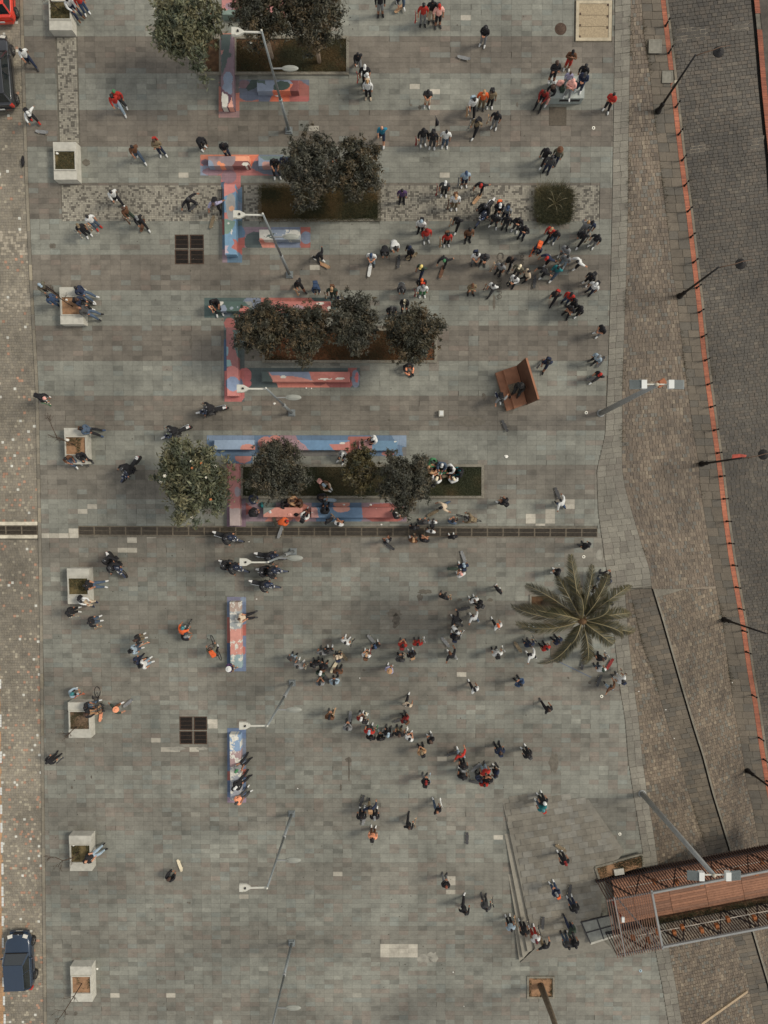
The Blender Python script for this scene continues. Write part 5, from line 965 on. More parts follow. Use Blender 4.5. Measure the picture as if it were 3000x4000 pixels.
# ================================================================== FOOTBRIDGE
O = WZ(2325, 3437, zp); ang = R(10.8); U = Vector((math.cos(ang), math.sin(ang), 0)); Nn = Vector((math.sin(ang), -math.cos(ang), 0)); WD, LEN, HT = 3.5, 14.5, 2.3
root = empty('footbridge', O); tag(root, 'footbridge with wooden deck and walls of rust brown slats, bottom right', 'footbridge')
def B_(u, n, z): return U * u + Nn * n + Vector((0, 0, z))
m = MB(); m.hexa([B_(1.0, .05, -.35), B_(1.0, WD, -.35), B_(LEN, WD, -.35), B_(LEN, .05, -.35), B_(1.0, .05, -.06), B_(1.0, WD, -.06), B_(LEN, WD, -.06), B_(LEN, .05, -.06)][::1]); m.build('deck_beam', STEELD, root)
r = np.random.default_rng(93); np_ = 19; DW = 2.92; off0 = .12
seams = [1.0, 2.15] + [2.15 + 2.32 * k for k in range(1, 6)] + [LEN]
for s in range(len(seams) - 1):
    for k in range(np_):
        a, b = seams[s] + .012, seams[s + 1] - .012
        if b - a < .3: continue
        n0, n1 = off0 + DW * k / np_ + .006, off0 + DW * (k + 1) / np_ - .006; z = r.uniform(-.004, .004)
        t = np.array([[tuple(B_(a, n1, z)), tuple(B_(b, n1, z)), tuple(B_(b, n0, z)), tuple(B_(a, n0, z))]])
        c = (ps(138, 98, 75) if r.random() < .7 else ps(122, 89, 70)) * r.uniform(.82, 1.18); cen = t[0].mean(0)
        link('deck_plank', quads_mesh('deck_plank', t - cen, c[None], (0, 0, .05), WOOD), root, cen)
# planting trough along the lower side
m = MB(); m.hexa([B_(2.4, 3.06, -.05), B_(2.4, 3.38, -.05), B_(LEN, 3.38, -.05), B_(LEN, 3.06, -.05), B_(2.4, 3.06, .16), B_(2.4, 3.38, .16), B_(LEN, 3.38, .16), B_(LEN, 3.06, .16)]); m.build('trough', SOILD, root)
P = [(O + B_(random.uniform(2.5, LEN), random.uniform(3.1, 3.34), .16), 1) for _ in range(260)]
tufts('trough_plants', 'trailing green plants in the trough along the footbridge deck', P, 10, .2, 12, GGRN, .1)
slm = MB(); slm.box((0, 0, HT / 2 - .15), (.035, .09, HT + .3)); sme = slm.mesh('wall_slat', SLATM)
sp_ = .165
for wi, n in enumerate((0.0, WD)):
    k = int((LEN - .05) / sp_)
    for i in range(k): link('wall_slat', sme, root, B_(.05 + i * sp_, n, 0), ang)
    for z, a0, m_ in ((.05, 0.0, STEELD), (HT + .02, 2.8, STEELG)):
        m = MB(); m.bar(B_(a0, n + (.09 if wi == 0 else -.09), z), B_(LEN, n + (.09 if wi == 0 else -.09), z), .11, .14); m.build('rail_beam', m_, root)
    m = MB(); m.bar(B_(0, n + (.09 if wi == 0 else -.09), HT - .02), B_(2.78, n + (.09 if wi == 0 else -.09), HT - .02), .08, .08); m.build('portal_beam', STEELG, root)
    s = .16 if wi == 0 else -.16
    for i in range(6):
        u0 = .6 + i * 2.32; m = MB(); m.bar(B_(u0, n + s, .1), B_(u0 + 1.1, n + s, HT - .1), .07); m.build('diagonal_brace', STEELD, root)
        m = MB(); m.bar(B_(u0 + 2.2, n + s, .1), B_(u0 + 1.2, n + s, HT - .1), .07); m.build('diagonal_brace', STEELD, root)
m = MB(); m.bar(B_(1.6, WD - .2, 1.05), B_(LEN, WD - .2, 1.05), .035); m.build('handrail', mat('pale_handrail', sc(200, 190, 172), rough=.4, var=.05), root)
m = MB(); m.bar(B_(1.6, .22, 1.05), B_(LEN, .22, 1.05), .03); m.build('handrail', mat('pale_handrail'), root)
rs = MB(); rs.box((0, WD / 2, 0), (.035, WD + .1, .06)); rsm = rs.mesh('roof_slat', mat('roof_slat_brown', sc(104, 76, 61), rough=.6, var=.15, vs=5))
for i in range(20): link('roof_slat', rsm, root, B_(.03 + i * .14, 0, HT + .06), rot=(0, 0, ang + math.pi))
for o in root.children:
    if o.name.startswith('roof_slat'): o.rotation_euler = (0, 0, ang); o.location = o.location + Nn * WD
for u, w_ in ((.5, .07), (2.8, .12)):
    m = MB(); m.bar(B_(u, -.05, HT + .0), B_(u, WD + .05, HT + .0), w_, .1); m.build('cross_beam', STEELG, root)
m = MB(); m.bar(B_(.65, .0, HT - .04), B_(2.7, WD, HT - .04), .09, .07); m.build('roof_brace', STEELG, root)
pm = MB(); pm.prism([(-.10, -.14), (.10, -.14), (.10, .14), (-.10, .14)], -.13, .13); pme = pm.mesh('hanging_pot', TERRA)
for i, (u, z) in enumerate([(1.4, 1.2), (2.2, 1.7), (3.0, 1.1), (3.9, 1.45), (4.55, 1.1), (5.5, 1.7), (6.5, 1.6), (7.4, 1.15), (8.9, 1.5), (9.7, 1.7), (10.6, 1.2), (11.6, 1.6)]): link('hanging_pot', pme, root, B_(u, WD - .22, z), ang)
for i, u in enumerate((3.4, 4.6, 5.9, 7.1, 8.4, 9.3, 10.2)): link('hanging_pot', pme, root, B_(u, .24, 1.0 + .5 * (i % 3)), ang)
# glass floor hatch in front of the entrance
gq = [WZ(x, y, zp + .004) for x, y in ((2270, 3601), (2392, 3572), (2410, 3650), (2306, 3684))]; gc = sum(gq, Vector()) / 4; root = empty('glass_hatch', gc); tag(root, 'dark framed glass floor hatch left of the footbridge', 'hatch'); gq = [p - gc for p in gq]
def gl(u, v): return (gq[0] * (1 - u) + gq[1] * u) * (1 - v) + (gq[3] * (1 - u) + gq[2] * u) * v
HG = mat('hatch_glass', sc(112, 112, 103), rough=.12, var=.2, vs=3, coat=.3)
for i in range(2):
    for j in range(2):
        m = MB(); q = [gl(i / 2 + .02, (j + 1) / 2 - .02), gl((i + 1) / 2 - .02, (j + 1) / 2 - .02), gl((i + 1) / 2 - .02, j / 2 + .02), gl(i / 2 + .02, j / 2 + .02)]; m.poly3([p for p in q], [p + Vector((0, 0, .03)) for p in q]); m.build('pane', HG, root)
m = MB()
for t in (0, .5, 1): m.bar(gl(t, 0) + Vector((0, 0, .025)), gl(t, 1) + Vector((0, 0, .025)), .07, .06)
m.build('frame', STEELD, root); m = MB()
for t in (0, .5): m.bar(gl(0, t) + Vector((0, 0, .026)), gl(1, t) + Vector((0, 0, .026)), .07, .056)
m.build('cross_frame', STEELD, root); m = MB(); m.bar(gl(0, 1) + Vector((0, -.02, .024)), gl(1.0, 1) + Vector((0, -.02, .024)), .13, .05); m.build('pale_sill', CONC, root)
cp = O + B_(.75, 1.35, 0); m = MB(); m.bar((0, 0, 0), (0, 0, 2.3), .07); root = m.build('camera_post', mat('red_post', sc(130, 44, 36), rough=.6, var=.1), None, cp); m = MB(); m.box((0, .05, 2.38), (.16, .3, .14)); m.build('camera_housing', WHITE, root); tag(root, 'red post with a white camera at the footbridge entrance', 'camera post')
# ---- chalk and spray writing on the slabs
GRF = mat('dark_spray_line', sc(84, 79, 70), rough=.9, var=.3, vs=20); TX = []
for txt, x, y, size in (('Co', 1942, 985, .6), ('amero', 1942, 1068, .6), ('Jose', 2033, 985, .46)):
    cu = bpy.data.curves.new('graffiti', 'FONT'); cu.body = txt; cu.size = size; o = bpy.data.objects.new('graffiti', cu); COL.objects.link(o); TX.append((o, x, y))
dg = bpy.context.evaluated_depsgraph_get()
for o, x, y in TX:
    me = bpy.data.meshes.new_from_object(o.evaluated_get(dg)); me.materials.clear(); me.materials.append(GRF); link('graffiti', me, plaza, W(x, y, -.0045), rot=(SLOPE_ROT[0], 0, R(-90)))
for o, x, y in TX: bpy.data.objects.remove(o)
m = MB(); m.bar(W(2148, 2568, -.005), W(2310, 2646, -.005), .05, .004); m.build('blue_spray_line', mat('blue_spray', sc(86, 96, 110), rough=.9), plaza)
# stains with a shape of their own
def stain(x, y, rx, ry, col_, seed):
    r = np.random.default_rng(seed); n = 18; v = [tuple(W(x + rx * (1 + r.uniform(-.3, .3)) * math.cos(t), y + ry * (1 + r.uniform(-.3, .3)) * math.sin(t), -.0042)) for t in np.linspace(0, 6.28, n, endpoint=False)][::-1]
    m = MB(); m.add(v, [tuple(range(n))]); m.build('stain', col_, plaza)
ST = mat('oil_stain', sc(82, 76, 66), rough=.8, var=.3, vs=6); ST2 = mat('old_stain', sc(94, 88, 77), rough=.85, var=.2, vs=6)
for i, (x, y, a, b, k) in enumerate([(1548, 2420, 16, 22, ST), (1640, 2335, 12, 14, ST2), (1660, 2312, 26, 9, ST2), (1540, 2395, 30, 16, ST2), (1542, 2443, 7, 12, ST), (1422, 2618, 6, 5, ST), (1795, 2343, 10, 6, ST2), (1915, 2343, 11, 7, ST2), (1362, 2968, 13, 12, ST), (1363, 3010, 3, 42, ST), (1331, 3075, 4, 12, ST), (338, 635, 15, 14, ST2), (1520, 1640, 6, 4, ST), (1890, 1550, 7, 14, ST), (2162, 2980, 16, 40, ST2), (281, 3076, 4, 6, ST), (357, 3035, 3, 6, ST), (295, 3960, 7, 8, ST), (280, 3474, 4, 3, ST), (337, 3476, 3, 3, ST), (740, 3527, 5, 5, ST2), (1830, 1645, 60, 20, ST2), (1985, 1600, 26, 16, ST2), (2304, 2666, 7, 7, ST), (2220, 2648, 4, 5, ST), (1146, 2940, 4, 4, ST), (1605, 410, 5, 6, ST2), (1640, 420, 6, 9, ST2), (2020, 408, 5, 8, ST2), (2072, 240, 4, 4, ST), (1930, 1180, 6, 30, ST2), (745, 1340, 6, 20, ST2), (205, 960, 14, 10, ST2)]): stain(x, y, a, b, k, i)
DUST = mat('spilt_plaster', sc(132, 128, 116), rough=.95, var=.2, vs=4)
for i, (x, y, a, b) in enumerate([(1660, 3745, 34, 16), (1690, 3738, 22, 18), (2340, 2170, 12, 22), (690, 2925, 34, 8), (2755, 110, 40, 18), (790, 2925, 20, 7)]): 
    if x < 2400: stain(x, y, a, b, DUST, 60 + i)
# litter
LITTER = []
def litter(x, y, s, col_, d=-.01, seed=0):
    r = random.Random(seed); c = W(x, y, d); m = MB(); n = 7; rim = [Vector((math.cos(k * 6.28 / n) * s * r.uniform(.6, 1.2), math.sin(k * 6.28 / n) * s * r.uniform(.4, 1), r.uniform(0, .03))) for k in range(n)]
    m.add([(0, 0, .05)] + rim, [(0, k + 1, (k + 1) % n + 1) for k in range(n)]); o = m.build('paper_scrap', col_, None, c); LITTER.append((o, x, y))
for i, (x, y, s) in enumerate([(1977, 1782, .13), (1085, 372, .2), (1072, 1576, .09), (1196, 1516, .06), (1216, 1517, .06), (1489, 2049, .08), (1163, 3080, .05), (1770, 3797, .06), (1812, 3930, .05), (972, 2116, .06), (1002, 2340, .06), (2600, 2772, .05), (2633, 2884, .05), (2860, 2666, .05), (380, 3785, .1), (979, 168, .1), (965, 193, .05), (1001, 250, .06), (1448, 1972, .1), (1343, 1972, .1), (223, 600, .1), (260, 1171, .1), (262, 1718, .13), (287, 3302, .09), (2065, 3705, .07), (2238, 3679, .06), (2495, 2700, .05), (1405, 2648, .05), (2183, 2206, .05), (2106, 841, .13)]): litter(x, y, s, mat('white_paper', sc(208, 204, 192), rough=.8, var=.05), -.63 if x < 300 and y < 3400 else (-.14 if 2100 < x < 2110 else -.01), i)
# ================================================================== CARS
def car(label, x, y, paint, rz, L=3.55, Wd=1.62, Hh=1.42, d=.06, glow=True, sporty=False, lights=True):
    """a small hatchback; local +Y is its front; x, y: middle of its footprint in the photograph"""
    root = empty('parked_car', W(x, y, d), rot=(SLOPE_ROT[0] * math.cos(rz), -SLOPE_ROT[0] * math.sin(rz) * -1, rz)); tag(root, label, 'car')
    P_ = mat(paint[0], sc(*paint[1]), rough=.28, var=.03, vs=20, coat=.7, spec=.5); h = L / 2; w_ = Wd / 2
    # body loft: sections along y: (y, half width, z bottom, z belt, z shoulder)
    S = [(h, .62, .30, .48, .55), (h - .10, .74, .22, .58, .66), (h - .45, .96, .20, .70, .78), (h - 1.0, 1.0, .20, .80, .88), (.1, 1.0, .20, .84, .92), (-.6, 1.0, .20, .86, .94), (-h + .35, .98, .22, .86, .94), (-h + .06, .90, .26, .80, .90), (-h, .82, .32, .70, .82)]
    V = []; F = []; n = 8
    for (yy, k, zb, zm, zt) in S:
        a = w_ * k; V += [(-a * .92, yy, zb), (-a, yy, zb + .16), (-a, yy, zm), (-a * .93, yy, zt), (a * .93, yy, zt), (a, yy, zm), (a, yy, zb + .16), (a * .92, yy, zb)]
    for i in range(len(S) - 1):
        for k in range(n): F.append((i * n + k, i * n + (k + 1) % n, (i + 1) * n + (k + 1) % n, (i + 1) * n + k))
    F += [tuple(range(n - 1, -1, -1)), tuple((len(S) - 1) * n + k for k in range(n))]; m = MB(); m.add(V, F, True); bo = m.build('body', P_, root); bv = bo.modifiers.new('bevel', 'BEVEL'); bv.width = .05; bv.segments = 2; bv.limit_method = 'ANGLE'; bv.angle_limit = R(25)
    # cabin
    zr = Hh; yb, yf = -h + .16, h - 1.08; yt0, yt1 = -h + .42, .28; a0, a1 = w_ * .92, w_ * .76
    cab = [(-a0, yf, .88), (a0, yf, .88), (a0, yb, .92), (-a0, yb, .92), (-a1, yt1, zr), (a1, yt1, zr), (a1, yt0, zr), (-a1, yt0, zr)]
    m = MB(); m.add(cab, [(4, 7, 6, 5)]); k = .05
    m = MB(); rc_ = [Vector(p) for p in cab]; m.add([tuple(p) for p in rc_[4:]] + [(p.x * .94, p.y, p.z + .035) for p in rc_[4:]], [(4, 7, 6, 5), (0, 1, 5, 4), (1, 2, 6, 5), (2, 3, 7, 6), (3, 0, 4, 7)]); ro = m.build('roof', P_, root); bv = ro.modifiers.new('bevel', 'BEVEL'); bv.width = .03; bv.segments = 2
    m = MB()
    for a, b in ((0, 4), (1, 5), (2, 6), (3, 7)): m.bar(rc_[a], rc_[b], .09, .08)
    for s in (0, 1):
        lo = rc_[0 if s == 0 else 1].lerp(rc_[3 if s == 0 else 2], .47); hi = rc_[4 if s == 0 else 5].lerp(rc_[7 if s == 0 else 6], .35); m.bar(lo, hi, .07, .05)
    m.build('pillars', P_, root)
    def pane(nm, i, ins=.04):
        q = [rc_[j] for j in i]; c = sum(q, Vector()) / 4; nrm = (q[1] - q[0]).cross(q[2] - q[1]).normalized(); q = [p.lerp(c, ins) - nrm * .012 for p in q]; m = MB(); m.add(q, [(0, 1, 2, 3)]); m.build(nm, GLASSD, root)
    pane('windscreen', (0, 1, 5, 4)); pane('rear_window', (2, 3, 7, 6)); pane('side_window', (1, 2, 6, 5)); pane('side_window', (3, 0, 4, 7))
    m = MB(); m.add([(-a0 * .9, yf - .2, .8), (a0 * .9, yf - .2, .8), (a0 * .9, yb + .1, .8), (-a0 * .9, yb + .1, .8)], [(0, 1, 2, 3)]); m.build('interior', STEELD, root)
    m = MB(); m.bar((-a0 * .97, yf + .02, .905), (a0 * .97, yf + .02, .905), .07, .02); m.build('wiper_cowl', BLACKM, root)
    for sx in (-1, 1):
        for wy in (h - .68, -h + .62):
            c = Vector((sx * (w_ - .08), wy, .29)); wb = empty('wheel', c); wb.parent = root; Mx = Matrix.Rotation(R(90), 4, 'Y'); m = MB(); m.lathe([(.19, -.1), (.285, -.1), (.29, -.06), (.29, .06), (.285, .1), (.19, .1)], (0, 0, 0), 20, Mx); m.build('tyre', TYRE, wb)
            m = MB(); m.lathe([(.19, -.06), (.19, .075), (.16, .08), (.05, .085), (.04, .105), (.01, .105)] if sx > 0 else [(.19, .06), (.19, -.075), (.16, -.08), (.05, -.085), (.04, -.105), (.01, -.105)], (0, 0, 0), 20, Mx)
            m.build('rim', ALU, wb); m = MB()
            for k in range(5):
                a = k * 1.2566; m.bar((sx * .1, 0, 0), (sx * .098, math.cos(a) * .18, math.sin(a) * .18), .045, .02)
            m.build('spokes', ALU, wb)
        m = MB(); m.box((sx * w_ * .60, h - .12, .66), (.30, .2, .03), M=Matrix.Rotation(-.35, 4, 'X') @ Matrix.Rotation(-sx * .25, 4, 'Z')); m.build('headlight', HEADL, root)
        m = MB(); m.box((sx * (w_ * .86), -h + .06, .72), (.16, .14, .26)); m.build('tail_light', RED_L, root)
        m = MB(); m.bar((sx * w_ * .96, yf - .25, .93), (sx * (w_ + .12), yf - .27, .96), .04); m.ball((sx * (w_ + .13), yf - .28, .97), (.09, .05, .065), 10, 6); m.build('wing_mirror', P_, root)
        m = MB(); m.bar((sx * w_ * 1.005, yf - .3, .62), (sx * w_ * 1.005, -h + .5, .62), .02, .05); m.build('side_moulding', BLACKM, root)
        for k in (0, 1):
            m = MB(); m.box((sx * w_ * 1.005, -.15 - .75 * k + .3, .78), (.03, .16, .03)); m.build('door_handle', P_, root)
    m = MB(); m.bar((-w_ * .72, h - .02, .40), (w_ * .72, h - .02, .40), .22, .2); m.build('front_bumper', P_, root); m = MB(); m.bar((-w_ * .78, -h + .02, .44), (w_ * .78, -h + .02, .44), .16, .22); m.build('rear_bumper', P_, root)
    m = MB(); m.box((0, h + .02, .56), (.62, .10, .10)); m.build('grille', BLACKM, root); m = MB(); m.box((0, h + .10, .40), (.42, .02, .11), M=Matrix.Rotation(-.3, 4, 'X')); m.build('number_plate', mat('plate_grey', sc(150, 146, 134), rough=.5), root)
    m = MB(); m.box((0, -h - .07, .56), (.42, .02, .11)); m.build('number_plate', WHITE, root); m = MB(); m.lathe([(.05, 0), (.05, .012), (.03, .014)], (0, h - .06, .60), 14, None); m.build('badge', CHROME, root)
    return root
car('dark blue hatchback parked on the road at the bottom left', 96, 3728, ('blue_car_paint', (30, 44, 60)), 0.03)
car('black hatchback parked on the road at the top left', 12, 303, ('black_car_paint', (36, 37, 39)), 0.06, L=4.1, Wd=1.7)
car('bright red car cut off by the top left corner', 16, -15, ('red_car_paint', (196, 52, 34)), 0.04, L=3.5)
# ================================================================== MOTORCYCLES
def motorcycle(white=True):
    root = empty('motorcycle'); BODY = mat('moto_blue_black', sc(40, 46, 62), rough=.35, var=.1, coat=.4); W_ = mat('moto_white', sc(196, 194, 188), rough=.35, var=.05, coat=.4)
    for nm, y in (('front', .72), ('rear', -.66)):
        c = empty('wheel', (0, y, .32)); c.parent = root; Mx = Matrix.Rotation(R(90), 4, 'Y'); m = MB(); wd = .05 if nm == 'front' else .065
        m.lathe([(.25, -wd), (.30, -wd), (.32, -wd * .4), (.32, wd * .4), (.30, wd), (.25, wd)], (0, 0, 0), 20, Mx); m.build('tyre', TYRE, c); m = MB(); m.lathe([(.255, -.02), (.255, .02), (.22, .02), (.22, -.02)], (0, 0, 0), 20, Mx); m.lathe([(.05, -.06), (.05, .06)], (0, 0, 0), 10, Mx)
        for k in range(8): a = k * .785; m.bar((0, 0, 0), (0, math.cos(a) * .24, math.sin(a) * .24), .012)
        m.build('rim', ALU, c)
    m = MB(); m.tube([(0, .42, .62), (0, .2, .74), (0, -.1, .6), (0, -.62, .72)], [.04, .05, .05, .03], 6); m.tube([(0, .42, .62), (0, .15, .32), (0, -.2, .3)], [.03, .03, .03], 6); m.build('frame', BLACKM, root)
    m = MB()
    for s in (-1, 1): m.tube([(s * .07, .72, .32), (s * .08, .48, .88)], [.025, .03], 7)
    m.build('fork', CHROME, root)
    m = MB(); m.box((0, .02, .38), (.30, .42, .34)); m.lathe([(.12, 0), (.12, .14), (.07, .16)], (.1, .0, .34), 10, Matrix.Rotation(R(90), 4, 'Y')); m.build('engine', STEELD, root)
    m = MB(); m.ball((0, .18, .84), (.17, .31, .15), 12, 8); m.ball((0.14, .28, .72), (.06, .22, .13), 8, 6); m.ball((-.14, .28, .72), (.06, .22, .13), 8, 6); m.build('fuel_tank', BODY, root)
    m = MB(); m.lathe([(.035, 0), (.035, .02), (.02, .024)], (0, .22, .975), 10); m.build('filler_cap', CHROME, root)
    m = MB(); m.hexa([(-.11, -.72, .80), (.11, -.72, .80), (.13, .0, .80), (-.13, .0, .80), (-.08, -.74, .88), (.08, -.74, .88), (.10, -.02, .87), (-.10, -.02, .87)]); m.build('seat', mat('black_vinyl', sc(34, 33, 33), rough=.6, var=.1), root)
    m = MB(); m.add([(-.045, 1.0, .60), (.045, 1.0, .60), (.07, .62, .70), (-.07, .62, .70), (-.04, 1.0, .57), (.04, 1.0, .57), (.06, .62, .64), (-.06, .62, .64)], [(0, 1, 2, 3), (7, 6, 5, 4), (0, 4, 5, 1), (1, 5, 6, 2), (2, 6, 7, 3), (3, 7, 4, 0)]); m.build('front_mudguard', mat('moto_mudguard_white', sc(196, 194, 188), rough=.35) if white else BODY, root)
    m = MB(); m.hexa([(-.09, -.70, .80), (.09, -.70, .80), (.05, -.92, .86), (-.05, -.92, .86), (-.08, -.72, .9), (.08, -.72, .9), (.03, -.93, .9), (-.03, -.93, .9)][::1]); m.build('tail', W_, root)
    m = MB(); m.box((0, -.92, .82), (.10, .05, .06)); m.build('tail_light', RED_L, root)
    m = MB(); m.box((0, .60, .86), (.20, .10, .2), M=Matrix.Rotation(-.3, 4, 'X')); m.build('headlight_cowl', BODY, root); m = MB(); m.ball((0, .66, .86), (.08, .05, .09)); m.build('headlight', HEADL, root)
    for s in (-1, 1):
        m = MB(); m.hexa([(s * .10, .05, .62), (s * .19, .05, .62), (s * .17, .52, .66), (s * .10, .52, .66), (s * .10, .05, .80), (s * .16, .05, .80), (s * .14, .55, .86), (s * .08, .55, .86)]); m.build('side_fairing', mat('moto_blue', sc(58, 76, 112), rough=.35, var=.05) if s < 0 else W_, root)
        m = MB(); m.bar((s * .30, .36, 1.02), (s * .42, .44, 1.12), .012); m.ball((s * .43, .45, 1.13), (.05, .015, .035), 8, 5); m.build('mirror', BLACKM, root)
        m = MB(); m.bar((s * .16, -.05, .30), (s * .28, -.05, .30), .03); m.build('footpeg', STEELD, root)
    m = MB(); m.tube([(-.40, .30, 1.02), (-.18, .40, 1.0), (.18, .40, 1.0), (.40, .30, 1.02)], .016, 7); m.tube([(-.41, .29, 1.02), (-.30, .34, 1.012)], .024, 7); m.tube([(.41, .29, 1.02), (.30, .34, 1.012)], .024, 7); m.build('handlebar', BLACKM, root)
    m = MB(); m.tube([(.14, .15, .28), (.17, -.2, .25), (.18, -.62, .42), (.17, -.85, .5)], [.025, .03, .045, .045], 8); m.build('exhaust', CHROME, root)
    m = MB(); m.bar((-.1, -.1, .3), (-.26, -.05, .0), .022); m.build('side_stand', BLACKM, root)
    return root
T2 = 2.07375
def tpx(t, x, y): return {'a': 0, 'b': 700, 'c': 1400, 'd': 2200}[t[0]] + x / T2, {'0': 0, '1': 700, '2': 1500, '3': 2300, '4': 3100}[t[1]] + y / T2
motoW = motorcycle(True); motoD = motorcycle(False); MOTOS = []; usedm = set()
ML = [('a2', 1430, 388, 202, 1, 'motorcycle with a white front mudguard, second from the top of those ridden at left'), ('a2', 1055, 685, 234, 1, 'black motorcycle ridden left of the flowering tree'), ('b2', 268, 208, 190, 1, 'motorcycle with a white front mudguard, topmost of those ridden at left'), ('a2', 940, 1465, 305, 2, 'motorcycle carrying two riders just below the drain, near the planter'),
      ('b2', 395, 1242, 342, 1, 'motorcycle ridden across the left part of the long drain'), ('b2', 735, 1398, 350, 1, 'topmost motorcycle of the three behind the fourth lamp post'), ('b2', 440, 1480, 338, 2, 'motorcycle with two riders left of the fourth lamp head'), ('b2', 750, 1515, 356, 2, 'motorcycle with two riders just below the fourth lamp head'), ('b2', 690, 1625, 347, 1, 'lowest motorcycle of the group, above the scratched white bench'), ('c1', 1020, 270, 236, 1, 'motorcycle standing in the crowd on the mosaic strip')]
for i, (t, x, y, a, n, lab) in enumerate(ML):
    pr = motoW if 'white front' in lab else motoD; o = pr if pr.name not in usedm else copy_tree(pr); usedm.add(pr.name); px, py = tpx(t, x, y); g = W(px, py, -.5); o.location = (g.x, g.y, gz(g.y)); o.rotation_euler = (0, R(-5), R(a - 90)); tag(o, lab, 'motorcycle', 'motorcycles with riders in black'); MOTOS.append((o, a, n, i))
# ================================================================== BICYCLES
def bicycle(col_, small=1.0):
    root = empty('bicycle'); FR = mat('bike_' + str(col_), sc(*col_), rough=.4, var=.05)
    for y in (.52, -.52):
        c = empty('wheel', (0, y * small, .34 * small)); c.parent = root; Mx = Matrix.Rotation(R(90), 4, 'Y'); m = MB(); n = 24; Rr = .32 * small
        m.tube([Mx @ Vector((Rr * math.cos(k * 6.2832 / n), Rr * math.sin(k * 6.2832 / n), 0)) for k in range(n + 1)], .022, 6, cap=False); m.build('tyre', TYRE, c); m = MB()
        for k in range(12): a = k * .5236; m.bar((0, 0, 0), (0, math.cos(a) * Rr * .96, math.sin(a) * Rr * .96), .006)
        m.lathe([(.03, -.04), (.03, .04)], (0, 0, 0), 8, Mx); m.build('spokes', ALU, c)
    k = small; m = MB(); A, B, C, D = (0, -.14 * k, .32 * k), (0, -.30 * k, .80 * k), (0, .34 * k, .84 * k), (0, .36 * k, .74 * k)
    for p, q in ((A, B), (B, C), (A, D), (A, (0, -.52 * k, .34 * k)), (B, (0, -.52 * k, .34 * k)), (C, (0, .52 * k, .34 * k))): m.tube([p, q], .02, 7)
    m.build('frame', FR, root); m = MB(); m.ball((0, -.33 * k, .9 * k), (.075, .14, .035)); m.bar(B, (0, -.33 * k, .88 * k), .025); m.build('saddle', BLACKM, root)
    m = MB(); m.tube([(-.30, .30 * k, 1.0 * k), (-.1, .36 * k, .98 * k), (.1, .36 * k, .98 * k), (.30, .30 * k, 1.0 * k)], .015, 7); m.bar(C, (0, .35 * k, .98 * k), .025); m.build('handlebar', BLACKM, root)
    m = MB(); m.lathe([(.09 * k, -.01), (.09 * k, .01)], (.05, -.14 * k, .32 * k), 14, Matrix.Rotation(R(90), 4, 'Y')); m.bar((.08, -.14 * k, .32 * k), (.08, -.02 * k, .2 * k), .02); m.bar((-.06, -.14 * k, .32 * k), (-.06, -.26 * k, .44 * k), .02); m.build('crank', STEELD, root)
    return root
for t, x, y, a, col_, k, lean, lab in (('a3', 800, 905, 280, (44, 42, 40), 1.0, 8, 'dark bicycle leaning at the planter below the drain'), ('b3', 292, 482, 113, (60, 58, 50), 1.0, 4, 'dark bicycle ridden beside the scratched white bench'), ('a3', 1505, 318, 60, (60, 70, 74), .72, 3, 'small bicycle under the person in an orange shirt'), ('c2', 895, 1090, 165, (50, 48, 46), .95, 6, 'dark bicycle in the group at the right part of the drain')):
    o = bicycle(col_, k); px, py = tpx(t, x, y); g = W(px, py, -.45); o.location = (g.x, g.y, gz(g.y)); o.rotation_euler = (0, R(lean), R(a - 90)); tag(o, lab, 'bicycle')
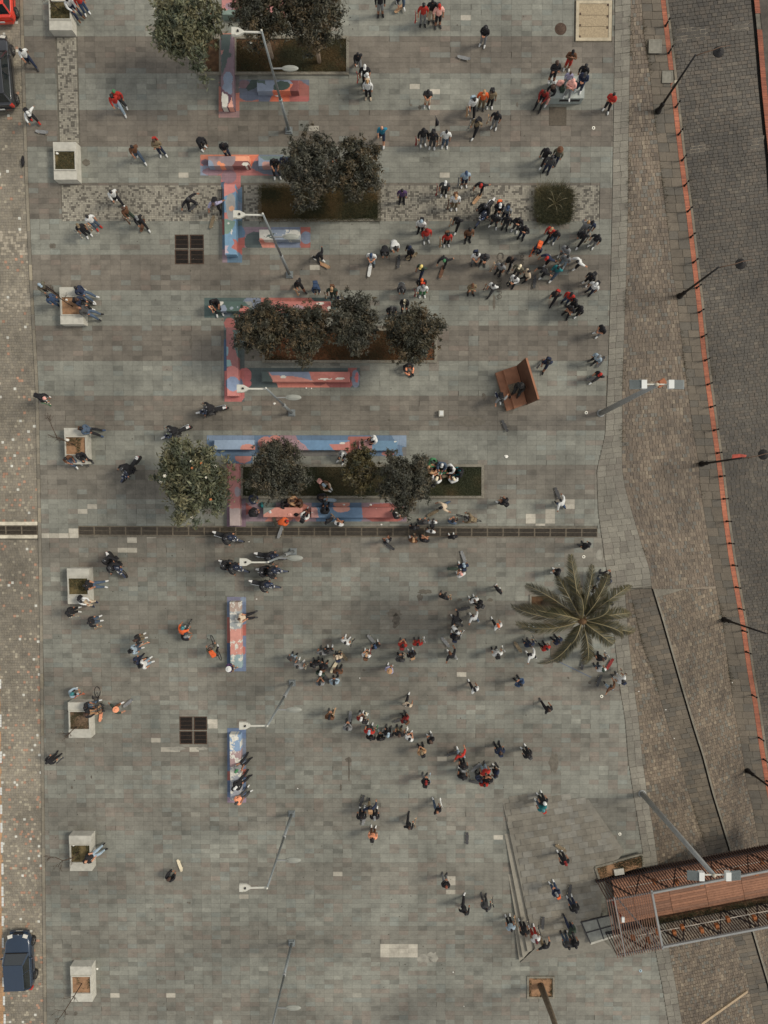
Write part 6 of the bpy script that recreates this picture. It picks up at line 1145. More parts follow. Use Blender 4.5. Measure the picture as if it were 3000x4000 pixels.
# ================================================================== PEOPLE
def mir(d):
    o = {}
    for k, v in d.items(): o[k + 'R'] = v; o[k + 'L'] = (-v[0], v[1], v[2])
    return o
RAD = dict(P=.165, S=.155, C=.175, N=.06, sh=.105, el=.072, wr=.046, hip=.125, kn=.095, an=.072, toe=.05)
def pose(P, S, C, N, Hd, both=None, L=None, Rr=None):
    J = dict(P=P, S=S, C=C, N=N, H=Hd); J.update(mir(both or {}))
    for k, v in (L or {}).items(): J[k + 'L'] = v
    for k, v in (Rr or {}).items(): J[k + 'R'] = v
    return J
LEG = dict(hip=(.09, 0, .90), kn=(.105, .03, .50), an=(.12, -.02, .085), toe=(.15, .15, .05))
TOR = ((0, 0, .95), (0, 0, 1.12), (0, .0, 1.32), (0, .0, 1.475), (0, .025, 1.60))
SH = dict(sh=(.185, 0, 1.40))
POSES = {
 'stand': pose(*TOR, both={**LEG, **SH, 'el': (.26, -.04, 1.14), 'wr': (.25, .08, .92)}),
 'phone': pose((0, 0, .95), (0, 0, 1.12), (0, .0, 1.32), (0, .03, 1.47), (0, .075, 1.585), both={**LEG, **SH, 'el': (.25, .02, 1.13), 'wr': (.08, .27, 1.17)}),
 'cross': pose(*TOR, both={**LEG, **SH, 'el': (.27, .06, 1.15)}, L={'wr': (.10, .22, 1.16), 'an': (-.16, .05, .085), 'toe': (-.22, .21, .05)}, Rr={'wr': (-.09, .24, 1.20)}),
 'pocket': pose(*TOR, both={**SH, 'el': (.30, -.08, 1.15), 'wr': (.20, .06, .97), 'hip': (.09, 0, .90), 'kn': (.13, .03, .50), 'an': (.18, -.02, .085), 'toe': (.24, .14, .05)}),
 'walk': pose((0, 0, .94), (0, .02, 1.11), (0, .05, 1.31), (0, .07, 1.465), (0, .11, 1.59), both={'hip': (.09, 0, .89), 'sh': (.185, .05, 1.39)}, L={'kn': (-.10, .20, .52), 'an': (-.10, .30, .09), 'toe': (-.11, .47, .07), 'el': (-.24, -.12, 1.14), 'wr': (-.23, -.16, .92)}, Rr={'kn': (.10, -.02, .49), 'an': (.10, -.34, .14), 'toe': (.11, -.20, .05), 'el': (.24, .10, 1.14), 'wr': (.22, .26, .96)}),
 'ride': pose((0, -.04, .82), (0, .02, .98), (0, .10, 1.16), (0, .15, 1.30), (0, .20, 1.42), both={'hip': (.09, -.04, .78), 'sh': (.185, .10, 1.24), 'kn': (.24, .14, .50), 'an': (.27, -.01, .19), 'toe': (.29, .16, .15), 'el': (.42, .06, 1.12), 'wr': (.60, .16, 1.08)}),
 'push': pose((0, -.02, .88), (0, .05, 1.04), (0, .16, 1.21), (0, .24, 1.34), (0, .31, 1.45), both={'hip': (.09, -.02, .83), 'sh': (.185, .17, 1.29)}, L={'kn': (-.10, .16, .52), 'an': (-.09, .10, .19), 'toe': (-.09, .28, .15), 'el': (-.36, .02, 1.12), 'wr': (-.46, -.12, .98)}, Rr={'kn': (.12, -.12, .48), 'an': (.14, -.42, .16), 'toe': (.15, -.28, .06), 'el': (.34, .30, 1.10), 'wr': (.36, .46, 1.0)}),
 'sit': pose((0, 0, .60), (0, -.02, .76), (0, .02, .96), (0, .06, 1.10), (0, .10, 1.22), both={'hip': (.10, .02, .58), 'sh': (.185, .02, 1.04), 'kn': (.15, .44, .56), 'an': (.16, .46, .09), 'toe': (.18, .63, .05), 'el': (.25, .14, .80), 'wr': (.14, .36, .66)}),
 'lounge': pose((0, .02, .62), (0, -.10, .76), (0, -.20, .93), (0, -.24, 1.08), (0, -.22, 1.21), both={'hip': (.10, .05, .60), 'sh': (.185, -.21, 1.02)}, L={'kn': (-.14, .42, .58), 'an': (-.14, .56, .17), 'toe': (-.18, .72, .14), 'el': (-.26, -.18, .78), 'wr': (-.14, .08, .68)}, Rr={'kn': (.15, .42, .56), 'an': (.18, .48, .10), 'toe': (.22, .64, .06), 'el': (.28, -.2, .78), 'wr': (.16, .12, .70)}),
 'floor': pose((0, 0, .14), (0, -.04, .30), (0, .02, .50), (0, .08, .64), (0, .13, .75), both={'hip': (.10, .04, .13), 'sh': (.185, .03, .57), 'kn': (.26, .36, .34), 'an': (.12, .50, .09), 'toe': (.08, .66, .06), 'el': (.28, .22, .40), 'wr': (.14, .42, .36)}),
 'crouch': pose((0, -.08, .34), (0, .0, .50), (0, .12, .68), (0, .20, .80), (0, .27, .90), both={'hip': (.10, -.06, .32), 'sh': (.185, .13, .75), 'kn': (.18, .28, .46), 'an': (.15, .04, .09), 'toe': (.17, .22, .05), 'el': (.27, .32, .58), 'wr': (.12, .48, .46)}),
 'bend': pose((0, -.08, .92), (0, .06, 1.04), (0, .24, 1.14), (0, .38, 1.20), (0, .48, 1.24), both={'hip': (.09, -.06, .88), 'kn': (.11, .06, .49), 'an': (.13, -.02, .085), 'toe': (.15, .15, .05), 'sh': (.185, .30, 1.17), 'el': (.22, .34, .90), 'wr': (.14, .46, .72)}),
 'wave': pose(*TOR, both={**LEG, **SH}, L={'el': (-.26, -.04, 1.14), 'wr': (-.24, .08, .93)}, Rr={'el': (.32, .06, 1.56), 'wr': (.26, .12, 1.82)}),
 'photo': pose(*TOR, both={**LEG, **SH, 'el': (.30, .16, 1.24), 'wr': (.09, .30, 1.50)}),
 'carry': pose(*TOR, both={**LEG, **SH}, L={'el': (-.26, -.02, 1.14), 'wr': (-.24, .10, .92)}, Rr={'el': (.30, .0, 1.14), 'wr': (.30, .14, .96)}),
 'moto': pose((0, -.16, .98), (0, -.10, 1.14), (0, .02, 1.32), (0, .08, 1.45), (0, .13, 1.56), both={'hip': (.12, -.13, .95), 'sh': (.20, .03, 1.40), 'kn': (.24, .26, .72), 'an': (.22, -.04, .36), 'toe': (.24, .12, .30), 'el': (.34, .16, 1.16), 'wr': (.36, .32, 1.06)}),
 'pill': pose((0, -.16, 1.00), (0, -.16, 1.16), (0, -.12, 1.34), (0, -.09, 1.48), (0, -.05, 1.60), both={'hip': (.12, -.13, .97), 'sh': (.20, -.11, 1.42), 'kn': (.26, .22, .74), 'an': (.24, -.06, .38), 'toe': (.26, .10, .32), 'el': (.28, .0, 1.18), 'wr': (.22, .18, 1.10)}),
 'bike': pose((0, -.30, .98), (0, -.18, 1.12), (0, .0, 1.26), (0, .10, 1.36), (0, .18, 1.45), both={'hip': (.10, -.26, .95), 'sh': (.19, .02, 1.33), 'el': (.30, .14, 1.14), 'wr': (.29, .30, 1.04)}, L={'kn': (-.13, .04, .72), 'an': (-.11, -.14, .42), 'toe': (-.11, .02, .36)}, Rr={'kn': (.12, .02, .56), 'an': (.12, -.06, .20), 'toe': (.12, .10, .16)}),
}
BONES = [('P', 'S', 1), ('S', 'C', 1), ('C', 'N', 1), ('N', 'H', 0)]
for s in 'LR': BONES += [('C', 'sh' + s, 1), ('sh' + s, 'el' + s, 1), ('el' + s, 'wr' + s, 2), ('P', 'hip' + s, 3), ('hip' + s, 'kn' + s, 3), ('kn' + s, 'an' + s, 4), ('an' + s, 'toe' + s, 5)]
def skeleton(J):
    keys = [k for k in J if k != 'H'] + ['H']; idx = {k: i for i, k in enumerate(keys)}
    J = {k: Vector(v) for k, v in J.items()}; Jn = dict(J); Jn['H'] = J['N'].lerp(J['H'], .45)
    me = bpy.data.meshes.new('skel'); me.from_pydata([Jn[k] for k in keys], [(idx[a], idx[b]) for a, b, z in BONES], []); ob = bpy.data.objects.new('skel', me); COL.objects.link(ob)
    sm_ = ob.modifiers.new('skin', 'SKIN'); sm_.use_smooth_shade = True; sm_.branch_smoothing = .3; ob.modifiers.new('sub', 'SUBSURF').levels = 1
    sv = me.skin_vertices[0].data
    for k in keys:
        r_ = RAD.get(k.rstrip('LR') if k not in RAD else k, .05); fl = (1.12, .86) if k in ('P', 'S', 'C') else (1.0, 1.0)
        sv[idx[k]].radius = (r_ * fl[0], r_ * fl[1]); sv[idx[k]].use_root = (k == 'P')
    return ob
SKEL = {k: skeleton(v) for k, v in POSES.items()}; DG = bpy.context.evaluated_depsgraph_get()
EVM = {k: bpy.data.meshes.new_from_object(o.evaluated_get(DG)) for k, o in SKEL.items()}
for o in SKEL.values(): bpy.data.objects.remove(o)
def body_mesh(name, J):
    ev = EVM[name.replace('person_', '')]; J = {k: Vector(v) for k, v in J.items()}
    m = MB(); vs = [tuple(v.co) for v in ev.vertices]; A = [(J[a], J[b], z, RAD.get(a.rstrip('LR') if a not in RAD else a, .05)) for a, b, z in BONES]
    for f in ev.polygons:
        c = f.center; best = None
        for a, b, z, r_ in A:
            d = b - a; t = max(0, min(1, (c - a).dot(d) / d.length_squared)); q = (c - (a + d * t)).length - r_ * .7
            if best is None or q < best[0]: best = (q, z)
        m.f.append(tuple(f.vertices)); m.m.append(best[1]); m.sm.append(True)
    m.v = vs
    # head turned with the neck
    m.mi = 0; H = J['H']; up = (J['H'] - J['N']).normalized(); X = Vector((1, 0, 0)); Yv = up.cross(X).normalized(); Mh = Matrix((X, Yv, up)).transposed().to_4x4(); hp = lambda x, y, z: H + Mh @ Vector((x, y, z))
    m.ball(H + up * .02, (.082, .1, .12), 12, 9, Mh); m.tube([hp(0, .085, .02), hp(0, .112, -.012), hp(0, .09, -.02)], [.008, .016, .01], 6)
    for s in (-1, 1): m.ball(hp(s * .078, -.005, 0.0), (.012, .025, .035), 6, 5, Mh)
    m.mi = 6
    for s in (-1, 1): m.ball(hp(s * .032, .083, .025), (.014, .008, .008), 6, 4, Mh)
    m.ball(hp(0, .088, -.05), (.026, .008, .006), 6, 4, Mh)
    m.mi = 0
    for s in 'LR':
        w_, e = J['wr' + s], J['el' + s]; d = (w_ - e).normalized(); n = d.cross(Vector((0, 0, 1)) if abs(d.z) < .9 else Vector((1, 0, 0))).normalized(); up2 = n.cross(d).normalized(); sgn = -1 if s == 'L' else 1
        m.tube([w_ - d * .01, w_ + d * .04, w_ + d * .085], [.028, .040, .036], 8, sq=.5)
        for k, ln in enumerate((.062, .074, .068, .052)):
            o_ = n * (k - 1.5) * .019; a = w_ + d * .08 + o_; m.tube([a, a + d * ln * .55, a + d * ln * .9 + up2 * -.02], [.0095, .009, .007], 5)
        a = w_ + d * .03 - n * .034 * sgn; m.tube([a, a + d * .03 - n * .02 * sgn, a + d * .065 - n * .018 * sgn], [.012, .011, .008], 5)
    m.mi = 5
    for s in 'LR':
        a, t = J['an' + s], J['toe' + s]; d = (t - a); m.tube([a - d * .35 + Vector((0, 0, -.035)), a + d * .3 + Vector((0, 0, -.03)), t + d * .12, t + d * .45 + Vector((0, 0, -.01))], [.045, .052, .052, .03], 8)
    mesh = m.mesh(name, [mat('skin_a', sc(160, 112, 84), rough=.6, var=.05)] * 7)
    return mesh, (H, Mh)
PM = {k: body_mesh('person_' + k, v) for k, v in POSES.items()}
# ---- headwear (local: origin at head centre, up z, face +y)
def dome(r0, v1, z=.02, nu=14, nv=6, lift=0.0):
    m = MB(); m.ball((0, -.006, z + lift), r0, nu, nv, v0=0, v1=v1); return m
HW = {}
m = dome((.088, .108, .128), .56, .022); m.ball((0, -.04, -.01), (.08, .075, .09), 10, 6); HW['hair'] = m
m = dome((.092, .112, .130), .58, .022); m.tube([(0, -.05, .08), (0, -.10, 0), (0, -.115, -.12), (0, -.09, -.25)], [.085, .10, .095, .05], 10, sq=.6); HW['long'] = m
m = MB(); m.ball((0, -.01, .03), (.125, .135, .14), 12, 8)
for k in range(26): a = k * 2.4; t = k / 26; m.ball((math.cos(a) * .11, math.sin(a) * .11 - .02, .03 + .11 * (1 - 2 * t) * .8), .045, 6, 4)
HW['curly'] = m
m = dome((.094, .114, .122), .52, .028); HW['cap'] = m
m = MB(); m.add([(-.075, .085, .035), (.075, .085, .035), (.07, .17, .022), (0.0, .195, .018), (-.07, .17, .022), (-.075, .085, .028), (.075, .085, .028), (.07, .17, .015), (0, .195, .011), (-.07, .17, .015)], [(0, 1, 2, 3, 4), (9, 8, 7, 6, 5), (0, 5, 6, 1), (1, 6, 7, 2), (2, 7, 8, 3), (3, 8, 9, 4), (4, 9, 5, 0)]); HW['brim'] = m
m = dome((.094, .114, .136), .55, .025); m.lathe([(.098, .01), (.104, .02), (.104, .05), (.098, .06)], (0, -.005, -.02), 14); HW['beanie'] = m
m = dome((.112, .128, .142), .66, .012); m.ball((0, -.06, -.10), (.13, .09, .07), 10, 6); HW['hood'] = m
m = dome((.125, .145, .148), .62, .015, 16, 8); HW['helmet'] = m
m = dome((.096, .114, .11), .5, .03); m.lathe([(.095, .035), (.19, .012), (.19, .006), (.095, .024)], (0, -.005, 0), 18); HW['sunhat'] = m
HWM = {}
def hw(kind, m_):
    k = (kind, m_.name)
    if k not in HWM: HWM[k] = HW[kind].mesh('headwear_' + kind, m_)
    return HWM[k]
# ---- clothes colours
CC = dict(black=(36, 35, 36), white=(190, 189, 183), navy=(40, 46, 62), blue=(54, 68, 90), denim=(70, 82, 96), lightblue=(136, 150, 158), grey=(116, 116, 114), darkgrey=(64, 63, 62), red=(156, 48, 39), darkred=(118, 40, 36), orange=(196, 90, 48), brown=(92, 64, 46), tan=(158, 124, 92), beige=(178, 160, 136), green=(64, 110, 74), darkgreen=(52, 62, 52), teal=(40, 102, 104), turquoise=(44, 108, 128), pink=(206, 152, 138), purple=(72, 54, 82), lavender=(146, 142, 162), maroon=(84, 40, 42), camo=(92, 88, 74), cream=(206, 192, 162), yellow=(206, 184, 110), salmon=(214, 142, 106), khaki=(112, 98, 76))
def cloth(c): return mat('cloth_' + c, sc(*CC[c]), rough=.9, var=.14, vs=18, spec=.2)
SKINS = [mat('skin_a'), mat('skin_b', sc(136, 94, 70), rough=.6, var=.05), mat('skin_c', sc(176, 128, 100), rough=.6, var=.05)]
HAIRC = dict(k=mat('hair_black', sc(26, 24, 24), rough=.5, var=.1, vs=30), b=mat('hair_brown', sc(66, 46, 34), rough=.5, var=.15, vs=30), r=mat('hair_auburn', sc(118, 62, 42), rough=.5, var=.15, vs=30), y=mat('hair_fair', sc(150, 116, 74), rough=.5, var=.15, vs=30))
DARKM = mat('eye_dark', sc(40, 26, 24), rough=.3, var=0)
# ---- skateboards and backpacks
def board_meshes():
    n = 16; L, Wd = .40, .102; rim = []
    for k in range(2 * n):
        a = 2 * math.pi * k / (2 * n); ca, sa = math.cos(a), math.sin(a); rim.append(((abs(ca) ** .45) * math.copysign(1, ca) * Wd, (abs(sa) ** .8) * math.copysign(1, sa) * L))
    def z(y): return .10 + max(0, abs(y) - .27) * .42
    hi = [(x, y, z(y)) for x, y in rim]; lo = [(x, y, z(y) - .014) for x, y in rim]; d = MB(); N = len(rim)
    xs = [hi[i] for i in range(N)]
    ctr_hi = [(0, y, z(y)) for y in (-.30, -.1, .1, .30)]
    d.add(hi + lo, [(i, (i + 1) % N, N + (i + 1) % N, N + i)[::-1] for i in range(N)])
    rows_ = [(i, (n - i) % N) for i in range(-n // 2, n // 2 + 1)]
    for i in range(-n // 2, n // 2):
        a, b = i % N, (i + 1) % N; c, e = (n - (i + 1)) % N, (n - i) % N
        fs = [x for j, x in enumerate((a, b, c, e)) if x not in (a, b, c, e)[:j]]
        if len(fs) > 2: d.add([hi[x] for x in fs], [tuple(range(len(fs)))]); d.add([lo[x] for x in fs], [tuple(range(len(fs)))[::-1]])
    t = MB(); t.box((0, 0, .065), (.05, .05, .05)); t.tube([(-.085, 0, .045), (.085, 0, .045)], .01, 6)
    w_ = MB(); w_.lathe([(.012, -.016), (.027, -.016), (.027, .016), (.012, .016)], (0, 0, 0), 10, Matrix.Rotation(R(90), 4, 'Y')); return d, t.mesh('truck', ALU), w_.mesh('board_wheel', mat('board_wheel_cream', sc(196, 182, 150), rough=.5)), w_.mesh('board_wheel_r', mat('board_wheel_orange', sc(206, 96, 52), rough=.5))
BD, BT, BWc, BWo = board_meshes(); BDM = {}
def board(col_, loc, rot, owheels=False):
    if col_ not in BDM: BDM[col_] = BD.mesh('deck', mat('board_' + col_, sc(*CC[col_]) if col_ in CC else sc(72, 72, 70), rough=.8, var=.2, vs=14))
    o = empty('skateboard', loc, rot=rot); link('deck', BDM[col_], o)
    for s in (-1, 1):
        t = link('truck', BT, o, (0, s * .22, 0))
        for k in (-1, 1): link('board_wheel', BWo if owheels else BWc, t, (k * .095, 0, .045))
    return o
m = MB(); m.hexa([(-.14, -.17, -.24), (.14, -.17, -.24), (.15, 0, -.25), (-.15, 0, -.25), (-.10, -.14, .20), (.10, -.14, .20), (.12, -.01, .22), (-.12, -.01, .22)]); BPB = m
m2 = MB(); m2.hexa([(-.11, -.22, -.22), (.11, -.22, -.22), (.12, -.165, -.22), (-.12, -.165, -.22), (-.09, -.19, -.02), (.09, -.19, -.02), (.10, -.155, -.02), (-.10, -.155, -.02)]); BPP = m2
m3 = MB()
for s in (-1, 1): m3.tube([(s * .08, -.02, .20), (s * .10, .08, .24), (s * .13, .17, .12), (s * .13, .15, -.08), (s * .13, 0, -.2)], .018, 6, sq=.5)
BPS = m3; BPM = {}
def backpack(col_, loc, rot):
    if col_ not in BPM: c = cloth(col_); BPM[col_] = [x.mesh('bag_part', c if i < 2 else cloth('black' if col_ != 'black' else 'darkgrey')) for i, x in enumerate((BPB, BPP, BPS))]
    a, b, c = BPM[col_]; o = empty('backpack', loc, rot=rot); link('bag_body', a, o); link('front_pocket', b, o); link('straps', c, o); return o
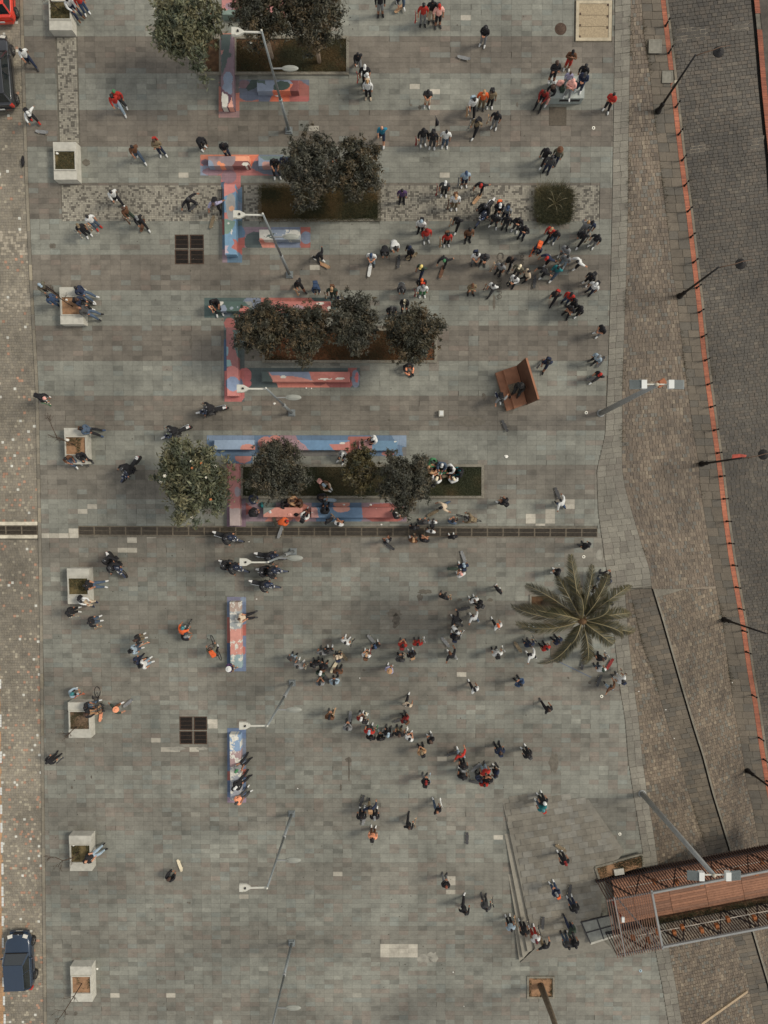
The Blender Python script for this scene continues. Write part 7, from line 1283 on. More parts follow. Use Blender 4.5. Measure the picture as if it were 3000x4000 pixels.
# tile x y facing pose head top bottom extras...   head: hk/hb/hr/hy hair, lk/lb long, uk/ub curly, c:colour cap, n: beanie, o: hood, m: helmet, w: sun hat, x bald
# extras: t short sleeves, s shorts, bp:colour, sb:colour@x,y,angle (board on the ground), sh:colour (board held), sf:colour (board underfoot), sk:n skin, shoe:colour, z:height above ground
PEOPLE = '''
a0 548 8 315 sit hk white navy shoe:brown
a0 612 -45 300 stand hk red blue shoe:white
a0 167 405 300 walk hk white navy t shoe:darkgrey
a0 225 915 310 push c:white white black bp:black sb:grey@350,1075,-8 shoe:red
a0 922 742 280 stand n:green red darkgrey
a0 905 782 290 walk lk red lightblue shoe:white
a0 1068 1190 300 walk hk brown denim t
a0 1248 1140 282 cross hb khaki navy bp:red shoe:white
a1 895 103 300 walk hk white black shoe:white
a1 1003 240 320 walk lb brown darkgreen sh:brown
a1 1105 308 300 walk c:grey black black sb:brown@1160,380,75 shoe:white
a1 1525 160 315 ride n:darkgrey black black sf:darkgrey
a1 706 303 310 stand hk white denim t sh:tan shoe:red
a1 630 372 300 stand c:khaki black black t sh:grey shoe:white
a1 320 855 320 walk c:lightblue camo black
a1 385 950 330 stand hk blue blue
a1 618 885 335 lounge hk navy denim shoe:white
a1 632 980 350 sit lb navy black shoe:white bp:black
a1 650 1048 345 lounge x darkgrey denim sk:1
a2 357 115 340 bend n:pink black grey bp:black sh:green
a2 664 362 350 lounge hk denim black bp:brown shoe:blue
a2 537 605 310 sit hk brown denim t
a2 640 580 300 sit uk black black
a2 690 1632 0 lounge hk black denim t shoe:white
a3 664 102 320 sit hk white beige bp:black shoe:navy
a3 543 196 0 stand o:black black black sh:grey
a3 718 275 15 carry hk black denim sh:tan shoe:white
a3 1500 388 10 crouch c:grey black denim t
a3 1098 418 20 carry lb black khaki sh:salmon
a3 1068 503 20 stand hk lightblue denim bp:black shoe:white
a3 1094 595 40 stand hk navy navy sh:salmon
a3 1148 622 25 stand hk white lightblue t bp:black
a3 583 852 15 crouch m:teal lightblue black sh:orange shoe:white
a3 693 962 0 sit hk black denim t
a3 705 1015 5 sit lb black tan sb:salmon@822,1020,80
a3 938 978 25 push w:salmon darkgreen brown t s sb:grey@1045,920,40
a3 380 1408 55 carry c:black black black sh:darkgrey
b3 485 246 10 lounge hb beige black t shoe:darkgrey
b3 400 650 25 phone w:white purple black sh:tan
b3 460 1480 45 lounge c:green grey black t
b3 450 1618 40 lounge c:white black black bp:black
b4 460 80 40 lounge c:darkgrey salmon darkgrey t
b3 905 576 70 stand hb darkgrey lightblue
b3 957 632 60 carry hk grey grey t sh:cream
b3 1090 622 100 stand lk black black
b3 1147 526 80 stand hk grey darkgrey t
b3 1205 517 90 stand hk darkgrey black
b3 1278 562 100 stand c:beige beige black bp:navy sb:khaki@1330,540,-48
b3 1165 640 80 cross hk black black bp:brown
b3 1142 690 70 phone c:white darkgreen darkgreen
b3 1137 770 90 phone c:black grey darkgreen t sb:darkgrey@1190,720,-60
b3 1255 768 95 photo c:black lightblue grey
b3 1280 682 85 stand hk brown darkgrey sb:cream@1255,630,60
b3 1345 437 60 stand hk white white t sh:black
b3 1590 475 110 stand c:blue black black t sb:grey@1560,410,-48
b3 1515 540 80 phone c:tan white green t bp:brown sh:darkred
b3 1215 1048 80 phone c:black brown khaki sh:tan
b3 1360 1135 85 phone hk grey black sb:grey@1385,1032,85
b3 1472 1062 70 phone c:white darkred white t sh:cream
b3 1492 1080 60 stand hk black darkgrey
c3 85 1170 80 carry c:lightblue red darkgrey t sh:green
c3 100 1218 80 stand hk black white
c3 180 1218 95 phone hk black black sh:grey
c3 240 1190 70 carry c:lightblue black black sh:tan
c3 332 1190 80 carry hb black khaki t sh:white
c3 375 1072 130 stand lk darkred black sb:darkgrey@335,1058,20 bp:brown
c3 415 1218 60 phone hk white black t shoe:white
c3 513 1332 110 phone c:khaki tan black bp:black
c3 585 1238 130 phone lb black grey shoe:white
c3 405 942 60 walk hk beige black t shoe:white
c3 252 666 60 phone w:tan lavender grey
c3 360 455 80 phone hk red red t bp:darkred
c3 480 452 95 carry hk red red t sh:white
c3 340 578 85 phone hk darkgrey grey sh:beige
c3 430 542 110 stand hk black denim bp:tan
c3 745 525 120 push c:brown black grey t sb:grey@705,430,-50
c3 790 400 80 stand lk black navy bp:navy
c3 795 342 40 carry hk white white sh:white
c3 1132 535 100 carry hk white white t bp:black sh:white
c3 1135 303 110 walk c:orange white black t shoe:white
c3 776 230 130 push c:black black black sb:darkgrey@805,272,-35
c3 930 217 120 push hb white denim t sb:darkgrey@855,160,15
c3 985 135 150 stand hk black black bp:darkgrey
c3 942 97 115 stand hb white black
c3 700 72 70 stand hk black black t sh:tan
c3 1147 15 40 stand hk black brown
c3 945 822 115 walk c:black white black t shoe:white
c3 1320 778 130 photo hk blue darkgrey
c3 1547 985 115 walk hb black black t
c3 1440 345 90 stand hk grey denim shoe:white
c3 1395 460 110 carry hk navy navy sh:darkgrey
c3 1530 487 120 stand hk red black t
c3 1630 432 130 stand hk navy black
c3 1397 532 130 push hk white black sb:khaki@1290,470,-55
c3 1155 1330 100 stand hb navy black bp:navy
c3 1380 1357 130 stand hk black black bp:darkgrey
c3 825 1338 110 push hb red lightblue t sb:darkgrey@760,1330,20
c3 857 1452 85 stand hk black black t bp:grey
c3 850 1537 80 stand c:black black darkgrey t sh:khaki
c3 988 1555 60 phone hk navy darkgrey sb:darkgrey@945,1560,-10
c3 1035 1502 110 stand hb red lightblue t sb:grey@955,1440,40
c3 1060 1567 90 cross hk black black t
c3 1120 1517 150 stand hk navy black t sh:black shoe:white
c3 1022 1592 90 phone hk red black
c3 548 1577 80 phone c:darkred black grey bp:black sh:lightblue
c4 95 110 90 push hk navy khaki bp:tan sb:darkgrey@30,50,70
c4 22 207 90 stand hk black black sb:grey@48,200,75
c4 130 207 90 stand c:grey black black shoe:white
c4 115 367 80 stand hk salmon brown bp:black
c4 640 152 110 walk x black denim t sh:white
c4 412 280 70 walk hb black black sh:tan
c4 712 757 80 phone hr black grey
c4 870 972 60 walk hk black black shoe:white
c4 1040 942 80 carry hk darkgrey darkgrey sh:black
c4 1242 1108 100 stand hk lightblue black t sh:tan shoe:white
c4 1352 1132 100 stand hb black black t shoe:white sh:black
c4 1430 1158 110 stand c:maroon white red t sh:black
c4 1498 1192 100 push c:black black khaki t sb:darkgrey@1478,1000,85
c4 1510 80 120 stand m:white black black t shoe:white
c4 1497 132 120 stand m:teal teal denim t bp:red shoe:white
d4 15 555 110 stand c:darkred black black t sb:khaki@-30,420,-30 shoe:white
c4 1598 795 120 phone c:grey navy blue bp:orange shoe:white
d4 90 922 110 stand c:black black navy sb:darkgrey@38,750,80
d4 62 1092 110 walk hk darkgreen navy
d4 85 1195 110 stand c:black black darkgrey t
d4 30 1205 95 stand hk darkgrey denim
d3 118 15 30 sit hk teal black
d3 240 20 40 sit hk white black
d3 390 112 60 stand hk black black
d3 180 562 200 bend hk black black sb:darkgrey@155,602,80
d3 325 575 100 carry hb black black t sh:white
d3 325 662 100 stand c:darkgreen white denim t sb:darkred@375,605,60
d3 390 788 120 push hk brown lightblue t sb:darkgrey@288,738,70
d3 485 748 130 carry hk white white t bp:navy sh:brown
d2 375 1545 60 phone hk black darkgrey
d2 372 1610 140 phone hk navy denim
d2 318 1642 60 sit c:green white denim
d2 205 1312 130 stand c:black black black shoe:darkgrey
c2 1622 1530 160 phone hk black black
c2 1640 942 130 push hk white blue sb:darkgrey@1610,888,-70
c2 1190 952 130 cross c:black black black t bp:black sh:brown
c2 770 1237 100 stand lk black black shoe:white
c2 765 1112 70 phone c:black denim grey t sh:brown
c2 602 1117 90 stand hk white black t bp:black
c2 590 1192 80 stand hk white darkgrey t
c2 525 1122 100 cross hk darkgrey black
c2 455 1162 90 stand lk black brown
c2 445 1272 80 cross c:tan brown brown sh:brown
c2 537 1267 80 cross hk black darkgrey t
c2 672 1000 200 push c:black beige denim t sb:khaki@605,1045,30
c2 237 1272 120 cross c:grey black black t sb:darkgrey@250,1312,-35
c2 857 1475 100 stand c:lightblue navy navy bp:navy sb:grey@850,1400,-70
c2 835 1542 120 phone c:pink white white t sb:darkgreen@770,1495,0
c2 305 1058 20 sit hk black white t
c2 125 445 200 sit c:white white black t
c2 597 630 330 floor c:darkgreen green black
c2 678 655 260 floor c:white denim denim
c2 752 680 220 floor hk white black
c2 825 718 160 floor hk black teal
c2 632 772 60 floor c:cream white black t bp:black
c2 775 772 110 floor c:cream white brown t
c2 590 690 20 floor hb tan tan t
b2 968 690 210 floor c:white black black
b2 1168 815 320 floor c:lightblue brown beige t bp:pink
b2 1160 922 350 crouch lb black black sb:lightblue@1225,940,-5
b2 1175 1028 90 sit c:black black black sb:darkgrey@1180,1000,0
b2 1203 1107 130 stand hk black black t sh:tan
b2 1288 1132 70 cross hk white black t
b2 1010 1072 60 sit hk white black bp:black
b2 870 1112 10 bend c:red orange navy sb:grey@820,1200,70
b2 600 1040 20 crouch w:black black black
b2 598 937 330 crouch hk navy darkgrey
b2 922 946 0 crouch lb tan tan t
b2 842 975 0 floor hk black black
b2 967 967 190 floor lb brown brown t
b2 1325 566 240 sit c:white grey black
c1 355 92 270 stand hk purple black
c1 706 27 265 carry c:white darkgrey black t sh:darkred
c1 792 138 270 stand c:tan white khaki bp:brown sh:brown
c1 995 48 250 push c:red black black t sb:tan@960,165,50
c0 875 1400 275 stand c:blue lightblue navy t s sh:grey shoe:white
c1 1150 207 270 phone c:white black black bp:orange
c1 1213 230 255 stand c:blue grey navy bp:black
c1 1120 297 250 pocket m:black black darkgrey
c1 1216 312 260 carry hk black darkgrey
c1 1305 322 250 photo hk black darkgrey
c1 1355 387 250 photo hk black navy
c1 510 342 260 stand n:lightblue white black bp:black
c1 558 415 285 stand o:darkred red grey shoe:white
c1 727 450 275 carry hk red black bp:brown sh:tan
c1 808 320 240 walk c:black black black t sh:tan
c1 905 412 280 stand lk brown black
c1 103 614 260 phone c:blue white lightblue t sb:white@92,742,80
c1 213 602 270 bend hk black black shoe:grey
c1 303 556 285 bend hk white grey t sb:darkgrey@326,672,85
c1 418 552 230 stand c:navy black black sb:khaki@432,628,28
c1 510 707 235 walk c:yellow darkgreen navy t shoe:white
c1 515 818 270 stand c:orange black black
c1 526 870 270 carry c:grey white green bp:red sh:darkred
c1 696 660 255 push n:green black black sb:brown@675,755,70
c1 960 612 275 phone hk white grey t bp:navy
c1 1030 617 265 phone hk darkgrey black
c1 1245 640 250 walk hb black black
c1 1163 692 240 carry hk grey black t sh:tan
c1 1310 705 240 carry c:cream camo darkgrey sh:grey
c1 1380 747 200 stand hk beige black
c1 1272 797 235 phone hk white black sh:black
c1 926 857 275 cross c:brown khaki brown
c1 1093 857 230 walk hk white darkgrey t sh:brown
c1 1493 742 215 push c:black black black t sb:darkgrey@1425,835,85
c1 1530 637 225 push c:red navy black t shoe:white
c1 1452 580 250 bend hk navy navy bp:orange sh:orange
c1 1620 717 225 walk hk teal denim shoe:white
c1 1567 402 230 walk c:tan red black
c1 1610 425 245 stand hk black denim t
c1 1610 927 240 walk hb black black t bp:red
c1 1540 1482 250 walk hk navy navy t s bp:navy sh:grey
c1 350 902 270 bend lk darkgrey lightblue
c1 375 987 270 sit c:cream black black
c1 268 1042 280 stand c:darkgrey black black
c1 400 1512 300 floor hk black salmon
d1 205 348 250 wave hy grey grey
d1 240 348 240 stand c:black navy grey t
d1 180 440 230 walk hk black black shoe:white
d1 287 460 235 carry c:black black grey t sh:tan
d1 36 552 230 cross hk grey grey shoe:white
d1 40 627 240 carry hk grey lightblue sh:darkgrey
d1 117 665 215 push hk white black t shoe:white
d1 242 775 220 stand hk black black bp:black
d1 270 850 225 carry c:white white navy t bp:black sh:grey
d1 68 930 240 stand c:black red blue
d1 105 985 200 stand hk black black
d1 75 1037 230 cross hk black black t
d1 147 1040 215 stand o:black black black
d1 326 1207 210 phone c:black black grey t shoe:white
d1 293 1435 220 stand c:grey lightblue black sb:darkgrey@300,1482,55
d1 303 1580 215 walk c:red black darkgrey t sb:darkgrey@235,1618,10
d0 80 420 260 photo c:black brown red s shoe:white
d0 185 537 250 stand lk black white z:.72 shoe:black
d0 180 602 245 phone c:darkgrey navy navy z:.72 shoe:white
d0 82 655 250 cross o:pink pink grey z:.72 shoe:white
d0 60 592 260 stand hb lavender grey z:.72 shoe:beige sz:.8
d0 412 765 240 cross hk red black shoe:white
c0 1612 512 275 cross lb black black s z:.72 shoe:white
c0 1578 705 225 sit ub black pink shoe:white
c0 1512 742 240 sit hb darkred black
c0 530 45 270 carry lk red grey t sh:red
c0 602 12 275 stand hk black beige t sh:grey
c0 657 50 280 carry c:red pink black t s bp:darkgrey
c0 1030 230 250 phone uk black grey shoe:white
c0 565 742 265 phone c:black darkgrey beige t s
c0 940 807 280 walk hk white black t bp:lightblue sh:tan
c0 1020 745 265 carry c:tan orange khaki t sh:tan
c0 1090 742 270 stand hk khaki black bp:black
c0 1128 915 250 carry hk black grey t sh:tan shoe:white
c0 962 975 230 walk c:black khaki black bp:black sh:grey
c0 530 1055 280 carry o:black black grey sh:darkred
c0 608 1077 265 stand hk black darkgrey bp:black
c0 715 1067 265 carry hk white denim t sh:tan
c0 190 1037 265 walk x turquoise navy t s sk:2 shoe:white
c0 1530 1215 235 walk o:black black black
c0 1635 1212 240 stand w:brown camo navy
c0 1570 1278 250 stand lk darkgrey navy
c0 175 -40 275 stand hk black grey s shoe:black
c0 365 -45 290 push hk black denim sb:tan@335,75,40 shoe:white
b0 1447 440 280 walk hk black grey shoe:white
b0 1503 540 270 carry c:white black black t sh:red
b0 1522 605 200 stand c:white white black t
b0 1525 665 265 stand hy white black bp:beige shoe:beige
b0 195 1152 320 bend hk black black shoe:white
b0 350 1167 280 phone hk black navy
b0 765 1297 275 sit hk black black t shoe:white
b0 845 1282 270 sit hk navy navy
b0 1243 1222 280 sit hk black black
b1 275 205 270 push hb lavender black t bp:black sb:khaki@270,352,72
b1 1152 615 320 push hk black black sb:tan@1178,700,-30
b1 960 830 310 walk hk black black t s sh:tan
b1 1107 905 275 bend hk blue navy bp:blue
b1 1235 887 270 carry c:tan darkgreen darkgreen t bp:brown sh:khaki
b1 1310 955 260 stand c:white navy navy
b1 272 985 285 sit hk black black t sh:salmon shoe:white
c2 1165 137 275 push hk grey navy t bp:black sb:darkgrey@1185,342,-65
a4 700 545 30 lounge x black lightblue t bp:black sk:2
a4 1370 690 45 crouch lb black black sb:cream@1460,575,-68
'''
LANDMARKS = [('the red car', 20, 30), ('the black car', 20, 300), ('the blue car', 95, 3740), ('the topmost planter', 240, 50), ('the second planter', 255, 620), ('the third planter', 280, 1190), ('the fourth planter', 300, 1740), ('the fifth planter', 310, 2290), ('the sixth planter', 310, 2810), ('the seventh planter', 315, 3330), ('the lowest planter', 320, 3840),
  ('the top grass bed', 1140, 220), ('the twin trees', 1300, 660), ('the row of four trees', 1350, 1300), ('the lawn bed', 1450, 1880), ('the flowering tree', 770, 1880), ('the light green tree', 730, 110), ('the grass island', 2160, 806), ('the tall palm', 2275, 2420), ('the rusty sculpture', 2020, 1500), ('the metal block', 2215, 340), ('the tank lid', 2320, 80), ('the manhole cover', 2190, 113), ('the topmost lamp post', 1130, 510), ('the second lamp post', 1132, 1074), ('the third lamp post', 1140, 1613), ('the fourth lamp post', 1146, 2154), ('the fifth lamp post', 1142, 2667), ('the sixth lamp post', 1140, 3178), ('the lowest lamp post', 1140, 3681),
  ('the stage', 2170, 3400), ('the stage steps', 2010, 3560), ('the glass hatch', 2340, 3630), ('the footbridge', 2600, 3560), ('the upper floor grates', 740, 975), ('the lower floor grates', 755, 2853), ('the long drain', 1500, 2078), ('the stone cube', 1723, 1617), ('the scratched white bench', 920, 2480), ('the lowest bench', 920, 3000), ('the upper floodlight pole', 2347, 1614), ('the star bench', 900, 855), ('the dark green bench', 905, 1195), ('the white slab patch', 1560, 3715), ('the lower floodlight pole', 2508, 3100), ('the bottom tree pit', 2112, 3856), ('the orange bench', 895, 627), ('the peeling bench', 1090, 915)]
HATW = {'c': 'cap', 'n': 'beanie', 'w': 'wide hat', 'm': 'helmet', 'o': 'hood'}
HAIRW = {'hk': 'black hair', 'hb': 'brown hair', 'hr': 'auburn hair', 'hy': 'fair hair', 'lk': 'long black hair', 'lb': 'long brown hair', 'uk': 'curly black hair', 'ub': 'curly brown hair', 'x': 'a bare head'}
CW = {'darkgrey': 'dark grey', 'lightblue': 'light blue', 'darkred': 'dark red', 'darkgreen': 'dark green', 'navy': 'navy'}
def cw(c): return CW.get(c, c)
POSEW = {'sit': 'sitting', 'lounge': 'sitting', 'floor': 'sitting on the ground', 'crouch': 'crouching', 'bend': 'bending', 'walk': 'walking', 'ride': 'riding a skateboard', 'push': 'stepping', 'moto': 'riding', 'pill': 'riding behind', 'bike': 'cycling'}
def side(px, py, lx, ly):
    dx, dy = px - lx, py - ly
    if abs(dx) > 1.6 * abs(dy): return 'right of' if dx > 0 else 'left of'
    if abs(dy) > 1.6 * abs(dx): return 'below' if dy > 0 else 'above'
    return ('lower' if dy > 0 else 'upper') + (' right of' if dx > 0 else ' left of')
FOLK = []
def add_person(px, py, face, ps_, head, topc, botc, ex, root_at=None):
    z = 0.0; size = random.uniform(.95, 1.04); short_s = 't' in ex; shorts = 's' in ex; shoe = random.choice(['white', 'black', 'darkgrey', 'white', 'black']); skin = random.choice(SKINS[:2])
    bp = None; boards = []
    for e in ex:
        if e.startswith('z:'): z = float(e[2:])
        elif e.startswith('sz:'): size = float(e[3:])
        elif e.startswith('shoe:'): shoe = e[5:]
        elif e.startswith('sk:'): skin = SKINS[int(e[3:])]
        elif e.startswith('bp:'): bp = e[3:]
    H, Mh = PM[ps_][1]; rz = R(face - 90); ca, sa = math.cos(rz), math.sin(rz)
    if root_at is None:
        y = W(px, py, -1.5).y
        for _ in range(5):
            hw_ = WZ(px, py, gz(y) + z + H.z * size); X = hw_.x - (H.x * ca - H.y * sa) * size; y = hw_.y - (H.x * sa + H.y * ca) * size
        loc = Vector((X, y, gz(y) + z))
        xp, yp = pix(loc)
        if z == 0 and in_poly(np.array(xp), np.array(yp), TOPP): loc.z = zp; loc = loc + Vector((0, 0, .0))
        else:
            for k_, st in enumerate(STEPS):
                if z == 0 and in_poly(np.array(xp), np.array(yp), st): loc.z = max(loc.z, zp - RIS * (k_ + 1))
        if z == 0 and ps_ in ('sit', 'lounge') and xp < 420: loc.z += .10
    else: loc = root_at
    o = link('person', PM[ps_][0], None, loc, rot=(0, 0, rz), scale=(size,) * 3)
    tm, bm2 = cloth(topc), cloth(botc)
    for i, mt in enumerate((skin, tm, skin if short_s else tm, bm2, skin if shorts else bm2, cloth(shoe), DARKM)):
        o.material_slots[i].link = 'OBJECT'; o.material_slots[i].material = mt
    T = Matrix.Translation(H) @ Mh; rot = T.to_euler(); kind, _, hc = head.partition(':')
    def hpart(nm, mesh, parent=o, ident=False): return link(nm, mesh, parent, (0, 0, 0) if ident else T.to_translation(), rot=(0, 0, 0) if ident else rot)
    if kind in ('hk', 'hb', 'hr', 'hy'): hpart('hair', hw('hair', HAIRC[kind[1]]))
    elif kind in ('lk', 'lb'): hpart('hair', hw('long', HAIRC[kind[1]]))
    elif kind in ('uk', 'ub'): hpart('hair', hw('curly', HAIRC[kind[1]]))
    elif kind == 'c': hpart('hair', hw('hair', HAIRC['k'])); c_ = hpart('cap', hw('cap', cloth(hc))); hpart('brim', hw('brim', cloth(hc)), c_, True)
    elif kind == 'n': hpart('beanie', hw('beanie', cloth(hc)))
    elif kind == 'w': hpart('sun_hat', hw('sunhat', cloth(hc)))
    elif kind == 'o': hpart('hood', hw('hood', cloth(hc)))
    elif kind == 'm': hpart('helmet', hw('helmet', mat('helmet_' + hc, sc(*CC[hc]), rough=.25, var=.03, coat=.5)))
    look = (cw(topc) + ' top', cw(botc) + (' shorts' if shorts else ' trousers'), (cw(hc) + ' ' + HATW[kind]) if kind in HATW else HAIRW[kind])
    rec = dict(o=o, px=px, py=py, look=look, pose=POSEW.get(ps_, ''), items=[], J=POSES[ps_], size=size, rz=rz, loc=loc)
    if bp:
        C_, N_ = Vector(POSES[ps_]['C']), Vector(POSES[ps_]['N']); upv = (N_ - Vector(POSES[ps_]['S'])).normalized(); lean = math.atan2(upv.y, upv.z); q = C_ - Vector((0, math.cos(lean), -math.sin(lean))) * .13 + upv * .0
        wl_ = loc + Matrix.Rotation(rz, 3, 'Z') @ (q * size); b = backpack(bp, wl_, None); b.rotation_euler = (Matrix.Rotation(rz, 4, 'Z') @ Matrix.Rotation(-lean, 4, 'X')).to_euler(); rec['items'].append((b, cw(bp) + ' backpack worn by the ', 'backpack', 'backpacks worn by people'))
    FOLK.append(rec); return rec
def give_board(rec, col_, loc, rot, how):
    b = board(col_, loc, rot, col_ == 'orange'); rec['items'].append((b, how, 'skateboard', 'skateboards on the plaza'))
for ln in PEOPLE.strip().splitlines():
    f = ln.split(); t, x, y, face, ps_, head, topc, botc = f[0], float(f[1]), float(f[2]), float(f[3]), f[4], f[5], f[6], f[7]; ex = f[8:]
    px, py = tpx(t, x, y); rec = add_person(px, py, face, ps_, head, topc, botc, ex); M3 = Matrix.Rotation(rec['rz'], 3, 'Z')
    for e in ex:
        if e.startswith('sb:'):
            col_, pos = e[3:].split('@'); bx, by, ba = map(float, pos.split(',')); bxp, byp = tpx(t, bx, by); g = W(bxp, byp); zz = g.z
            if in_poly(np.array(bxp), np.array(byp), TOPP): zz = zp
            if t + e == 'b2sb:darkgrey@1180,1000,0': continue
            give_board(rec, col_, Vector((g.x, g.y, zz + .004)), (SLOPE_ROT[0] if zz != zp else 0, 0, R(ba - 90)), cw(col_) + ' skateboard on the ground by the ')
        elif e.startswith('sh:'):
            w_ = Vector(rec['J']['wrR']); q = w_ + Vector((.05, .0, -.12 if w_.z > .8 else .05)); wl_ = rec['loc'] + M3 @ (q * rec['size']); mt_ = Matrix.Rotation(rec['rz'], 4, 'Z') @ Matrix.Rotation(R(-72 + random.uniform(-14, 14)), 4, 'X') @ Matrix.Rotation(R(80), 4, 'Y')
            give_board(rec, e[3:], wl_, mt_.to_euler(), cw(e[3:]) + ' skateboard held by the ')
        elif e.startswith('sf:'): give_board(rec, e[3:], rec['loc'] + M3 @ Vector((0, .06, .004)), (0, 0, rec['rz'] + R(90)), cw(e[3:]) + ' skateboard under the ')
# riders
for o, a, n, i in MOTOS:
    Mr = Matrix.Rotation(R(a - 90), 3, 'Z'); base = Vector(o.location)
    for k in range(n):
        q = base + Mr @ Vector((0, -.02 - .36 * k, 0)); r_ = add_person(*pix(q + Vector((0, 0, 1.6))), a, 'moto' if k == 0 else 'pill', 'm:black', 'black', 'black' if i % 2 else 'darkgrey', ['shoe:black'], root_at=q)
        r_['fixed'] = (i, k)
for t, x, y, a, nm in (('b3', 292, 482, 113, 'bike'), ('a3', 1505, 318, 60, 'bike'), ('c2', 895, 1090, 165, 'bike')):
    px, py = tpx(t, x, y); g = W(px, py, -.45); q = Vector((g.x, g.y, gz(g.y))); args = {'b3': ('hb', 'camo', 'black', ['bp:orange']), 'a3': ('m:teal', 'orange', 'darkgrey', ['t']), 'c2': ('hk', 'khaki', 'brown', ['bp:khaki'])}[t]; q2 = q
    add_person(*pix(q + Vector((0, 0, 1.45))), a, 'bike', args[0], args[1], args[2], args[3], root_at=q2)
# the bronze figure of the sculpture
q = SP(800, 850, -.42); fig = link('bronze_figure', PM['sit'][0], None, Vector((q.x, q.y, q.z - .40 + .22)), rot=(0, 0, R(155)), scale=(1.15,) * 3)
for i in range(7): fig.material_slots[i].link = 'OBJECT'; fig.material_slots[i].material = BRONZE
tag(fig, 'dark bronze figure seated on the rusty sculpture', 'statue'); T = Matrix.Translation(PM['sit'][1][0]) @ PM['sit'][1][1]; link('hat', hw('sunhat', BRONZE), fig, T.to_translation(), rot=T.to_euler())
# the flag one person carries
fr = [r_ for r_ in FOLK if abs(r_['px'] - (1400 + 608 / T2)) < 2][0]; p0 = fr['loc'] + Vector((.1, .25, 1.1)); root = empty('flag', p0); tag(root, 'black flag on a short pole held by a person in black', 'flag')
m = MB(); m.tube([(0, 0, -.6), (0, .25, 1.1)], .014, 6); m.build('flagpole', TWIG, root); m = MB(); m.add([(0, .24, 1.08), (-.05, .55, .92), (.22, .22, .75), (.18, .05, .70), (.02, .12, .45)], [(0, 1, 2), (0, 2, 3), (0, 3, 4)]); m.build('cloth', cloth('black'), root)
# bags, jackets and boards left lying about
def pile(x, y, col_, lab, z=0.0, s=(.2, .16, .1), cat='jacket'):
    g = W(x, y, -z); m = MB(); r = random.Random(int(x)); m.ball((0, 0, s[2] * .5), s, 12, 7)
    m.v = [(a * (1 + r.uniform(-.25, .25)), b * (1 + r.uniform(-.25, .25)), max(c_, .0) * (1 + r.uniform(-.3, .3))) for a, b, c_ in m.v]; tag(m.build('folded_jacket' if cat == 'jacket' else 'bag', cloth(col_), None, g), lab, cat)
pile(2190, 328, 'pink', 'pink jacket lying on the grey metal block', .735, (.26, .22, .1)); pile(2167, 322, 'white', 'white bag lying on the grey metal block', .735, (.17, .12, .06), 'bag'); pile(2195, 350, 'darkgreen', 'dark green bag on the front edge of the metal block', .735, (.16, .26, .14), 'bag')
pile(1158, 2010, 'black', 'small black bag on the littered coral bench', .5, (.14, .12, .1), 'bag'); pile(1131, 2010, 'pink', 'pale pink cloth on the littered coral bench', .5, (.14, .1, .05)); pile(1055, 1999, 'white', 'crumpled white cloth on the littered coral bench', .5, (.1, .1, .05))
pile(1024, 1974, 'teal', 'teal bag beside the left end of the coral bench', 0, (.1, .2, .16), 'bag'); pile(91, 632, 'black', 'black bag lying on the kerb near the second planter', .0, (.1, .3, .1), 'bag'); pile(1768, 1862, 'white', 'white bag on the lawn among the seated people', .03, (.1, .1, .1), 'bag')
for col_, x, y, a, lab in (('grey', 1812, 230, -15, 'grey skateboard lying alone in the upper middle of the plaza'), ('darkgrey', 1824, 3270, 90, 'dark skateboard lying alone left of the stage steps'), ('green', 1722, 1846, 5, 'pale green skateboard on the lawn among seated people'), ('khaki', 1735, 1860, 10, 'brown skateboard on the lawn among seated people'), ('camo', 1073, 2030, -75, 'patterned skateboard below the coral bench'), ('darkgrey', 1960, 2310, 0, '')):
    if not lab: continue
    g = W(x, y); b = board(col_, Vector((g.x, g.y, g.z + (.05 if 'lawn' in lab else .004))), (SLOPE_ROT[0], 0, R(a - 90))); tag(b, lab, 'skateboard', 'skateboards on the plaza')
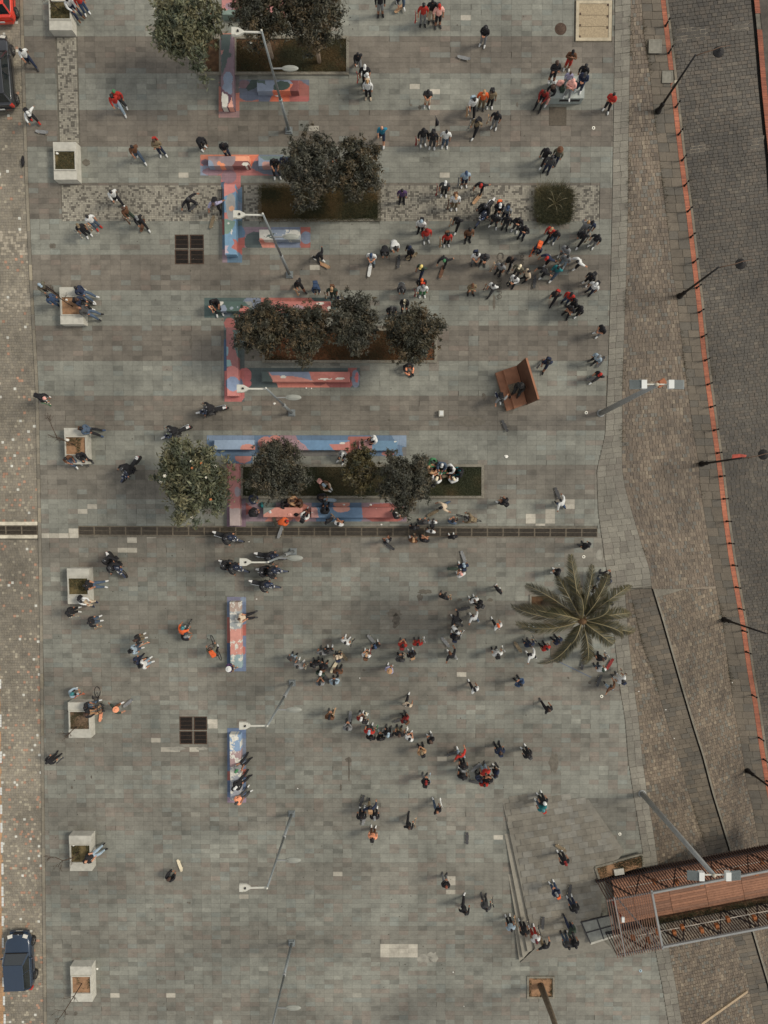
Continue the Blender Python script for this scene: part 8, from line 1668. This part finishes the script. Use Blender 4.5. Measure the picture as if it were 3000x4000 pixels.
# ---- labels that single each person out
def nwords(s): return len(s.replace(',', '').split())
used = set()
def short_phrases(px, py, n=5):
    out_ = []
    for l in sorted(LANDMARKS, key=lambda l: math.hypot(px - l[1], py - l[2]))[:n]: out_.append(('at ' if math.hypot(px - l[1], py - l[2]) < 45 else side(px, py, l[1], l[2]) + ' ') + l[0])
    return out_
def choose(cands):
    lab = next((c for c in cands if c not in used and nwords(c) <= 16), cands[0]); used.add(lab); return lab
MSHORT = ['second white fronted motorcycle', 'motorcycle by the flowering tree', 'topmost white fronted motorcycle', 'motorcycle near the fifth planter', 'motorcycle on the drain', 'topmost motorcycle behind the lamp post', 'motorcycle left of the lamp head', 'motorcycle below the lamp head', 'lowest motorcycle of the group', 'motorcycle on the mosaic strip']
for r_ in FOLK:
    if r_.get('fixed') is not None:
        r_['label'] = choose(['person in black with black helmet, %s the %s' % ('driving' if r_['fixed'][1] == 0 else 'passenger on', MSHORT[r_['fixed'][0]])]); tag(r_['o'], r_['label'], 'person', 'people on the plaza'); continue
    ph = short_phrases(r_['px'], r_['py']); tp_, bt_, hd_ = r_['look']; pz = r_['pose']; cand = []
    for p in ph:
        if pz: cand.append('person in %s, %s, %s, %s %s' % (tp_, bt_, hd_, pz, p))
        cand.append('person in %s, %s, %s, %s' % (tp_, bt_, hd_, p))
    for p in ph: cand += ['person in %s, %s, %s' % (tp_, hd_, p), 'person in %s, %s' % (tp_, p)]
    r_['label'] = choose(cand); r_['ph'] = ph; tag(r_['o'], r_['label'], 'person', 'people on the plaza')
for r_ in FOLK:
    for o, pre, cat, grp in r_['items']:
        tp_, bt_, hd_ = r_['look']; c = []
        for p in r_['ph']: c += [pre + 'person in %s, %s' % (tp_, p), pre.replace(' on the ground', '') + 'person in %s, %s' % (tp_, p), pre + 'person in %s with %s, %s' % (tp_, hd_, p)]
        tag(o, choose(c), cat, grp)
for o, x, y in LITTER: tag(o, choose(['small white scrap of litter ' + p for p in short_phrases(x, y, 8)]), 'litter', 'scraps of litter on the ground')
for o in MOTOS:
    if 'rider' in o[0]: del o[0]['rider']
